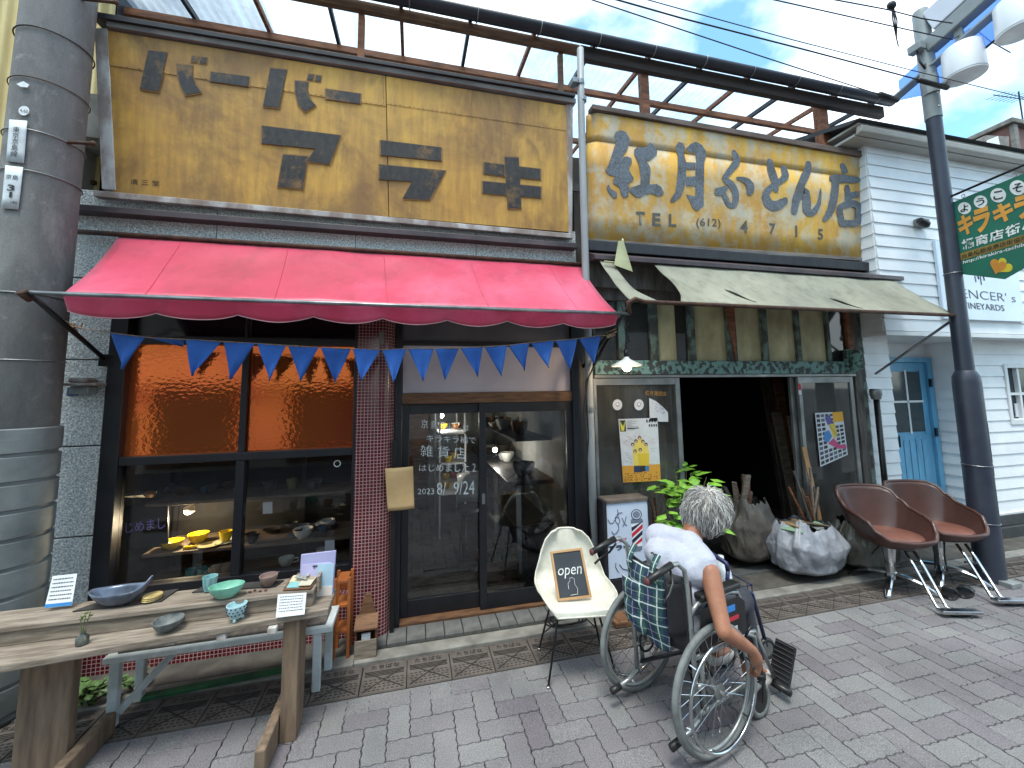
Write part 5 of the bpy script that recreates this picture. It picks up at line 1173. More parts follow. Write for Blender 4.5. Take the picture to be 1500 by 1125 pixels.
for k in range(14): u = k/13; p = FY(lerp(1424, 1476, u), lerp(213, 222, u), Yr-.06); MB().tube([p, p+V((0, .3, .05))], .05, 8).build('ridge_tile', TILEG, r_h, smooth=True)
MB().slab([FY(1450, 204, Yr-.1), FY(1462, 199, Yr-.1), FY(1465, 213, Yr-.1), FY(1447, 211, Yr-.1)], (0, .05, 0)).build('gable_panel', TRIMW, r_h)
MB().slab([FY(1420, 218, Yr), FY(1500, 236, Yr), FY(1500, 300, Yr), FY(1420, 300, Yr)], (0, 3, 0)).build('wall', BRICKC, r_h)
an = thing('tv_antenna', 'thin television antenna on the far roof at the right edge', 'antenna', (q0.x+.3, Yh+.5, q0.z+.14))
p0, p1 = FY(1497, 182, Yh+.5), FY(1492, 134, Yh+.5); MB().tube([V((p1.x, Yh+.5, q0.z+.1)), p1], .02, 6).build('mast', BLACK_METAL, an)
for k in range(7): p = FY(1460+k*6, 140+k*.8, Yh+.5); MB().tube([p+V((0, -.22, -.02)), p+V((0, .22, .03))], .007, 5).build('element', BLACK_METAL, an)
MB().tube([FY(1455, 139, Yh+.5), FY(1503, 146, Yh+.5)], .014, 5).build('boom', BLACK_METAL, an)
# ================================================================ opposite side of the lane (seen only as reflections, keeps the lane in shade)
PLASTER = pm('opposite_plaster', C(206, 198, 184), C(186, 178, 164), .8, ns=1.5, bump=.1)
for k, (x0, x1, h, lab, mt) in enumerate(((-9, -.6, 6.6, 'plain beige house opposite, seen only in the window reflections', PLASTER), (.5, 9.5, 6.0, 'plain grey house opposite, seen only in the door reflections', pm('opposite_grey', C(196, 198, 200), C(176, 178, 180), .8, ns=1.5, bump=.1)))):
    hh = thing('opposite_house', lab, 'house', ((x0+x1)/2, -4.2, 0))
    MB().box(x0, x1, -9, -4.2, 0, h).build('wall', mt, hh)
    MB().box(x0-.1, x1+.1, -9.1, -4.0, h+.002, h+.15).build('roof', TILEG, hh)
    MB().box(x0+.3, x1-.3, -4.139, -3.95, 1.95, 2.5).build('reflection_fascia', pm('opposite_reflector_white', C(232, 226, 214), C(214, 206, 190), .5, ns=1, bump=.02), hh)  # unseen pale band, added to give the orange panes a bright reflection
    for i in range(3):
        xx = lerp(x0, x1, (i+.5)/3); wv = MB().box(xx-.7, xx+.7, -4.199, -4.15, 3.4, 4.7).build('window', TRIMW, hh); MB().box(xx-.62, xx+.62, -4.149, -4.14, 3.48, 4.62).build('pane', DPANE, wv)
        sv = MB().box(xx-.9, xx+.9, -4.199, -4.15, .1, 2.3).build('shopfront', WOOD_BROWN, hh); MB().box(xx-.8, xx+.8, -4.149, -4.14, .3, 2.2).build('pane', DPANE, sv)
# ================================================================ display table in front of the window
ZB, ZR = .60, .685
tb = thing('display_table', 'weathered timber display table with a raised back shelf, carrying crockery', 'table', (-1.2, 2.4, 0))
A_, B_ = G(0, 975, ZB), G(481, 892, ZB); dA = (B_-A_).normalized(); A0 = A_-dA*.5
far = V((-dA.y, dA.x, 0))*.26
MB().slab([A0, B_, B_+far*.9+V((.02, 0, 0)), A0+far], (0, 0, -.032)).build('front_board', WOOD_OLD, tb, bevel=.005)
rb0, rb1 = G(0, 927, ZR), G(457, 870, ZR); dR = (rb1-rb0).normalized(); rb0 = rb0-dR*.35; nR = V((-dR.y, dR.x, 0)); rb0 += nR*.045; rb1 += nR*.045
bk = G(440, 845, ZR); depth = (bk-rb0).dot(nR)
MB().slab([rb0, rb1, rb1+nR*depth, rb0+nR*depth], (0, 0, -.022)).build('shelf_board', WOOD_OLD, tb, bevel=.004)
MB().slab([rb0+nR*.012, rb1-dR*.004+nR*.012, rb1-dR*.004+nR*.034, rb0+nR*.034], (0, 0, 0)) 
fz0, fz1 = ZB+.001, ZR-.023
def vslab(a, b, n_, th, z0, z1): return MB().slab([V((a.x, a.y, z0)), V((b.x, b.y, z0)), V((b.x, b.y, z1)), V((a.x, a.y, z1))], n_*th)
vslab(rb0+nR*.01, rb1-dR*.006+nR*.01, nR, .022, fz0, fz1).build('shelf_front', WOOD_OLD, tb, bevel=.003)
vslab(rb1-dR*.03+nR*.034, rb1-dR*.03+nR*(depth-.01), dR, .022, fz0, ZR-.023).build('shelf_end', WOOD_OLD, tb, bevel=.003)
vslab(rb1+dR*.002+nR*.05, rb1+dR*.002+nR*(depth-.01), dR, .014, fz0+.04, ZR+.045).build('end_lip', WOOD_OLD, tb, bevel=.003)
def plank_leg(c, wx, wy, z1, par, mt, nm_='leg'): return MB().box(c.x-wx/2, c.x+wx/2, c.y-wy/2, c.y+wy/2, 0, z1).build(nm_, mt, par, bevel=.005)
LEGW = pm('brown_grey_leg', C(128, 108, 88), C(92, 76, 62), .75, ns=4, sc=(8, 8, 1), bump=.3, bs=30, dirt=.3)
c1 = G(423, 1086); c1 = V((c1.x-.005, c1.y+.06, 0)); plank_leg(c1, .075, .14, ZB-.034, tb, LEGW)
c2 = V((-1.62, 2.46, 0)); plank_leg(c2, .20, .05, ZB-.034, tb, LEGW)
MB().box(c1.x-.085, c1.x-.04, c1.y-.26, c1.y+.2, 0, .13).build('foot', LEGW, tb, bevel=.008)
MB().box(c2.x+.11, c2.x+.16, c2.y-.2, c2.y+.2, 0, .10).build('foot', LEGW, tb, bevel=.008)
plank_leg(V((-.62, 2.68, 0)), .06, .05, ZR-.023, tb, LEGW); plank_leg(V((-1.75, 2.66, 0)), .06, .05, ZR-.023, tb, LEGW)
MB().bar((-1.72, 2.6, ZB-.06), (-.5, 2.62, ZB-.06), .05, .05).build('cross_rail', LEGW, tb, bevel=.004)
for x, y in ((-.66, 2.33), (-1.1, 2.36), (-.88, 2.34)): MB().box(x-.02, x+.02, y-.02, y+.02, ZB-.062, ZB-.033).build('cleat', PEEL, tb, bevel=.003)
# ---- white bench underneath
wbn = thing('white_bench', 'low bench with flaking white paint standing under the display table', 'bench', (-1, 2.8, 0))
CHALKW = pm('flaking_white_paint', C(198, 206, 208), C(168, 176, 176), .8, ns=9, bump=.3, bs=40, dirt=.4, dc=C(110, 100, 88))
bz = FY(165, 960, 2.70).z; L0, L1 = G(164, 1064), G(463, 1011)
hz = min(bz, .49)
MB().slab([V((L0.x-.05, L0.y-.03, hz)), V((L1.x+.08, L1.y-.03, hz)), V((L1.x+.08, L1.y+.22, hz)), V((L0.x-.05, L0.y+.22, hz))], (0, 0, -.03)).build('seat_frame', CHALKW, wbn, bevel=.004)
MB().slab([V((L0.x+.0, L0.y, hz+.001)), V((L1.x+.04, L1.y, hz+.001)), V((L1.x+.04, L1.y+.19, hz+.001)), V((L0.x, L0.y+.19, hz+.001))], (0, 0, .014)).build('seat_board', GREYWOOD, wbn, bevel=.003)
for p in (L0, L1, L0+V((.02, .18, 0)), L1+V((.03, .18, 0))): MB().slab([V((p.x-.022, p.y-.02, 0)), V((p.x+.022, p.y-.02, 0)), V((p.x+.022, p.y+.015, 0)), V((p.x-.022, p.y+.015, 0))], (0, 0, hz-.031)).build('leg', CHALKW, wbn, bevel=.004)
MB().bar(V((L0.x+.02, L0.y, .06)), V((L0.x+.24, L0.y+.17, .30)), .02, .035).build('brace', CHALKW, wbn, bevel=.003)
g0, g1 = G(205, 1030), G(413, 988)
single(MB().slab([g0+V((0, 0, .004)), g1+V((0, 0, .004)), g1+V((0, .05, .004)), g0+V((0, .05, .004))], (0, 0, .018)), 'green_batten', pm('green_paint', C(40, 104, 62), C(26, 70, 44), .7, ns=9, bump=.2, dirt=.4), 'green painted batten lying on the ground under the bench', 'batten', bevel=.003)
# weeds
def leafplant(name, label, cat, base, n, spread, h, col, leaf, seed, potted=None, stems=6, group=None):
    rg = random.Random(seed); th = thing(name, label, cat, base, group)
    sm = MB(); lf = MB(); mt = pm(name+'_leaf', col, mul(col, .6), .5, ns=12, bump=.15, dirt=.15, Subsurface_Weight=0.0)
    for s in range(stems):
        a = rg.uniform(0, 6.28); tip = V((math.cos(a)*spread*rg.uniform(.3, 1), math.sin(a)*spread*rg.uniform(.3, 1)*.7, h*rg.uniform(.6, 1)))
        pts = [V(base)+V((tip.x*t_**1.5, tip.y*t_**1.5, tip.z*t_)) for t_ in (0, .25, .5, .75, 1)]; sm.tube(pts, [.005, .0045, .004, .003, .002], 5)
        for k in range(n):
            t_ = rg.uniform(.45 if leaf < .06 else .8, 1); c = V(base)+V((tip.x*t_**1.5, tip.y*t_**1.5, tip.z*t_)); b = rg.uniform(0, 6.28); el = rg.uniform(-.35, .5); d = V((math.cos(b)*math.cos(el), math.sin(b)*math.cos(el), math.sin(el))); L_ = leaf*rg.uniform(.6, 1.15)
            sd = d.cross(V((0, 0, 1))).normalized()*L_*.36; up_ = sd.cross(d).normalized()*L_*.1; b0_ = c+d*L_*.25
            lf.add([b0_, b0_+d*L_*.3+sd-up_, b0_+d*L_*.55+sd*1.05-up_, b0_+d*L_*1.0-up_*1.5, b0_+d*L_*.55-sd*1.05-up_, b0_+d*L_*.3-sd-up_, b0_+d*L_*.5+up_*.3], [(0, 1, 6), (1, 2, 6), (2, 3, 6), (3, 4, 6), (4, 5, 6), (5, 0, 6)])
    sm.build('stem', pm('plant_stem', C(86, 96, 52), C(70, 70, 44), .7, bump=.1), th, smooth=True); o = lf.build('foliage', mt, th); o['kind'] = 'stuff'
    return th
leafplant('weed', 'leafy green weed growing behind the left leg of the table', 'weed', G(132, 1035), 14, .17, .16, C(86, 118, 62), .05, 2, stems=8)
leafplant('weed', 'small weed sprouting under the white bench beside its brace', 'weed', G(196, 1015), 10, .14, .12, C(70, 98, 54), .035, 3, stems=6)
# ---- crockery helpers
def glaze(name, c1, c2=None, rough=.22, ns=14): return pm(name, c1, c2, rough, ns=ns, bump=.08, bs=30, dirt=.2)
def bowlprof(r, h, foot=.45, th=.004, belly=.7):
    out = [(r*foot, 0), (r*foot, h*.06), (r*lerp(foot, 1, belly*.55), h*.22), (r*lerp(foot, 1, .72), h*.5), (r*.97, h*.82), (r, h)]
    inn = [(r-th, h), (r*.95-th, h*.82), (r*lerp(foot, 1, .70)-th, h*.52), (r*foot*.8, h*.2), (0, h*.15)]
    return [(0, 0)]+out+inn
def bowl(name, label, p, r, h, mt, cat='bowl', foot=.45, sx=1, sy=1, rz=0, group=None, wob=0, seg=32):
    M_ = Matrix.Rotation(rz, 3, 'Z') @ Matrix.Diagonal((sx, sy, 1))
    return single(MB().lathe(bowlprof(r, h, foot), p, seg, M_, wob), name, mt, label, cat, loc=p, group=group, smooth=True, auto=60)
SLATE = pm('slate_mat', C(52, 50, 48), C(40, 39, 38), .8, ns=9, bump=.2)
mt1 = single(MB().slab([G(*p, ZR+.001) for p in ((106, 897), (152, 880), (262, 864), (236, 882))], (0, 0, .006)), 'slate_mat', SLATE, 'dark slate mat under the grey boat shaped dish', 'mat')
mt2 = single(MB().slab([G(*p, ZR+.001) for p in ((281, 869), (300, 859), (416, 851), (404, 860))], (0, 0, .006)), 'slate_mat', SLATE, 'dark slate mat under the teal cup and brown cup', 'mat')
zt_ = ZR+.0075
# boat shaped dish
bp_ = G(176, 884, zt_); bd_ = (G(215, 875, zt_)-G(140, 884, zt_)).normalized()
def boat(u, v):
    a = 2*math.pi*u; r = v; x = math.cos(a)*.125*(.25+.75*r); y = math.sin(a)*.065*(.3+.7*r)
    z = .062*r**2.2+max(0, math.cos(a))**6*.05*r**2+max(0, -math.cos(a))**4*.012*r**2
    return bp_+bd_*x+V((-bd_.y, bd_.x, 0))*y+V((0, 0, z+.004))
single(MB().grid(boat, 40, 10), 'boat_dish', glaze('blue_grey_glaze', C(92, 104, 124), C(64, 72, 84), .18), 'blue grey boat shaped dish with a raised tip on the slate mat', 'dish', smooth=True, solid=.006)
cs = G(222, 878, zt_)
for k in range(3): single(MB().lathe([(0, 0), (.036, 0), (.04, .003), (.038, .007), (0, .0075)], cs+V((.002*k, 0, .008*k)), 24), 'round_coaster', pm('straw_coaster', C(196, 176, 116), C(160, 136, 84), .7, ns=30, bump=.3), '%s woven straw coaster of the small stack beside the boat dish' % ('bottom', 'middle', 'top')[k], 'coaster', group='straw coasters', smooth=True, auto=40)
bowl('teal_cup', 'tall teal streaked cup on the right slate mat', G(307, 864, zt_), .034, .068, pm('teal_streak_glaze', C(86, 150, 156), C(150, 190, 188), .2, ns=9, sc=(6, 6, .6), bump=.05, dirt=.3, dc=C(90, 70, 60)), 'cup', .72)
gb = G(331, 876, ZR+.001); bowl('oval_bowl', 'jade green oval bowl on small feet beside the teal cup', gb+V((0, 0, .008)), .075, .055, glaze('jade_glaze', C(98, 158, 136), C(128, 182, 160)), 'bowl', .5, 1.05, .7, .1)
bowl('brown_cup', 'pinkish brown pottery cup on the right slate mat', G(393, 857, zt_), .044, .052, glaze('brown_pottery', C(142, 118, 108), C(112, 92, 84), .55), 'cup', .5)
gp = A_+dA*((G(239, 932, ZB)-A_).dot(dA))+V((-dA.y, dA.x, 0))*.054+V((0, 0, .001)); bowl('grey_bowl', 'wide speckled grey bowl on the front board of the table', gp, .060, .052, glaze('grey_stoneware', C(112, 116, 114), C(84, 88, 88), .5, 40), 'bowl', .35)
dc_ = A_+dA*((G(341, 917, ZB)-A_).dot(dA))+V((-dA.y, dA.x, 0))*.044+V((0, 0, .001))
dcup = thing('dotted_cup', 'pale blue tea cup with dark dots on three feet', 'cup', dc_)
MB().lathe(bowlprof(.044, .062, .55), dc_+V((0, 0, .014)), 32).build('body', glaze('pale_blue_glaze', C(172, 204, 208), C(150, 184, 188)), dcup, smooth=True, auto=60)
for k in range(3): a = 2.1*k+.6; MB().ell(dc_+V((.026*math.cos(a), .026*math.sin(a), .008)), (.008, .008, .009), 8, 6).build('foot', glaze('pale_blue_glaze2', C(172, 204, 208), C(150, 184, 188)), dcup, smooth=True)
dm = MB()
for j in range(3):
    for k in range(14):
        a = 2*math.pi*(k+.5*j)/14; z = .014+.022+j*.016; rr = .0375+.0045*j+.003; rr = [.0368, .0412, .0434][j]
        dm.ell(dc_+V((rr*math.cos(a), rr*math.sin(a), z)), .0042, 6, 4)
o = dm.build('dot', pm('dark_dot', C(52, 70, 84), None, .3, bump=0), dcup); o['kind'] = 'stuff'
# tray with pamphlets
tq_ = [G(*p, ZR+.002) for p in ((414, 866), (427, 846), (470, 843), (455, 864))]
tr0 = thing('sample_tray', 'small tray with patterned cloth samples at the table end', 'tray', tq_[0])
MB().slab(tq_, (0, 0, .008)).build('tray', WOOD_BROWN, tr0, bevel=.003)
for k, (u0, v0, u1, v1, c_) in enumerate(((.08, .1, .5, .55, (122, 176, 178)), (.45, .08, .95, .6, (206, 196, 166)), (.1, .5, .8, .95, (186, 180, 160)), (.5, .45, .92, .9, (156, 140, 118)))):
    MB().slab([quadpt(tq_, u, v)+V((0, 0, .0085+k*.003)) for u, v in ((u0, v0), (u1, v0), (u1, v1), (u0, v1))], (0, 0, .0028)).build('sample_card', flat(*c_), tr0)
rg = random.Random(3); mbp = MB()
for k in range(24): p = quadpt(tq_, rg.uniform(.4, .75), rg.uniform(.3, .7))+V((0, 0, .026+rg.uniform(0, .008))); mbp.ell(p, (.012, .006, .004), 6, 4, Matrix.Rotation(rg.uniform(0, 3), 3, 'Z'))
o = mbp.build('pebble_beads', flat(150, 150, 142), tr0, smooth=True); o['kind'] = 'stuff'
for k, (x, y) in enumerate(((366, 868), (373, 866), (381, 867), (389, 866))):
    p = G(x, y, ZR+.001); single(MB().ell(p+V((0, 0, .005)), (.008, .005, .005), 8, 6), 'dried_berry', flat(96, 60, 52), NTH[k]+' dried berry from the left on the raised shelf beside the jade bowl', 'berry', group='dried berries on the shelf', smooth=True)
# paper cards with print
def card(name, label, q3, n_lines, head=None, foot=None, thick=.002, tilt=None, par_cat='card'):
    c = thing(name, label, par_cat, q3[3]); MB().slab(q3, (q3[1]-q3[0]).cross(q3[3]-q3[0]).normalized()*thick).build('sheet', PAPER, c)
    nrm = (q3[1]-q3[0]).cross(q3[0]-q3[3]).normalized(); nrm = nrm if nrm.y < 0 else -nrm
    rg = random.Random(len(label)); mb = MB()
    for k in range(n_lines):
        v = lerp(.1, .86, k/n_lines); u = .08
        while u < .88:
            w_ = rg.uniform(.03, .1); mb.poly([quadpt(q3, uu, vv)+nrm*.0012 for uu, vv in ((u, v), (min(.92, u+w_), v), (min(.92, u+w_), v+.035), (u, v+.035))]); u += w_+.02
    o = mb.build('printed_line', flat(92, 96, 104), c); o['kind'] = 'stuff'
    if foot: MB().poly([quadpt(q3, uu, vv)+nrm*.0014 for uu, vv in ((.0, .88), (1, .88), (1, .99), (0, .99))]).build('blue_strip', flat(*foot), c)
    return c, nrm
YC = G(88, 893, ZR+.002).y
card('price_card', 'white leaflet with a blue bottom strip leaning at the left of the shelf', [FY(77, 844, YC+.03), FY(113, 840, YC+.03), FY(105, 887, YC), FY(65, 891, YC)], 6, foot=(52, 132, 196))
Yc2 = G(425, 903, ZB+.002).y
card('note_card', 'small handwritten white note card leaning on the raised shelf', [FY(407, 871, Yc2+.03), FY(449, 868, Yc2+.03), FY(446, 900, Yc2), FY(404, 905, Yc2)], 6)
# flower bottle
fb = G(120, 944, ZB+.001); fv = thing('bud_vase', 'small grey green bottle vase holding a sprig on the front board', 'vase', fb)
MB().lathe([(0, 0), (.021, 0), (.023, .004), (.023, .033), (.012, .042), (.009, .05), (.011, .056), (.008, .056), (0, .05)], fb, 20).build('bottle', glass('green_bottle_glass', (.45, .52, .46, 1), .05, 1.3, dust=.25), fv, smooth=True)
for k in range(3): MB().tube([fb+V((0, 0, .03)), fb+V((.01*k-.01, 0, .08)), fb+V((.02*k-.012, -.005*k, .11+.015*k))], .0018, 5).build('stem', flat(92, 104, 66), fv)
for k in range(5): MB().ell(fb+V((-.012+.009*k, -.004*(k % 2), .11+.012*(k % 3))), (.009, .005, .007), 8, 6).build('leaf', flat(116, 122, 78), fv, smooth=True)
# leaflet stand at the right end
Yl = G(462, 880, .62).y+.10
ls = thing('leaflet_stand', 'lavender leaflet holder with pamphlets standing at the right end of the table', 'leaflet holder', FY(462, 890, Yl))
LAV = pm('lavender_card', C(178, 176, 214), C(164, 162, 202), .5, ns=4, bump=.03)
q_ = [FY(*p, Yl) for p in ((441, 813), (492, 807), (487, 884), (437, 880))]
MB().slab(q_, (0, .012, 0)).build('back_panel', LAV, ls)
def lsq(u0, v0, u1, v1, o_): return [quadpt(q_, u, v)+V((0, -o_, 0)) for u, v in ((u0, v0), (u1, v0), (u1, v1), (u0, v1))]
MB().slab(lsq(.04, .2, .9, .62, .006), (0, .002, 0)).build('pamphlet', flat(196, 190, 226), ls); MB().slab(lsq(.5, .22, .98, .98, .009), (0, .002, 0)).build('pamphlet', flat(176, 206, 224), ls)
MB().slab(lsq(.3, .66, .98, 1.05, .012), (0, .002, 0)).build('pamphlet', flat(226, 214, 208), ls)
MB().poly(lsq(.36, .24, .62, .27, .0085)).poly(lsq(.4, .27, .42, .31, .0085)).poly(lsq(.55, .27, .57, .31, .0085)).build('hanger_print', flat(60, 60, 76), ls)
text('lettering', 'ONE', lsq(.42, .90, .84, 1.0, .0135), flat(198, 38, 46), ls, ext=.001, nrm=V((0, -1, 0)), bold=.04)
rk = thing('orange_rack', 'orange wooden rack standing right of the leaflet holder', 'rack', (FY(502, 900, 2.95).x, 2.95, 0))
OW = pm('orange_pine', C(160, 92, 44), C(120, 66, 34), .5, ns=4, sc=(1, 1, 1), bump=.1)
rx0, rx1 = FY(487, 900, 2.95).x, FY(513, 900, 2.95).x
for x in (rx0, rx1-.02): 
    for y in (2.95, 3.08): MB().box(x, x+.02, y, y+.02, 0, .50).build('post', OW, rk, bevel=.002)
for z in (.16, .32, .47): MB().box(rx0+.021, rx1-.021, 2.952, 3.098, z, z+.014).build('shelf', OW, rk)
MB().box(rx0-.02, rx0+.01, 2.9, 2.94, 0, .25).build('dark_post', WOOD_DARK, rk)
# caddy by the pillar
cb = G(535, 965); cd = thing('wooden_caddy', 'dark wooden house shaped caddy with leaflets at the foot of the pillar', 'caddy', cb)
x0, x1 = G(519, 968).x, G(552, 958).x; cy0 = cb.y-.02; hh = FY(535, 880, cy0).z
MB().slab([V((x0, cy0+.09, 0)), V((x1, cy0+.09, 0)), V((x1, cy0+.09, hh*.55)), V((lerp(x0, x1, .62), cy0+.09, hh)), V((lerp(x0, x1, .38), cy0+.09, hh)), V((x0, cy0+.09, hh*.55))], (0, .012, 0)).build('back_board', WOOD_BROWN, cd, bevel=.002)
MB().box(x0, x1, cy0, cy0+.012, 0, hh*.33).build('front_board', WOOD_OLD, cd, bevel=.002)
MB().slab([(x0, cy0+.013, 0), (x0, cy0+.089, 0), (x0, cy0+.089, hh*.6), (x0, cy0+.013, hh*.52)], (.01, 0, 0)).build('side_board', WOOD_BROWN, cd); MB().slab([(x1-.01, cy0+.013, 0), (x1-.01, cy0+.089, 0), (x1-.01, cy0+.089, hh*.6), (x1-.01, cy0+.013, hh*.52)], (.01, 0, 0)).build('side_board', WOOD_BROWN, cd)
MB().slab([(x0-.004, cy0-.004, hh*.5), (x1+.004, cy0-.004, hh*.5), (x1+.004, cy0+.088, hh*.63), (x0-.004, cy0+.088, hh*.63)], (0, 0, .01)).build('lid', WOOD_BROWN, cd)
MB().box(lerp(x0, x1, .3), lerp(x0, x1, .7), cy0+.02, cy0+.03, hh*.1, hh*.42).build('leaflet', PAPER, cd)

# ================================================================ shell chair with chalkboard
SH = pm('cream_fibreglass', C(208, 207, 196), C(196, 194, 180), .38, ns=30, bump=.05, bs=200, dirt=.12, dc=C(150, 140, 116))
cc_ = V((1.0, 2.52, 0)); cr = R(9)                       # faces the lane, turned a little
shc = thing('shell_chair', 'cream fibreglass shell chair on black wire legs in front of the door', 'chair', cc_, rz=-cr)
prof = [(.235, .405, .15), (.228, .430, .19), (.17, .437, .222), (.06, .423, .236), (-.06, .415, .238), (-.14, .435, .232), (-.18, .49, .222), (-.2, .555, .205), (-.217, .63, .18), (-.23, .695, .148), (-.24, .735, .105), (-.242, .745, .07)]
def shell_fn(u, v):
    f = v*(len(prof)-1); i = min(int(f), len(prof)-2); t_ = f-i
    y, z, hw = [lerp(a, b, t_) for a, b in zip(prof[i], prof[i+1])]; s = (u-.5)*2; k = max(0, min(1, (v-.35)/.3)); x = hw*math.sin(s*math.pi/2*.92)/math.sin(math.pi/2*.92)
    cu = abs(s)**2.6
    z += cu*.055*(1-k)*min(1, v*5); y += cu*.085*k*(1.15-v*.6)
    return V((x, -y, z))
MB().grid(shell_fn, 28, 44).build('shell', SH, shc, smooth=True, solid=.008)
rim = [shell_fn(u/28, 0) for u in range(29)]+[shell_fn(1, v/44) for v in range(1, 45)]+[shell_fn(1-u/28, 1) for u in range(1, 29)]+[shell_fn(0, 1-v/44) for v in range(1, 44)]
MB().tube(rim, .0065, 6, True).build('rim', SH, shc, smooth=True)
for sx, sy in ((-1, 1), (1, 1), (-1, -1), (1, -1)):
    top = V((sx*.11, -sy*.09, .412)); ft = V((sx*.205, -sy*.175, .008))
    MB().tube([top, ft], .0065, 8).build('leg', BLACK_METAL, shc, smooth=True)
    MB().lathe([(0, 0), (.012, 0), (.012, .01), (.007, .014), (0, .014)], V((ft.x, ft.y, 0)), 12).build('glide', CHROME, shc, smooth=True, auto=40)
for sy in (-1, 1): MB().tube([V((-.11, -sy*.09, .412)), V((.11, -sy*.09, .412))], .006, 6).build('cross_wire', BLACK_METAL, shc)
for sx in (-1, 1): MB().tube([V((sx*.175, .13, .13)), V((0, 0, .34)), V((sx*.175, -.13, .13))][:2], .004, 6).build('brace_wire', BLACK_METAL, shc)
# chalkboard
M_c = Matrix.Translation(cc_) @ Matrix.Rotation(-cr, 4, 'Z')
bl_ = M_c @ V((-.105, -.12, .455)); nb_ = (M_c.to_3x3() @ V((.0, -.93, .36))).normalized()
def cbp(x, y, o_=0): return hit(x, y, bl_, nb_)+nb_*o_
Q = [cbp(*p) for p in ((806, 808), (852, 802), (867, 875), (817, 881))]
cbd = thing('chalkboard', 'small wood framed chalkboard reading open propped on the shell chair', 'chalkboard', Q[3])
SLATEB = pm('black_slate', C(54, 60, 66), C(42, 46, 52), .7, ns=4, bump=.05, dirt=.2, dc=C(84, 88, 92))
MB().slab([quadpt(Q, u, v) for u, v in ((.06, .045), (.94, .045), (.94, .955), (.06, .955))], -nb_*.008).build('slate', SLATEB, cbd)
PINE = pm('pine_frame', C(186, 148, 104), C(160, 120, 80), .6, ns=5, bump=.1)
for uv in (((0, 0), (1, 0), (1, .05), (0, .05)), ((0, .95), (1, .95), (1, 1), (0, 1)), ((0, .051), (.068, .051), (.068, .949), (0, .949)), ((.932, .051), (1, .051), (1, .949), (.932, .949))): MB().slab([quadpt(Q, u, v)+nb_*.005 for u, v in uv], -nb_*.016).build('frame_side', PINE, cbd, bevel=.001)
def cst(pts, w_): 
    P_ = [cbp(x, y, .0025) for x, y in pts]; return MB().tube(P_, w_, 5)
text('lettering', 'open', [cbp(817, 833), cbp(851.5, 829), cbp(853, 846), cbp(818, 848)], CHALK, cbd, ext=.0015, nrm=nb_, shear=.15, bold=-.004)
cst([(833, 863), (832, 855), (835, 850), (834, 847), (838, 846), (841, 848), (842, 856), (846, 862), (846, 870), (836, 872)], .0013).build('bottle_drawing', CHALK, cbd)
# cable coil on the step
mb = MB()
for k in range(3): mb.tube([V((1.08+.13*math.cos(a)+.02*k, 2.97+.07*math.sin(a)-.02*k, .02+.012*k+.006*math.sin(3*a))) for a in [R(12)*i for i in range(30)]], .006, 6, True)
single(mb, 'cable_coil', CABLE, 'loose coil of black cable on the ground behind the shell chair', 'cable', smooth=True)

# ================================================================ barber light box sign
YS = 2.98
sx0, sx1 = FY(884, 760, YS).x, FY(954, 760, YS).x; sz1 = FY(920, 731, YS).z; sz0 = FY(890, 852, YS).z-.13
bs_ = thing('barber_light_box', 'dark standing light box with a striped barber pole picture', 'light box', ((sx0+sx1)/2, YS, 0))
MB().box(sx0, sx0+.03, YS, YS+.16, sz0, sz1).build('side_panel', WOOD_DARK, bs_, bevel=.003); MB().box(sx1-.02, sx1, YS, YS+.16, sz0, sz1).build('side_panel', WOOD_DARK, bs_, bevel=.003)
MB().box(sx0+.031, sx1-.021, YS+.002, YS+.158, sz1-.025, sz1-.001).build('top_panel', pm('dusty_brown_top', C(110, 100, 92), C(84, 76, 70), .7, ns=8), bs_, bevel=.002); MB().box(sx0+.031, sx1-.021, YS+.002, YS+.158, sz0, FY(890, 852, YS).z).build('kick_panel', WOOD_DARK, bs_)
zp = FY(890, 851, YS).z+.005
fxa, fxb = sx0+.032, sx1-.022
MB().box(fxa, fxb, YS+.012, YS+.02, zp, sz1-.028).build('face_panel', pm('pale_blue_acrylic', C(196, 208, 226), C(186, 199, 220), .3, ns=2, bump=.02, dirt=.08), bs_)
MB().box(fxa, fxb, YS+.03, YS+.15, sz0+.002, sz1-.03).build('inner_case', WOOD_DARK, bs_)
for x in (sx0+.04, sx1-.06): 
    for y in (YS+.03, YS+.13): MB().box(x-.015, x+.015, y-.015, y+.015, 0, sz0-.001).build('foot', WOOD_DARK, bs_)
def lb(x, y, o_=0): return FY(x, y, YS+.0115-o_)
def zl_(pts): return [(870+x/8.04, 720+y/8.04) for x, y in pts]
def lpoly(nm_, pts, col, o_=.0006): MB().poly([lb(x, y, o_) for x, y in zl_(pts)]).build(nm_, flat(*col), bs_)
POLE = [(440, 385), (575, 350), (568, 640), (455, 665)]
lpoly('pole_print', POLE, (228, 230, 234), .0004)
def on_pole(t0, t1): # slanted stripes across the barber pole
    f = lambda u, v: (lerp(lerp(440, 575, u), lerp(455, 568, u), v), lerp(lerp(385, 350, u), lerp(665, 640, u), v))
    return [f(0, min(1, t0+.30)), f(1, max(0, t0)), f(1, max(0, t1)), f(0, min(1, t1+.30))]
for t0, t1, c_ in ((-.16, .02, (32, 38, 66)), (.10, .28, (196, 36, 52)), (.36, .54, (32, 38, 66)), (.64, .80, (196, 36, 52))): lpoly('stripe_print', on_pole(t0, t1), c_, .0009)
lpoly('pole_cap_print', [(432, 352), (445, 322), (565, 318), (580, 345), (575, 366), (440, 380)], (112, 122, 140)); lpoly('pole_base_print', [(455, 655), (568, 640), (570, 675), (545, 705), (480, 710), (462, 685)], (112, 120, 134))
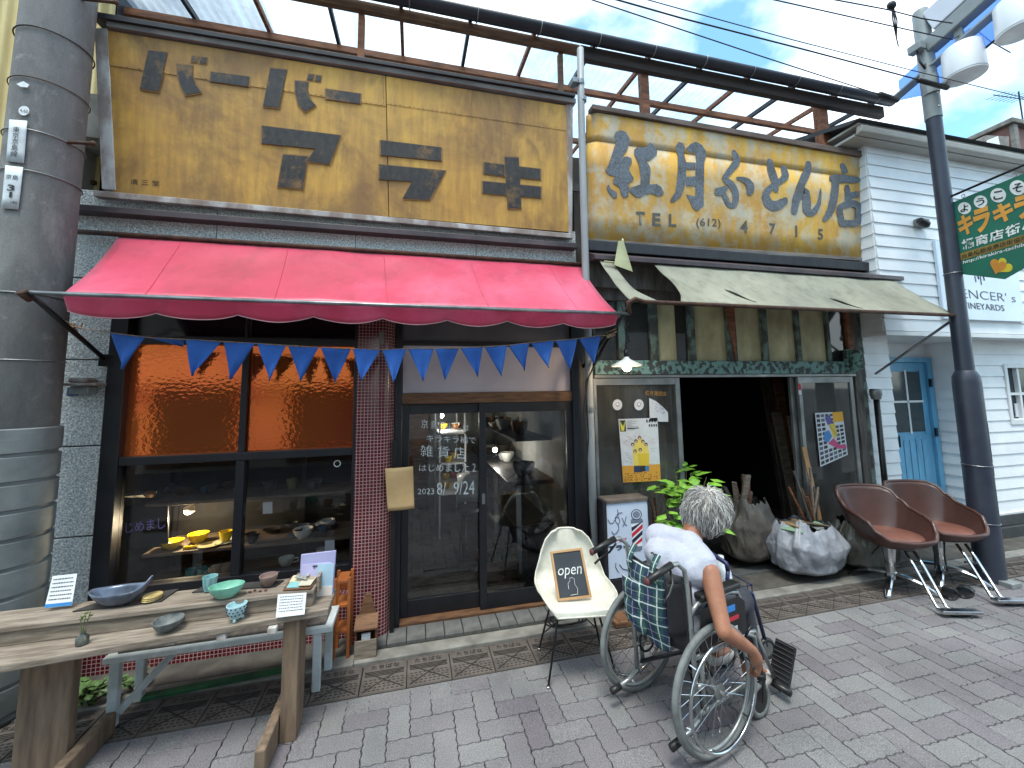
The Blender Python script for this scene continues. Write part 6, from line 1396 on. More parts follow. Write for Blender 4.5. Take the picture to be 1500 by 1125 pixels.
MB().poly([lb(870+(500+64*math.cos(a))/8.04, 720+(272+64*math.sin(a))/8.04, .0006) for a in [R(15)*i for i in range(24)]]).build('globe_print', flat(44, 50, 62), bs_); MB().poly([lb(870+(500+54*math.cos(a))/8.04, 720+(272+54*math.sin(a))/8.04, .0009) for a in [R(15)*i for i in range(24)]]).build('globe_print', flat(196, 206, 222), bs_); MB().poly([lb(870+(500+42*math.cos(a))/8.04, 720+(272+42*math.sin(a))/8.04, .0012) for a in [R(15)*i for i in range(24)]]).build('globe_print', flat(122, 130, 150), bs_)
for pts in ([(165, 330), (190, 375), (225, 370), (250, 330), (285, 250), (275, 210)], [(270, 290), (300, 250), (335, 250)], [(250, 300), (290, 300), (305, 350), (285, 390), (255, 350), (250, 310)], [(285, 390), (295, 440), (265, 490), (230, 505), (210, 470)], [(260, 840), (255, 890), (290, 950)], [(300, 860), (340, 910), (420, 930)], [(380, 290), (365, 360), (340, 410)], [(330, 310), (360, 380), (390, 400)]):
    MB().tube([lb(x, y, .0012) for x, y in zl_(pts)], .0028, 5).build('curl_print', flat(74, 80, 96), bs_)
def ltext(body, a, b, c, d, col, bold=0): text('lettering', body, [lb(x, y) for x, y in zl_([a, b, c, d])], flat(*col), bs_, ext=.001, nrm=V((0, -1, 0)), bold=bold, res=2)
ltext('Bar Bar', (190, 535), (385, 525), (385, 590), (195, 608), (190, 44, 58), .02); ltext('アラキ', (160, 640), (425, 615), (430, 675), (165, 715), (28, 30, 40), .05)
single(MB().box(sx0-.02, sx1+.2, 2.80, 2.94, .0, .035), 'timber_skid', WOOD_BROWN, 'brown timber skid on the ground before the light box', 'timber', bevel=.004)
# ================================================================ potted shrub behind the man
pb_ = V((2.2, 3.02, 0)); pt = leafplant('potted_shrub', 'bright green leafy shrub in a dark pot left of the doorway', 'plant', pb_+V((0, 0, .2)), 9, .36, FY(1010, 690, 3.0).z-.17, C(118, 170, 58), .135, 21, stems=14)
pt.location = pb_; 
for ch in pt.children: ch.location = (0, 0, .2)
MB().lathe([(0, 0), (.1, 0), (.13, .22), (.12, .22), (.11, .19), (0, .19)], V((0, 0, 0)), 20).build('pot', pm('dark_pot', C(62, 54, 50), C(44, 40, 38), .6), None, smooth=True, auto=40).parent = pt
for k in range(6):
    single(MB().bar((1.93+.03*k, 3.16-.01*k, .0), (1.86+.032*k, 3.18, .72+.03*(k % 3)), .014, .014), 'thin_stake', WOOD_BROWN, NTH[k]+' thin brown stick from the left behind the potted shrub', 'stick', group='sticks behind the shrub')

# ================================================================ rubbish bags and timber scraps
def bag(name, label, c, r, h, mt, seed, lean=0, open_top=True):
    rg = random.Random(seed); th = thing(name, label, 'bag', c); mb = MB(); nu, nv = 150, 70
    def fn(u, v):
        a = 2*math.pi*u; sv = v**.8
        prof_ = (math.sin(min(1, v/.16)*math.pi/2)**.8)*(.90+.16*math.sin(v*math.pi*.9)-.24*max(0, v-.55)/.45)
        if not open_top and v > .75: prof_ *= math.cos((v-.75)/.25*math.pi/2)*.85+.15
        x, y, z = math.cos(a)*r[0]*prof_, math.sin(a)*r[1]*prof_, h*sv
        n = V((math.cos(a)*1.6+seed, math.sin(a)*1.6, z*3.2)); 
        d = .16*noise.noise(n*1.1)+.09*noise.noise(n*2.2)+.045*(.5-abs(noise.noise(V((n.x*2.6+n.z, n.y*2.6, n.z*1.5)))))*2+.02*(.4-abs(noise.noise(V((n.x*6+n.z*2, n.y*6, n.z*3)))))*2+.006*noise.noise(n*14)
        k = 1+d*min(1, v*6)-.07; x *= k; y *= k
        z += (.07*noise.noise(V((math.cos(a)*2.3, math.sin(a)*2.3, seed)))+.03*noise.noise(V((math.cos(a)*9, math.sin(a)*9, seed))))*v
        return V(c)+V((x+lean*z, y, max(.004, z)))
    mb.grid(fn, nu, nv); mb.build('sack', mt, th, smooth=True)
    return th
def plasticbag(name, c1, c2, rough):
    t = NT(name); v1 = t.coord(); cc = t.ramp(t.noise(5, v1, 8, .6), (.35, c1), (.65, c2)); w_ = t.n('ShaderNodeTexVoronoi', feature='DISTANCE_TO_EDGE'); w_.inputs['Scale'].default_value = 9; t.l(t.coord((1, 1, .6)), w_.inputs['Vector'])
    return t.bsdf(cc, rough, 0, t.math('ADD', t.noise(9, t.coord((1, 1, .7)), 5, .55, 2.2), t.math('MULTIPLY', w_.outputs['Distance'], .5)), .30, .02)
SILVER = plasticbag('silver_grey_plastic', C(150, 154, 162), C(122, 126, 134), .36); BROWNB = plasticbag('brown_grey_plastic', C(98, 92, 84), C(74, 70, 66), .4); CLEARB = plasticbag('dusty_clear_plastic', C(104, 104, 94), C(70, 70, 64), .3)
b1 = bag('rubbish_sack', 'silver grey torn plastic sack full of rubbish in front of the doorway', V((3.50, 3.10, .004)), (.34, .24), .46, SILVER, 5)
b2 = bag('rubbish_sack', 'brown translucent sack of timber scraps inside the doorway', V((3.17, 3.42, .009)), (.27, .22), .60, BROWNB, 9)
b3 = bag('rubbish_sack', 'dusty clear plastic sack behind the brown salon chairs', V((4.12, 3.06, .004)), (.30, .22), .44, CLEARB, 14)
def tornhole(par, x, y, Yp, s_):
    pts = [FY(x+s_*math.cos(a)*(.6+.4*math.sin(3*a+1)), y+1.7*s_*math.sin(a)*(.7+.3*math.cos(2*a)), Yp) for a in [R(24)*i for i in range(15)]]; MB().poly(pts).build('torn_hole', pm('dark_hole', C(30, 28, 26), None, .9), par)
rg = random.Random(12)
kinds_ = [WOOD_OLD, WOOD_BROWN, GREYWOOD, WOOD_RED]
for k in range(11):
    bx_, by_ = (3.10+rg.uniform(-.14, .16), 3.40+rg.uniform(-.08, .1)); L_ = rg.uniform(.32, .62); d = V((rg.uniform(-.45, .45), rg.uniform(-.3, .3), 1)).normalized(); a = V((bx_, by_, .34))
    single(MB().bar(a, a+d*L_, rg.uniform(.02, .07), rg.uniform(.012, .03)), 'timber_scrap', kinds_[k % 4], 'splintered timber scrap sticking out of the brown sack', 'timber', group='scraps in the brown sack')
for k in range(9):
    a = V((3.62+rg.uniform(0, .12), 3.16+rg.uniform(-.03, .02), .3)); d = V((rg.uniform(-.55, .25), rg.uniform(-.1, .1), 1)).normalized()
    single(MB().bar(a, a+d*rg.uniform(.4, .66), .016, .016), 'timber_scrap', kinds_[(k+2) % 4], 'thin slat standing behind the left salon chair against the glass', 'timber', group='slats against the right door')
single(MB().bar(V((3.78, 3.17, .35)), V((3.70, 3.21, 1.12)), .05, .012), 'tan_lath', pm('tan_slat', C(176, 136, 92), C(150, 112, 74), .7, ns=5), 'tan slat standing against the glass below the photo map poster', 'slat')
for k in range(10):
    c_ = V((3.30+k*.045+rg.uniform(-.03, .03), 3.08+rg.uniform(-.1, .1), .42+rg.uniform(0, .05))); M_ = Matrix.Rotation(rg.uniform(0, 3), 3, 'Z') @ Matrix.Rotation(rg.uniform(-.7, .7), 3, 'X')
    single(MB().obox(c_, M_ @ V((rg.uniform(.04, .09), 0, 0)), M_ @ V((0, rg.uniform(.03, .05), 0)), M_ @ V((0, 0, .006))), 'rubbish_scrap', flat(*[(120, 150, 122), (150, 120, 84), (124, 128, 126), (96, 84, 70)][k % 4]), 'scrap of card or packaging on top of the silver sack', 'scrap', group='scraps on the silver sack', bevel=.003)

# ================================================================ brown salon chairs
t = NT('brown_leatherette'); cc = t.ramp(t.noise(3, None, 6), (.35, C(76, 49, 42)), (.65, C(58, 38, 34))); LEATH = t.bsdf(cc, t.ramp(t.noise(5, None, 5), (.3, .34), (.7, .5)), 0, t.noise(180, None, 3), .25, .002, Coat_Weight=.05)
CUSH = pm('rust_brown_cushion', C(122, 78, 64), C(100, 62, 52), .5, ns=5, bump=.25, bs=120)
def salon(loc, rz, label):
    s = thing('salon_chair', label, 'salon chair', loc, 'brown salon chairs', rz=rz)      # local: faces -y
    def hrim(a):                                         # a = 0 back, pi front
        a = abs((a+math.pi) % (2*math.pi)-math.pi); pts = [(0, .775), (.62, .77), (.80, .75), (1.05, .675), (1.35, .62), (1.75, .595), (2.05, .57), (2.25, .50), (2.5, .452), (3.15, .44)]
        for (a0, h0), (a1, h1) in zip(pts[:-1], pts[1:]):
            if a <= a1: t_ = (a-a0)/(a1-a0); t_ = t_*t_*(3-2*t_); return lerp(h0, h1, t_)
        return .44
    def fn(u, v):
        a = 2*math.pi*u; h = hrim(a); c_, s_ = math.cos(a), math.sin(a)
        rx = .262; ry = .255 if c_ > 0 else .275
        top = (h-.44)/.4; e = v**.55; flare = 1+.10*top*v*v
        sq = 1/(abs(c_)**3.2+abs(s_)**3.2)**(1/3.2)*.98
        return V((s_*rx*sq*(.35+.65*e)*flare, c_*ry*sq*(.35+.65*e)*(1+.22*top*v*v if c_ > 0 else 1), lerp(.365, h, v**1.6)))
    MB().grid(fn, 88, 18).build('shell', LEATH, s, smooth=True, solid=.022)
    MB().tube([fn(i/88, 1) for i in range(88)], .015, 8, True).build('rim_roll', LEATH, s, smooth=True)
    MB().lathe([(0, -.0), (.16, 0), (.205, .015), (.215, .032), (.2, .05), (.12, .06), (0, .062)], V((0, -.035, .402)), 36, Matrix.Diagonal((1.0, 1.0, 1))).build('cushion', CUSH, s, smooth=True)
    MB().lathe([(0, .36), (.12, .36), (.14, .375), (.1, .40), (0, .40)], V((0, 0, 0)), 24).build('seat_plate', BLACK_METAL, s, smooth=True, auto=40)
    MB().lathe([(.0, .07), (.045, .07), (.04, .12), (.036, .2), (.05, .36), (0, .37)], V((0, 0, 0)), 8).build('column', CHROME, s, smooth=True, auto=25)
    for k in range(4):
        a = R(45)+k*math.pi/2; d = V((math.cos(a), math.sin(a), 0)); side = V((-d.y, d.x, 0)); mb = MB(); n_ = 8
        rows = []
        for i in range(n_+1):
            t_ = i/n_; rr = .03+.26*t_; z = .105-.015*t_-.075*t_**3; w_ = lerp(.030, .02, t_); th_ = lerp(.03, .016, t_)
            c_ = d*rr+V((0, 0, z)); rows += [c_+side*w_, c_+side*w_*.6+V((0, 0, th_*.5)), c_-side*w_*.6+V((0, 0, th_*.5)), c_-side*w_, c_-V((0, 0, th_*.5))]
        fs_ = [(i*5+k2, i*5+(k2+1) % 5, (i+1)*5+(k2+1) % 5, (i+1)*5+k2) for i in range(n_) for k2 in range(5)]+[list(range(5)), [n_*5+i for i in range(5)]]
        mb.add(rows, fs_).build('base_leg', CHROME, s, smooth=True, auto=40)
        MB().lathe([(0, 0), (.016, 0), (.016, .012), (0, .012)], d*.285, 12).build('foot_pad', CHROME, s)
    for sx in (-.035, .035): MB().tube([V((sx, -.20, .36)), V((sx, -.27, .28)), V((sx, -.42, .05)), V((sx, -.45, .04))], .011, 8).build('footrest_strut', CHROME, s, smooth=True)
    MB().bar(V((-.05, -.27, .24)), V((.05, -.27, .24)), .02, .02).build('strut_brace', CHROME, s, bevel=.003)
    MB().box(-.06, .22, -.50, -.44, .028, .05).build('footrest_bar', CHROME, s, bevel=.006)
    MB().tube([V((.02, -.47, .012)), V((.10, -.47, .006)), V((.16, -.47, .018))], .008, 6).build('footrest_heel', BLACK_METAL, s)
    MB().tube([V((-.05, .02, .33)), V((-.16, -.05, .30)), V((-.2, -.08, .29))], .007, 6).build('height_lever', BLACK_METAL, s)
    return s
salon(V((3.985, 2.75, 0)), R(-17), 'nearer of the two brown leatherette salon chairs, beside the sacks')
salon(V((4.575, 2.75, 0)), R(-17), 'farther brown leatherette salon chair, right before the navy lamp post')
# black slip on sandals under the chairs
for k, (x, y, a) in enumerate(((4.26, 2.52, .5), (4.40, 2.50, .35))):
    M_ = Matrix.Rotation(a, 3, 'Z'); s = thing('sandal', 'black sandal on the ground under the salon chairs, the %s one' % ('left', 'right')[k], 'sandal', (x, y, 0), 'pair of black sandals')
    MB().lathe([(0, 0), (.042, 0), (.045, .008), (.042, .022), (0, .024)], V((x, y, 0)), 24, M_ @ Matrix.Diagonal((2.9, 1.1, 1))).build('sole', PLASTIC_BLACK, s, smooth=True, auto=50)
    MB().grid(lambda u, v: V((x, y, 0))+M_ @ V((lerp(-.02, .06, v), .046*math.cos(math.pi*u), .018+.045*math.sin(math.pi*u)*(1-.25*v))), 14, 4).build('strap', PLASTIC_BLACK, s, smooth=True, solid=.005)

# ================================================================ goods inside the crockery shop
SHELFW = pm('shop_shelf_wood', C(120, 104, 88), C(92, 78, 64), .7, ns=4, sc=(1.5, 10, 10), bump=.15)
def ixz(px_, py_, Y): return FY(px_, py_, Y)
IY = 3.62
un = thing('shop_shelf_unit', 'wooden shelves with crockery standing inside the black framed window', 'shelves', (-1.2, IY, 0))
sx0_, sx1_ = WL+.12, WR+.0
zsh = [ixz(340, 838, IY).z, ixz(300, 797, IY).z, ixz(340, 725, IY).z]
for z in zsh: MB().box(sx0_, sx1_, IY-.12, IY+.28, z-.022, z).build('shelf', SHELFW, un, bevel=.003)
for x in (sx0_+.0, xm+.25, sx1_-.03): MB().box(x, x+.03, IY+.25, IY+.279, 0, 1.45).build('upright', WOOD_DARK, un)
MB().box(sx0_-.05, sx1_+.02, IY+.285, IY+.30, .02, 2.2).build('back_panel', pm('unlit_interior_dark', C(34, 32, 32), C(26, 25, 25), .8, ns=3, bump=.1), un)  # added dark sheet, its colour stands in for the unlit shop interior
MB().box(sx1_-.02, sx1_+.002, IY-.12, IY-.09, 0, zsh[2]-.023).build('upright', WOOD_DARK, un)
YEL = glaze('yellow_glaze', C(214, 186, 40), C(196, 166, 30)); TEALG = glaze('teal_cup_glaze', C(92, 146, 148), C(70, 118, 122)); WHG = glaze('white_glaze', C(214, 214, 206), C(196, 196, 188)); DKG = glaze('dark_stoneware', C(70, 66, 62), C(50, 48, 46), .45); COP = pm('copper', C(176, 122, 74), C(140, 92, 54), .3, .9, ns=8, bump=.05)
z1_ = zsh[1]+.001; z0_ = zsh[0]+.001; z2_ = zsh[2]+.001
def at(px_, y, z): p = FY(px_, 780, y); return V((p.x, y, z))
bowl('yellow_bowl', 'yellow bowl on the lit shelf, left of the pair in the window', at(253, IY-.04, z1_), .072, .058, YEL)
bowl('yellow_bowl', 'yellow bowl directly under the small lamp in the window', at(291, IY+.03, z1_), .068, .075, YEL)
bowl('yellow_cup', 'yellow cup on a plate beside the window mullion', at(331, IY+.0, z1_+.012), .045, .07, YEL, 'cup', .6)
bowl('side_plate', 'pale plate under the yellow cup by the mullion', at(331, IY+.0, z1_), .08, .012, WHG, 'plate', .6); bowl('side_plate', 'cream plate between the yellow bowls', at(308, IY-.06, z1_), .075, .014, glaze('cream_glaze', C(206, 196, 150), C(190, 178, 132)), 'plate', .6)
for k in range(6): p = at(272+k*3.2, IY-.09+.01*(k % 2), z1_); single(MB().ell(p+V((0, 0, .012)), (.014, .01, .013), 10, 8), 'chopstick_rest', YEL, NTH[k]+' from the left of the tiny yellow ornaments between the yellow bowls', 'ornament', group='yellow ornaments', smooth=True)
for k, (x, lab) in enumerate(((283, 'teal tumbler on the lower shelf, left of the pair'), (300, 'teal tumbler on the lower shelf under the copper bowl'))): bowl('tumbler', lab, at(x, IY-.06, z0_), .036, .075, TEALG, 'cup', .75)
bowl('ribbed_cup', 'beige ribbed cup on the lower shelf right of the tumblers', at(318, IY-.06, z0_), .043, .075, glaze('beige_rib', C(176, 156, 130), C(150, 130, 108)), 'cup', .75); bowl('ribbed_cup', 'beige ribbed cup half hidden by the window mullion', at(333, IY-.03, z0_), .04, .07, glaze('beige_rib', C(176, 156, 130)), 'cup', .75)
bowl('copper_bowl', 'shallow copper bowl behind the tumblers on the lower shelf', at(313, IY+.10, z0_+.05), .085, .045, COP); single(MB().box(at(313, IY+.1, 0).x-.05, at(313, IY+.1, 0).x+.05, IY+.06, IY+.16, z0_, z0_+.049), 'copper_bowl_block', SHELFW, 'small wooden block carrying the copper bowl', 'block', bevel=.003)
mug = at(421, IY-.05, z0_+.03); mg = thing('white_mug', 'low white mug with handle in the right hand window', 'mug', mug); MB().lathe(bowlprof(.055, .055, .7), mug, 28).build('body', WHG, mg, smooth=True, auto=60); MB().tube([mug+V((.052, 0, .042)), mug+V((.082, 0, .044)), mug+V((.084, 0, .02)), mug+V((.046, 0, .012))], .006, 8).build('handle', WHG, mg, smooth=True)
single(MB().box(at(385, IY, 0).x, at(492, IY, 0).x, IY-.12, IY+.1, z0_, z0_+.029), 'cutting_board', WOOD_BROWN, 'thick wooden board under the white mug', 'board', bevel=.005)
jg = at(472, IY-.02, z0_+.03); jj = thing('patterned_jug', 'small white figured pitcher beside the white mug', 'pitcher', jg); MB().lathe([(0, 0), (.03, 0), (.034, .03), (.03, .055), (.045, .085), (.042, .085), (.026, .055), (0, .02)], jg, 24).build('body', WHG, jj, smooth=True); MB().tube([jg+V((.04, 0, .078)), jg+V((.07, 0, .075)), jg+V((.06, 0, .04)), jg+V((.034, 0, .03))], .005, 8).build('handle', WHG, jj, smooth=True); MB().ell(jg+V((-.01, -.036, .025)), (.012, .008, .016), 8, 6).build('relief', DKG, jj, smooth=True)
for k, (x, r_, h_, dx) in enumerate(((392, .05, .085, 0), (425, .04, .095, 1), (458, .055, .07, 0))): p = at(x, IY+.02, z2_); bowl('stoneware_vase', '%s dark stoneware vase on the top shelf of the right hand window' % ('left', 'middle', 'right')[k], p, r_, h_, [DKG, glaze('olive_pot', C(120, 112, 72), C(92, 88, 58)), DKG][k], 'vase', .6)
rg = random.Random(77)
for k in range(26):
    x = rg.uniform(362, 500); zz = rg.choice([z1_, z1_, z1_+.0]); y_ = IY+rg.uniform(-.08, .2); r_ = rg.uniform(.035, .08); p = at(x, y_, zz)
    if k >= 14: p = at(rg.uniform(190, 345), IY+rg.uniform(.1, .24), rg.choice([z2_])); 
    bowl('stacked_dish', 'small glazed dish among the crockery on the window shelves', p, r_, rg.uniform(.02, .07), rg.choice([DKG, WHG, glaze('g_blue', C(86, 104, 124), C(70, 84, 100)), glaze('g_brown', C(112, 86, 66), C(90, 66, 50))]), 'dish', .5, group='crockery on the window shelves', seg=20)
for k, (x, y) in enumerate(((392, 744), (483, 800))): a = FY(x-7, y-8, IY-.125); single(MB().slab([a, FY(x+7, y-9, IY-.125), FY(x+7, y+8, IY-.125), FY(x-7, y+9, IY-.125)], (0, .002, 0)), 'price_tag', PAPER, ('white price tag hanging from the upper shelf in the right window', 'white card standing low at the right edge of the window')[k], 'tag')
# small clip lamp with lit head
lp2 = FY(277, 747, IY+.0); cl = thing('clip_lamp', 'small lit clip lamp hanging from the shelf over the yellow bowls', 'lamp', lp2)
M_ = Matrix.Rotation(R(28), 3, 'Y')
MB().lathe([(.012, .05), (.02, .045), (.04, .0), (.037, .0), (.016, .038), (0, .04)], lp2, 20, M_).build('shade', pm('white_enamel', C(226, 226, 220)), cl, smooth=True)
MB().ell(lp2+V((-.004, 0, -.006)), .027, 12, 8).build('bulb', emit('warm_lamp', (1, .78, .45, 1), 22), cl, smooth=True); MB().tube([lp2+M_ @ V((0, 0, .05)), V((lp2.x+.01, lp2.y, zsh[2]-.023))], .005, 6).build('stem', BLACK_METAL, cl)
pl2 = bpy.data.lights.new('clip_light', 'POINT'); pl2.energy = 5; pl2.color = (1, .78, .48); pl2.shadow_soft_size = .02; plo2 = bpy.data.objects.new('clip_light', pl2); COL.objects.link(plo2); plo2.parent = cl; plo2.location = (-.012, -.01, -.05)
# slanted dark board with violet writing
q_ = [FY(*p, IY-.10) for p in ((183, 742), (246, 735), (246, 800), (184, 806))]
wbd = thing('writing_board', 'dark board with violet handwriting in the left of the window', 'board', q_[3]); MB().slab(q_, (0, .012, 0)).build('panel', pm('dark_teal_board', C(28, 34, 40), C(22, 28, 32), .5, bump=.05), wbd)
text('lettering', 'じめまし', [FY(*p, IY-.102) for p in ((184, 766), (242, 758), (242, 774), (184, 781))], pm('violet_marker', C(170, 160, 255), None, .6, bump=0, dirt=0), wbd, ext=.001, nrm=V((0, -1, 0)), bold=.01)
# the room behind the sliding doors: side counter, white shelves, dark cabinet, stool and crates
cn = thing('wall_counter', 'long white counter with dark ware along the right wall of the shop', 'counter', (1.1, 4.6, 0))
MB().box(.86, 1.315, 3.75, 6.2, .82, .86).build('counter_top', DKG, cn, bevel=.004); MB().box(.95, 1.315, 3.8, 6.15, .42, .44).build('lower_shelf', SHELFW, cn); MB().box(.95, 1.315, 3.8, 6.15, 1.22, 1.24).build('wall_shelf', WOOD_DARK, cn)
for y in (3.8, 4.9, 6.1): MB().box(.96, 1.0, y, y+.04, .0, .819).build('leg', TRIMW, cn)
rg = random.Random(15)
for k in range(26):
    z = rg.choice([.861, .441, 1.241, 1.241, .861]); p = V((rg.uniform(1.0, 1.2), 3.9+rg.uniform(0, 2.1), z)); bowl('counter_ware', 'dark pottery piece on the counter along the right shop wall', p, rg.uniform(.04, .10), rg.uniform(.05, .14), rg.choice([DKG, DKG, WHG, COP]), 'pottery', .55, group='pottery on the side counter', seg=18)
ws = thing('white_shelf_rack', 'white open shelf rack standing inside behind the left door glass', 'rack', (.42, 5.2, 0))
for z in (.5, .85, 1.2, 1.55): MB().box(.3, .62, 4.9, 5.9, z, z+.02).build('shelf', TRIMW, ws)
for x in (.3, .6): 
    for y in (4.9, 5.88): MB().box(x, x+.02, y, y+.02, 0, 1.6).build('post', TRIMW, ws)
ob = random.Random(2)
for k in range(12): p = V((.36+ob.uniform(0, .2), 4.98+ob.uniform(0, .8), ob.choice([.521, .871, 1.221]))); bowl('rack_item', 'small coloured bowl on the white rack inside', p, .06, .07, ob.choice([glaze('o_red', C(176, 70, 50), C(150, 54, 40)), YEL, WHG, COP]), 'bowl', .5, group='bowls on the white rack', seg=18)
single(MB().box(-.05, .22, 6.2, 6.85, .013, 1.5), 'tall_cabinet', WOOD_BROWN, 'brown cabinet at the back of the shop', 'cabinet', bevel=.005)
gb_ = thing('bottle_crate', 'crate of green bottles on the floor behind the right door', 'crate', (.78, 3.75, .012)); MB().box(.6, .9, 3.6, 3.62, .013, .22).box(.6, .9, 3.9, 3.92, .013, .22).box(.58, .6, 3.6, 3.92, .013, .22).box(.9, .92, 3.6, 3.92, .013, .22).build('crate_side', WOOD_BROWN, gb_)
for i in range(3):
    for j in range(3): MB().lathe([(0, .014), (.035, .014), (.036, .17), (.014, .23), (.014, .29), (0, .29)], (.66+i*.09, 3.66+j*.1, 0), 14).build('bottle', glaze('green_bottle', C(62, 104, 80), C(46, 84, 64), .1), gb_, smooth=True, auto=50)
st = thing('stool', 'white backed stool behind the glass of the right door', 'stool', (.62, 4.4, .012)); MB().lathe([(0, .44), (.17, .44), (.18, .46), (.16, .48), (0, .48)], (.62, 4.4, 0), 24).build('seat', PLASTIC_BLACK, st, smooth=True); MB().grid(lambda u, v: V((.62+.17*math.cos(R(20)+R(140)*u), 4.4+.17*math.sin(R(20)+R(140)*u), lerp(.5, .82, v))), 14, 4).build('backrest', WHG, st, smooth=True, solid=.01)
for k in range(4): a = R(45+90*k); MB().tube([(.62+.12*math.cos(a), 4.4+.12*math.sin(a), .44), (.62+.17*math.cos(a), 4.4+.17*math.sin(a), .013)], .012, 8).build('leg', BLACK_METAL, st)

for k, (px_, py_, yy_) in enumerate(((725, 659, 4.6), (647, 609, 5.2))):
    c_ = FY(px_, py_, yy_); il = thing('pendant_bulb', ('bare lit bulb hanging inside behind the right door glass', 'bare lit bulb hanging inside above the chalk lettering')[k], 'bulb', c_)
    MB().ell(c_, .028, 12, 8).build('bulb', emit('interior_bulb_%d' % k, (1, .9, .75, 1), 20), il, smooth=True); MB().tube([c_+V((0, 0, .025)), V((c_.x, c_.y, 2.62))], .004, 5).build('cord', CABLE, il)
    pl3 = bpy.data.lights.new('interior_light', 'POINT'); pl3.energy = 3; pl3.color = (1, .9, .78); pl3.shadow_soft_size = .03; po3 = bpy.data.objects.new('interior_light', pl3); COL.objects.link(po3); po3.parent = il; po3.location = (0, 0, -.06)
# ================================================================ wheelchair
WO = V((1.342, 2.003, 0)); WA = R(14.1)
wc = thing('wheelchair', 'silver folding wheelchair with grey tyres and black side guards', 'wheelchair', WO, rz=WA)
SILV = pm('silver_tube_paint', C(168, 172, 172), C(146, 150, 150), .32, .6, ns=9, bump=.05, dirt=.2)
TY = .24
def ring(mb, c, R_, r_, n=64, seg=8): return mb.tube([V(c)+V((R_*math.cos(2*math.pi*k/n), 0, R_*math.sin(2*math.pi*k/n))) for k in range(n)], r_, seg, True)
for s in (-1, 1):
    c = (0, s*TY, .288)
    w_ = ring(MB(), c, .272, .016).build('rear_wheel', RUBBER_GREY, wc, smooth=True)
    ring(MB(), c, .252, .010).build('rim', SILV, w_, smooth=True)
    ring(MB(), (0, s*(TY+.048), .288), .232, .0085).build('hand_rim', CHROME, w_, smooth=True)
    for k in range(6):
        a = 2*math.pi*k/6+.3; MB().tube([V((.246*math.cos(a), s*(TY+.006), .288+.246*math.sin(a))), V((.232*math.cos(a), s*(TY+.046), .288+.232*math.sin(a)))], .004, 5).build('rim_stay', CHROME, w_)
    sp = MB()
    for k in range(28):
        a = 2*math.pi*k/28; b = a+(.55 if k % 2 else -.55); yo = s*(.022 if k % 4 < 2 else -.022)
        sp.tube([V((.03*math.cos(b), s*TY+yo, .288+.03*math.sin(b))), V((.247*math.cos(a), s*TY, .288+.247*math.sin(a)))], .0013, 4)
    o = sp.build('spoke', CHROME, w_); o['kind'] = 'stuff'
    MB().lathe([(0, -.035), (.018, -.035), (.018, -.028), (.034, -.026), (.034, -.020), (.016, -.016), (.016, .016), (.034, .020), (.034, .026), (.012, .03), (.012, .05), (0, .05)], V(c), 20, Matrix.Rotation(R(-90)*s, 3, 'X')).build('hub', ALU, w_, smooth=True, auto=35)
    ring(MB(), (0, s*(TY-.055), .288), .055, .006, 24, 6).build('drum_brake', BLACK_METAL, w_, smooth=True)
    # castor
    cx, cy = .385, s*.20
    k_ = ring(MB(), (cx, cy, .085), .068, .017, 40, 10).build('castor', RUBBER_GREY, wc, smooth=True)
    MB().lathe([(0, -.012), (.055, -.012), (.055, .012), (0, .012)], V((cx, cy, .085)), 24, Matrix.Rotation(R(90), 3, 'X')).build('castor_hub', PLASTIC_BLACK, k_, smooth=True, auto=35)
    for q in (-1, 1): MB().bar((cx, cy+q*.026, .085), (cx+.02, cy+q*.022, .19), .02, .006, up=(0, 1, 0)).build('fork', BLACK_METAL, k_)
    MB().lathe([(0, .185), (.03, .185), (.03, .205), (.018, .21), (.018, .25), (0, .25)], V((cx+.02, cy, 0)), 16).build('castor_stem', BLACK_METAL, k_, smooth=True, auto=35)
    y = s*.195; T = lambda pts, r_=.0115, nm_='frame_tube', mt=SILV: MB().tube([V(p) for p in pts], r_, 10).build(nm_, mt, wc, smooth=True)
    T([(-.07, y, .14), (-.085, y, .45), (-.10, y, .74), (-.115, y, .83), (-.16, y, .868), (-.22, y, .868), (-.33, y, .838)])
    T([(-.20, y, .845+.027), (-.36, y, .832)], .0165, 'hand_grip', PLASTIC_BLACK)
    T([(-.20, y-.01*s, .85), (-.22, y+.02*s, .80), (-.27, y+.04*s, .77), (-.31, y+.045*s, .745)], .006, 'brake_lever', PLASTIC_BLACK)
    MB().ell((-.364, y, .831), (.008, .018, .018), 10, 6).build('grip_end', flat(96, 46, 48), wc, smooth=True)
    T([(-.095, y, .62), (-.04, y, .655), (.20, y, .655), (.27, y, .64), (.30, y, .58), (.31, y, .42)])
    T([(-.085, y, .42), (.33, y, .42), (.39, y, .39), (.405, y, .26)])
    T([(-.075, y, .17), (.33, y, .19), (.405, y, .24)])
    T([(-.03, y, .17), (-.03, y, .42)]); T([(.0, y, .288), (-.08, y, .288)], .014)
    T([(-.06, y, .16), (-.14, y, .12), (-.22, y, .105)]); T([(-.20, y, .108), (-.26, y, .10)], .017, 'tipping_lever', PLASTIC_BLACK)
    T([(.34, y, .42), (.42, y*.92, .40), (.50, y*.86, .27), (.60, y*.8, .10)], .0105, 'leg_rest')
    MB().box(-.03, .27, y-.03, y+.03, .668, .70).build('arm_pad', PLASTIC_BLACK, wc, bevel=.012, seg=3)
    MB().slab([(-.06, y+s*.016, .44), (.30, y+s*.016, .44), (.30, y+s*.016, .60), (.25, y+s*.016, .635), (-.04, y+s*.016, .64)], (0, s*.006, 0)).build('side_guard', PLASTIC_BLACK, wc, bevel=.004)
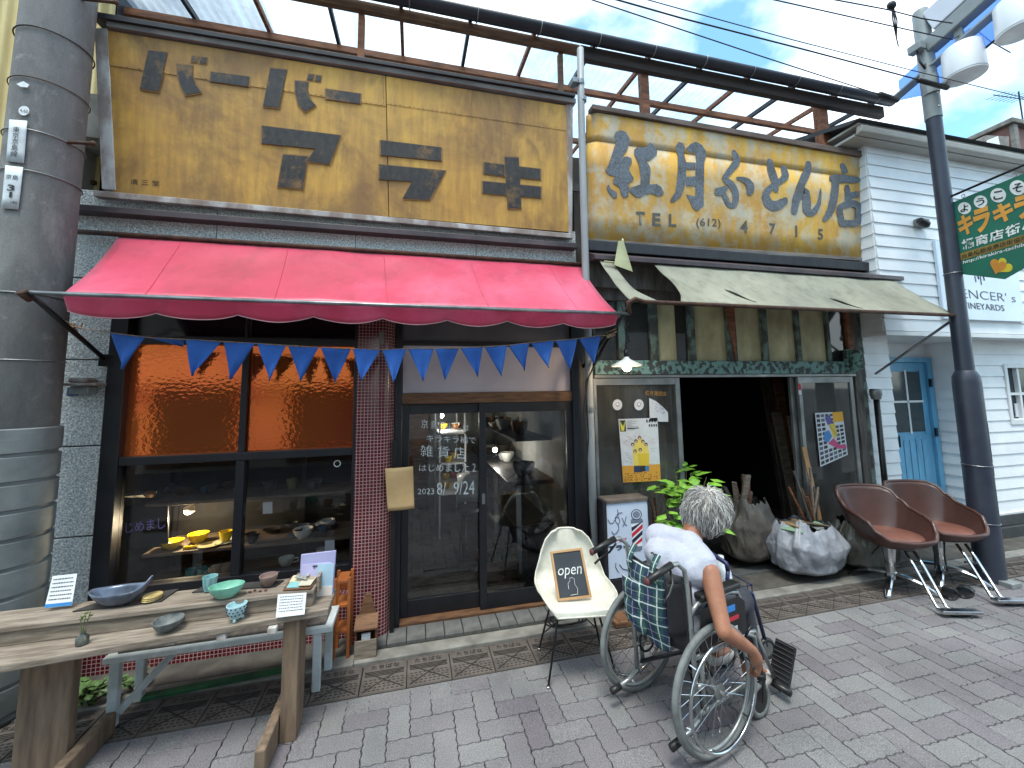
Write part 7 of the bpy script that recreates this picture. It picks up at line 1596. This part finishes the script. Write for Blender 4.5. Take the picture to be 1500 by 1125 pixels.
    MB().tube([(.24, y+s*.03, .40), (.26, y+s*.05, .47), (.29, y+s*.055, .50)], .007, 8).build('parking_brake', BLACK_METAL, wc, smooth=True)
    # foot plate swung up, ribbed
    fp = MB().slab([(.60, y*.9-.055, .07), (.60, y*.9+.055, .07), (.70, y*.9+.055, .26), (.70, y*.9-.055, .26)], (.012, 0, -.006)).build('foot_plate', PLASTIC_BLACK, wc, bevel=.004)
    for j in range(9): t_ = (j+.5)/9; p = V((lerp(.60, .70, t_), y*.9, lerp(.07, .26, t_))); MB().bar(p+V((-.004, -.05, .002)), p+V((-.004, .05, .002)), .005, .004).build('rib', pm('grey_rib', C(60, 62, 66), None, .6, bump=0), fp)
    MB().tube([(.605, y*.9-.062, .062), (.605, y*.9+.062, .062)], .018, 12).build('heel_roll', PLASTIC_BLACK, fp, smooth=True)
y_ = -.195-.0225
for k, (x0, z0, x1, z1, c_) in enumerate(((.10, .575, .215, .605, (52, 130, 206)), (.10, .53, .24, .55, (186, 44, 62)), (.16, .475, .225, .50, (206, 212, 218)), (.10, .465, .13, .505, (120, 176, 196)))):
    MB().slab([(x0, y_, z0), (x1, y_, z0+.0), (x1, y_, z1), (x0, y_, z1)], (0, -.001, 0)).build('sticker', flat(*c_), wc)
for a, b in (((-.05, .19, .19), (.25, -.19, .41)), ((-.05, -.19, .19), (.25, .19, .41))): MB().bar(a, b, .022, .012).build('cross_brace', BLACK_METAL, wc)
SEATC = pm('black_vinyl', C(26, 26, 30), C(36, 36, 40), .6, ns=8, bump=.2, bs=90)
MB().grid(lambda u, v: V((lerp(-.08, .33, v), lerp(-.19, .19, u), .435-.02*math.sin(math.pi*u))), 16, 6).build('seat_sling', SEATC, wc, smooth=True, solid=.01)
MB().grid(lambda u, v: V((lerp(-.088, -.106, v)-.045*math.sin(math.pi*u), lerp(-.19, .19, u), lerp(.44, .79, v))), 16, 8).build('backrest_sling', SEATC, wc, smooth=True, solid=.01)
# ================================================================ plaid bag on the backrest
t = NT('navy_green_plaid'); sx = t.n('ShaderNodeSeparateXYZ'); t.l(t.coord((1, 1, 1)), sx.inputs[0])
def band(c, per, lo, hi, ph=0):
    f = t.math('FRACT', t.math('ADD', t.math('DIVIDE', c, per), ph)); return t.math('MULTIPLY', t.math('GREATER_THAN', f, lo), t.math('LESS_THAN', f, hi))
yy, zz_ = sx.outputs['Y'], sx.outputs['Z']
navy, green = C(34, 42, 80), C(38, 82, 70)
c = t.mix(t.math('MULTIPLY', band(yy, .085, 0, .5), .8), navy, green); c = t.mix(t.math('MULTIPLY', band(zz_, .085, 0, .5), .5), c, C(30, 60, 66))
for co in (yy, zz_):
    c = t.mix(t.math('MULTIPLY', band(co, .085, .22, .29), .75), c, C(196, 206, 204)); c = t.mix(t.math('MULTIPLY', band(co, .085, .72, .77), .6), c, C(150, 160, 150)); c = t.mix(t.math('MULTIPLY', band(co, .085, .45, .5), .6), c, C(18, 22, 40))
PLAID = t.bsdf(c, .9, 0, t.noise(300, None, 2), .2, .001)
pbag = thing('plaid_bag', 'navy and green plaid cloth bag hung behind the wheelchair backrest', 'bag', WO, rz=WA)
def bagfn(y0, y1, z0, z1, xo, fat):
    def fn(u, v):
        bul = math.sin(math.pi*min(1, max(0, u)))**.6*math.sin(math.pi*min(1, v*.8+.16))**.8
        return V((xo-fat*bul-.01*noise.noise(V((u*4, v*4, 2))), lerp(y0, y1, u)+.01*math.sin(v*5), lerp(z1, z0, v)-.012*math.sin(u*math.pi*2)*v))
    return fn
MB().grid(bagfn(-.10, .15, .42, .79, -.135, .06), 28, 28).build('body', PLAID, pbag, smooth=True, solid=.006)
MB().grid(bagfn(.0, .15, .57, .70, -.185, .03), 18, 14).build('pocket_flap', PLAID, pbag, smooth=True, solid=.006)
MB().grid(bagfn(.01, .145, .46, .61, -.18, .035), 18, 14).build('pocket', PLAID, pbag, smooth=True, solid=.006)
for y in (-.06, .1): MB().grid(lambda u, v: V((-.14-.05*math.sin(v*math.pi), y+lerp(-.018, .018, u), lerp(.70, .86, v))), 3, 8).build('strap', PLAID, pbag, smooth=True, solid=.004)
MB().grid(lambda u, v: V((-.06-.12*math.sin(u*math.pi), lerp(-.185, -.10, u), lerp(.52, .76, v))), 8, 8).build('side_pouch', SEATC, pbag, smooth=True, solid=.006)
# ================================================================ seated man
def organic(name, mb, mat, parent, voxel=.008, it=6, disp=None):
    me = mb.mesh(name+'_raw', mat); ob = bpy.data.objects.new(name, me); COL.objects.link(ob)
    md = ob.modifiers.new('r', 'REMESH'); md.mode = 'VOXEL'; md.voxel_size = voxel
    md = ob.modifiers.new('s', 'SMOOTH'); md.factor = .5; md.iterations = it
    dg = bpy.context.evaluated_depsgraph_get(); me2 = bpy.data.meshes.new_from_object(ob.evaluated_get(dg)); bpy.data.objects.remove(ob)
    if disp:
        me2.update()
        for v in me2.vertices: v.co += v.normal*disp(v.co)
    me2.materials.clear(); me2.materials.append(mat); me2.polygons.foreach_set('use_smooth', [True]*len(me2.polygons))
    o = bpy.data.objects.new(name, me2); COL.objects.link(o); o.parent = parent; return o
man = thing('person', 'grey haired person in a white sleeveless shirt bending to push the wheelchair wheel', 'person', WO, rz=WA)
t = NT('tanned_skin'); cc = t.ramp(t.noise(9, None, 6), (.35, C(158, 108, 82)), (.65, C(134, 88, 66))); cc = t.mix(t.math('MULTIPLY', t.ramp(t.noise(60, None, 4), (.55, 0.0), (.7, 1.0)), .35), cc, C(122, 72, 52))
SKIN = t.bsdf(cc, .5, 0, t.noise(160, None, 4), .25, .002, Subsurface_Weight=.08, Subsurface_Scale=.01)
SR, EL, WRI = V((.062, -.198, .785)), V((-.02, -.318, .585)), V((.155, -.335, .462))
b = MB()
b.limb([SR, SR.lerp(EL, .3), SR.lerp(EL, .65), EL], [.05, .047, .04, .036])
b.limb([EL, EL.lerp(WRI, .3), EL.lerp(WRI, .7), WRI], [.035, .037, .030, .023])
PALM = V((.195, -.325, .405))
b.limb([WRI, WRI.lerp(PALM, .6), PALM], [.023, .028, .03]); b.ell(PALM+V((.006, .004, -.005)), (.034, .024, .042), 14, 10, Matrix.Rotation(R(-35), 3, 'Y'))
for k, (dx, dz, l1) in enumerate(((.030, .008, 1.0), (.024, -.012, 1.08), (.012, -.03, 1.0), (-.004, -.044, .82))):      # fingers curl inward round the hand rim
    k0 = PALM+V((dx, .004, dz-.012)); dirn = V((.55, .05, -.83)).normalized()
    k1 = k0+dirn*.036*l1+V((0, .004, 0)); k2 = k1+V((.004, .024, -.016))*l1; k3 = k2+V((-.010, .018, -.002))*l1
    b.limb([k0, k1, k2, k3], [.0105, .0098, .0088, .0078], 8)
th0 = PALM+V((-.002, .016, .026)); b.limb([th0, th0+V((.022, .022, -.004)), th0+V((.040, .026, -.022))], [.0125, .0105, .0088], 8)
# left arm resting across the lap
SL, ELl, WL_ = V((.085, .155, .845)), V((.20, .235, .66)), V((.36, .13, .60))
b.limb([SL, SL.lerp(ELl, .5), ELl], [.05, .044, .036]); b.limb([ELl, ELl.lerp(WL_, .4), WL_], [.036, .034, .023])
PL = WL_+V((.05, -.04, -.02)); b.limb([WL_, PL], [.024, .028])
for k in range(4): a0 = PL+V((.02, -.02+.014*k, -.01)); b.limb([a0, a0+V((.035, -.008, -.012)), a0+V((.05, -.01, -.035))], [.0095, .009, .008], 8)
b.limb([PL+V((-.01, -.02, .01)), PL+V((.02, -.045, -.005))], [.011, .009], 8)
# neck and head
NB, HC = V((.135, -.035, .865)), V((.262, -.058, 1.005))
Fh = V((.80, -.30, -.52)).normalized(); Uh = (V((0, 0, 1))-Fh*Fh.z).normalized(); Uh = (Uh+V((0, -.12, 0))).normalized(); Sh = Fh.cross(Uh).normalized(); Uh = Sh.cross(Fh)
MH = Matrix((Fh, Sh, Uh)).transposed()
def hp(f, s_, u): return HC+MH @ V((f, s_, u))
b.limb([NB, NB.lerp(hp(-.04, 0, -.06), .5), hp(-.035, 0, -.05)], [.058, .054, .054]); b.limb([SR.lerp(NB, .2), NB, SL.lerp(NB, .2)], [.045, .055, .045])
b.ell(HC, (.098, .076, .105), 24, 16, MH); b.ell(hp(.03, 0, -.055), (.062, .058, .062), 18, 12, MH); b.ell(hp(.055, 0, -.10), (.034, .036, .026), 14, 10, MH)
b.limb([hp(.088, 0, .005), hp(.112, 0, -.032), hp(.100, 0, -.042)], [.011, .015, .012], 10)
b.ell(hp(.086, 0, .028), (.018, .052, .012), 14, 8, MH)
for s in (-1, 1): b.ell(hp(-.008, s*.078, -.02), (.022, .009, .034), 12, 10, MH)
b.limb([hp(.082, -.022, -.072), hp(.09, 0, -.072), hp(.082, .022, -.072)], [.007, .009, .007], 8)
# torso core, so that the body is one continuous figure under the clothes
b.limb([V((.0, 0, .50)), V((.02, -.005, .64)), V((.07, -.02, .78)), NB], [.115, .105, .11, .06])
for s in (-1, 1): b.limb([V((.04, s*.09, .50)), V((.42, s*.10, .52)), V((.46, s*.11, .26)), V((.45, s*.11, .16))], [.085, .062, .05, .036]); b.limb([V((.45, s*.11, .16)), V((.46, s*.11, .12)), V((.58, s*.11, .10))], [.036, .034, .026])
organic('body', b, SKIN, man, .0055, 4)
# shirt
t = NT('white_cotton_shirt'); cc = t.ramp(t.noise(5, None, 6), (.35, C(172, 176, 188)), (.65, C(154, 158, 174)))
SHIRT = t.bsdf(cc, .85, 0, t.math('ADD', t.noise(7, t.coord((1, 1, 1), (0, 0, 0), 'Object', (0, .6, .4)), 5, .55, 1.2), t.math('MULTIPLY', t.noise(400, None, 2), .05)), .5, .03, Sheen_Weight=.15)
s = MB()
s.ell((-.005, 0, .53), (.145, .175, .12), 24, 14); s.ell((.01, -.005, .65), (.135, .175, .14), 24, 14); s.ell((.055, -.02, .765), (.132, .188, .12), 24, 14)
s.limb([V((.075, -.165, .795)), V((.11, -.04, .845)), V((.085, .145, .845))], [.068, .085, .072]); s.ell((.02, .04, .80), (.10, .12, .07), 18, 12)
def wr(p):
    a_, b_ = p.y*.75+p.z*.66, p.y*.66-p.z*.75; q = V((a_*13+p.x*4, b_*3.2, p.x*5)); q2 = V((a_*30, b_*7, p.x*9+4)); return .0085*(.45-abs(noise.noise(q)))*2+.003*(.4-abs(noise.noise(q2)))*2
organic('shirt', s, SHIRT, man, .008, 8, wr)
MB().tube([V((-.088+.004*math.sin(k*2.0), .04-.011*k, .825+.006*math.sin(k*1.3))) for k in range(4)], .004, 5).build('shirt_print', INK, man, smooth=True)
tr_ = MB()
for q in (-1, 1): tr_.limb([V((.03, q*.09, .50)), V((.42, q*.105, .525)), V((.47, q*.115, .22))], [.10, .075, .06])
tr_.ell((.0, 0, .49), (.13, .17, .08), 20, 12); organic('trousers', tr_, pm('dark_trousers', C(58, 60, 70), C(44, 46, 54), .85, ns=6, bump=.3), man, .01, 5)
for q in (-1, 1):
    sh_ = MB().ell((.53, q*.115, .085), (.115, .045, .038), 16, 10).ell((.47, q*.115, .10), (.06, .042, .05), 14, 10); organic('shoe', sh_, pm('light_canvas_shoe', C(196, 190, 186), C(170, 164, 160), .8), man, .008, 3)
for q in (-1, 1): MB().ell(hp(.079, q*.03, .006), (.009, .013, .009), 10, 8, MH).build('eye', flat(210, 206, 200, .3), man, smooth=True)
# hair: grey cap plus loose locks
t = NT('silver_hair'); g = t.n('ShaderNodeNewGeometry'); cc = t.ramp(g.outputs['Random Per Island'], (0, C(92, 90, 90)), (.35, C(150, 148, 146)), (.7, C(190, 188, 184)), (1, C(222, 220, 214))); HAIR = t.bsdf(cc, .45, 0, None, Anisotropic=.4)
h = MB(); h.ell(hp(-.016, 0, .012), (.094, .083, .102), 24, 16, MH)
hair = h.build('hair', pm('grey_hair_root', C(128, 126, 124), C(104, 102, 100), .7, ns=40, bump=.5, bs=90), man, smooth=True)
rg = random.Random(4); lk = MB(); crown = V((-.055, .01, .085)).normalized()
n = 0
while n < 4600:
    d = V((rg.gauss(0, 1), rg.gauss(0, 1), rg.gauss(0, 1))).normalized()
    if d.x > .55 and d.z < .55: continue
    if d.z < -.62 or (d.x > .15 and d.z < -.1): continue
    n += 1
    ax_ = d.cross(crown); tang = (d*d.dot(crown)-crown).normalized() if ax_.length > .05 else V((rg.gauss(0, 1), rg.gauss(0, 1), 0)).normalized()
    tang = (tang+V((rg.gauss(0, .28), rg.gauss(0, .28), rg.gauss(0, .28)))).normalized()
    L_ = rg.uniform(.045, .09)*(1.25 if d.z < 0 else 1); lift = rg.uniform(.002, .020)+(.018 if rg.random() < .14 else 0); pts = []
    base = V((d.x*.097, d.y*.085, d.z*.105)); 
    for k in range(5):
        q = k/4; p = base+tang*L_*q; p = p.normalized()*(V((p.normalized().x*.097, p.normalized().y*.086, p.normalized().z*.106)).length+.004+lift*math.sin(q*math.pi*.8)+.006*q)
        p.z -= .010*q*q if d.z > -.3 else .02*q*q
        pts.append(hp(p.x-.016, p.y, p.z+.012))
    lk.tube(pts, [.0015, .0018, .0016, .0011, .0003], 3, cap=False)
o = lk.build('hair_lock', HAIR, hair, smooth=True); o['kind'] = 'stuff'
# ================================================================ blue walking cart in front of the man
wk = V((2.02, 2.42, 0)); wkt = thing('walking_cart', 'navy wheeled walking cart with basket standing beyond the wheelchair', 'walker', wk)
NAVYT = pm('navy_tube', C(40, 50, 92), C(30, 38, 74), .4, .3, ns=9, bump=.05)
for y in (-.16, .16):
    MB().tube([wk+V((-.14, y, .08)), wk+V((-.1, y, .50)), wk+V((-.09, y, .56))], .012, 8).build('frame_tube', NAVYT, wkt, smooth=True); MB().tube([wk+V((.16, y, .08)), wk+V((.08, y, .40)), wk+V((-.09, y, .50))], .012, 8).build('frame_tube', NAVYT, wkt, smooth=True)
    for x in (-.14, .16):
        q = wk+V((x, y, .065)); MB().tube([q+V((.05*math.cos(a), 0, .05*math.sin(a))) for a in [R(20)*i for i in range(18)]], .014, 8, True).build('wheel', PLASTIC_BLACK, wkt, smooth=True); MB().lathe([(0, -.01), (.04, -.01), (.04, .01), (0, .01)], q, 16, Matrix.Rotation(R(90), 3, 'X')).build('wheel_disc', ALU, wkt)
MB().tube([wk+V((-.09, -.16, .56)), wk+V((-.09, -.15, .60)), wk+V((-.09, 0, .615)), wk+V((-.09, .15, .60)), wk+V((-.09, .16, .56))], .014, 10).build('handle', NAVYT, wkt, smooth=True)
for k in range(5): z = .24+k*.05; MB().tube([wk+V((x, y, z)) for x, y in ((-.11, -.14), (.10, -.14), (.10, .14), (-.11, .14))], .004, 6, True).build('basket_wire', NAVYT, wkt)
for k in range(7): 
    for y in (-.14, .14): x = -.11+k*.035; MB().tube([wk+V((x, y, .23)), wk+V((x, y, .45))], .003, 5).build('basket_wire', NAVYT, wkt)
MB().box(wk.x-.1, wk.x+.1, wk.y-.13, wk.y+.13, .225, .235).build('basket_floor', NAVYT, wkt)
nb2 = wk+V((-.03, -.03, .236)); ns = thing('water_bottle', 'clear bottle wrapped in printed newspaper standing in the cart basket', 'bottle', nb2)
MB().lathe([(0, 0), (.058, 0), (.06, .03), (.06, .26), (.045, .30), (.02, .33), (.02, .36), (0, .36)], nb2, 24).build('bottle', pm('milky_plastic', C(204, 212, 216), C(186, 194, 200), .25, ns=6, bump=.1), ns, smooth=True)
MB().lathe([(.0615, .03), (.062, .24)], nb2, 24).build('newspaper_wrap', pm('newsprint', C(196, 200, 204), C(130, 136, 146), .8, ns=55, sc=(1, 1, 3), bump=.1, lo=.46, hi=.54, dirt=.1), ns, smooth=True)
single(MB().lathe([(0, 0), (.05, 0), (.052, .004), (.05, .035), (.044, .04), (0, .042)], wk+V((.04, .06, .236)), 24), 'lunch_tin', pm('cream_tin', C(206, 190, 150), C(186, 168, 128), .4), 'round cream tin in the basket of the walking cart', 'tin', smooth=True, auto=40)
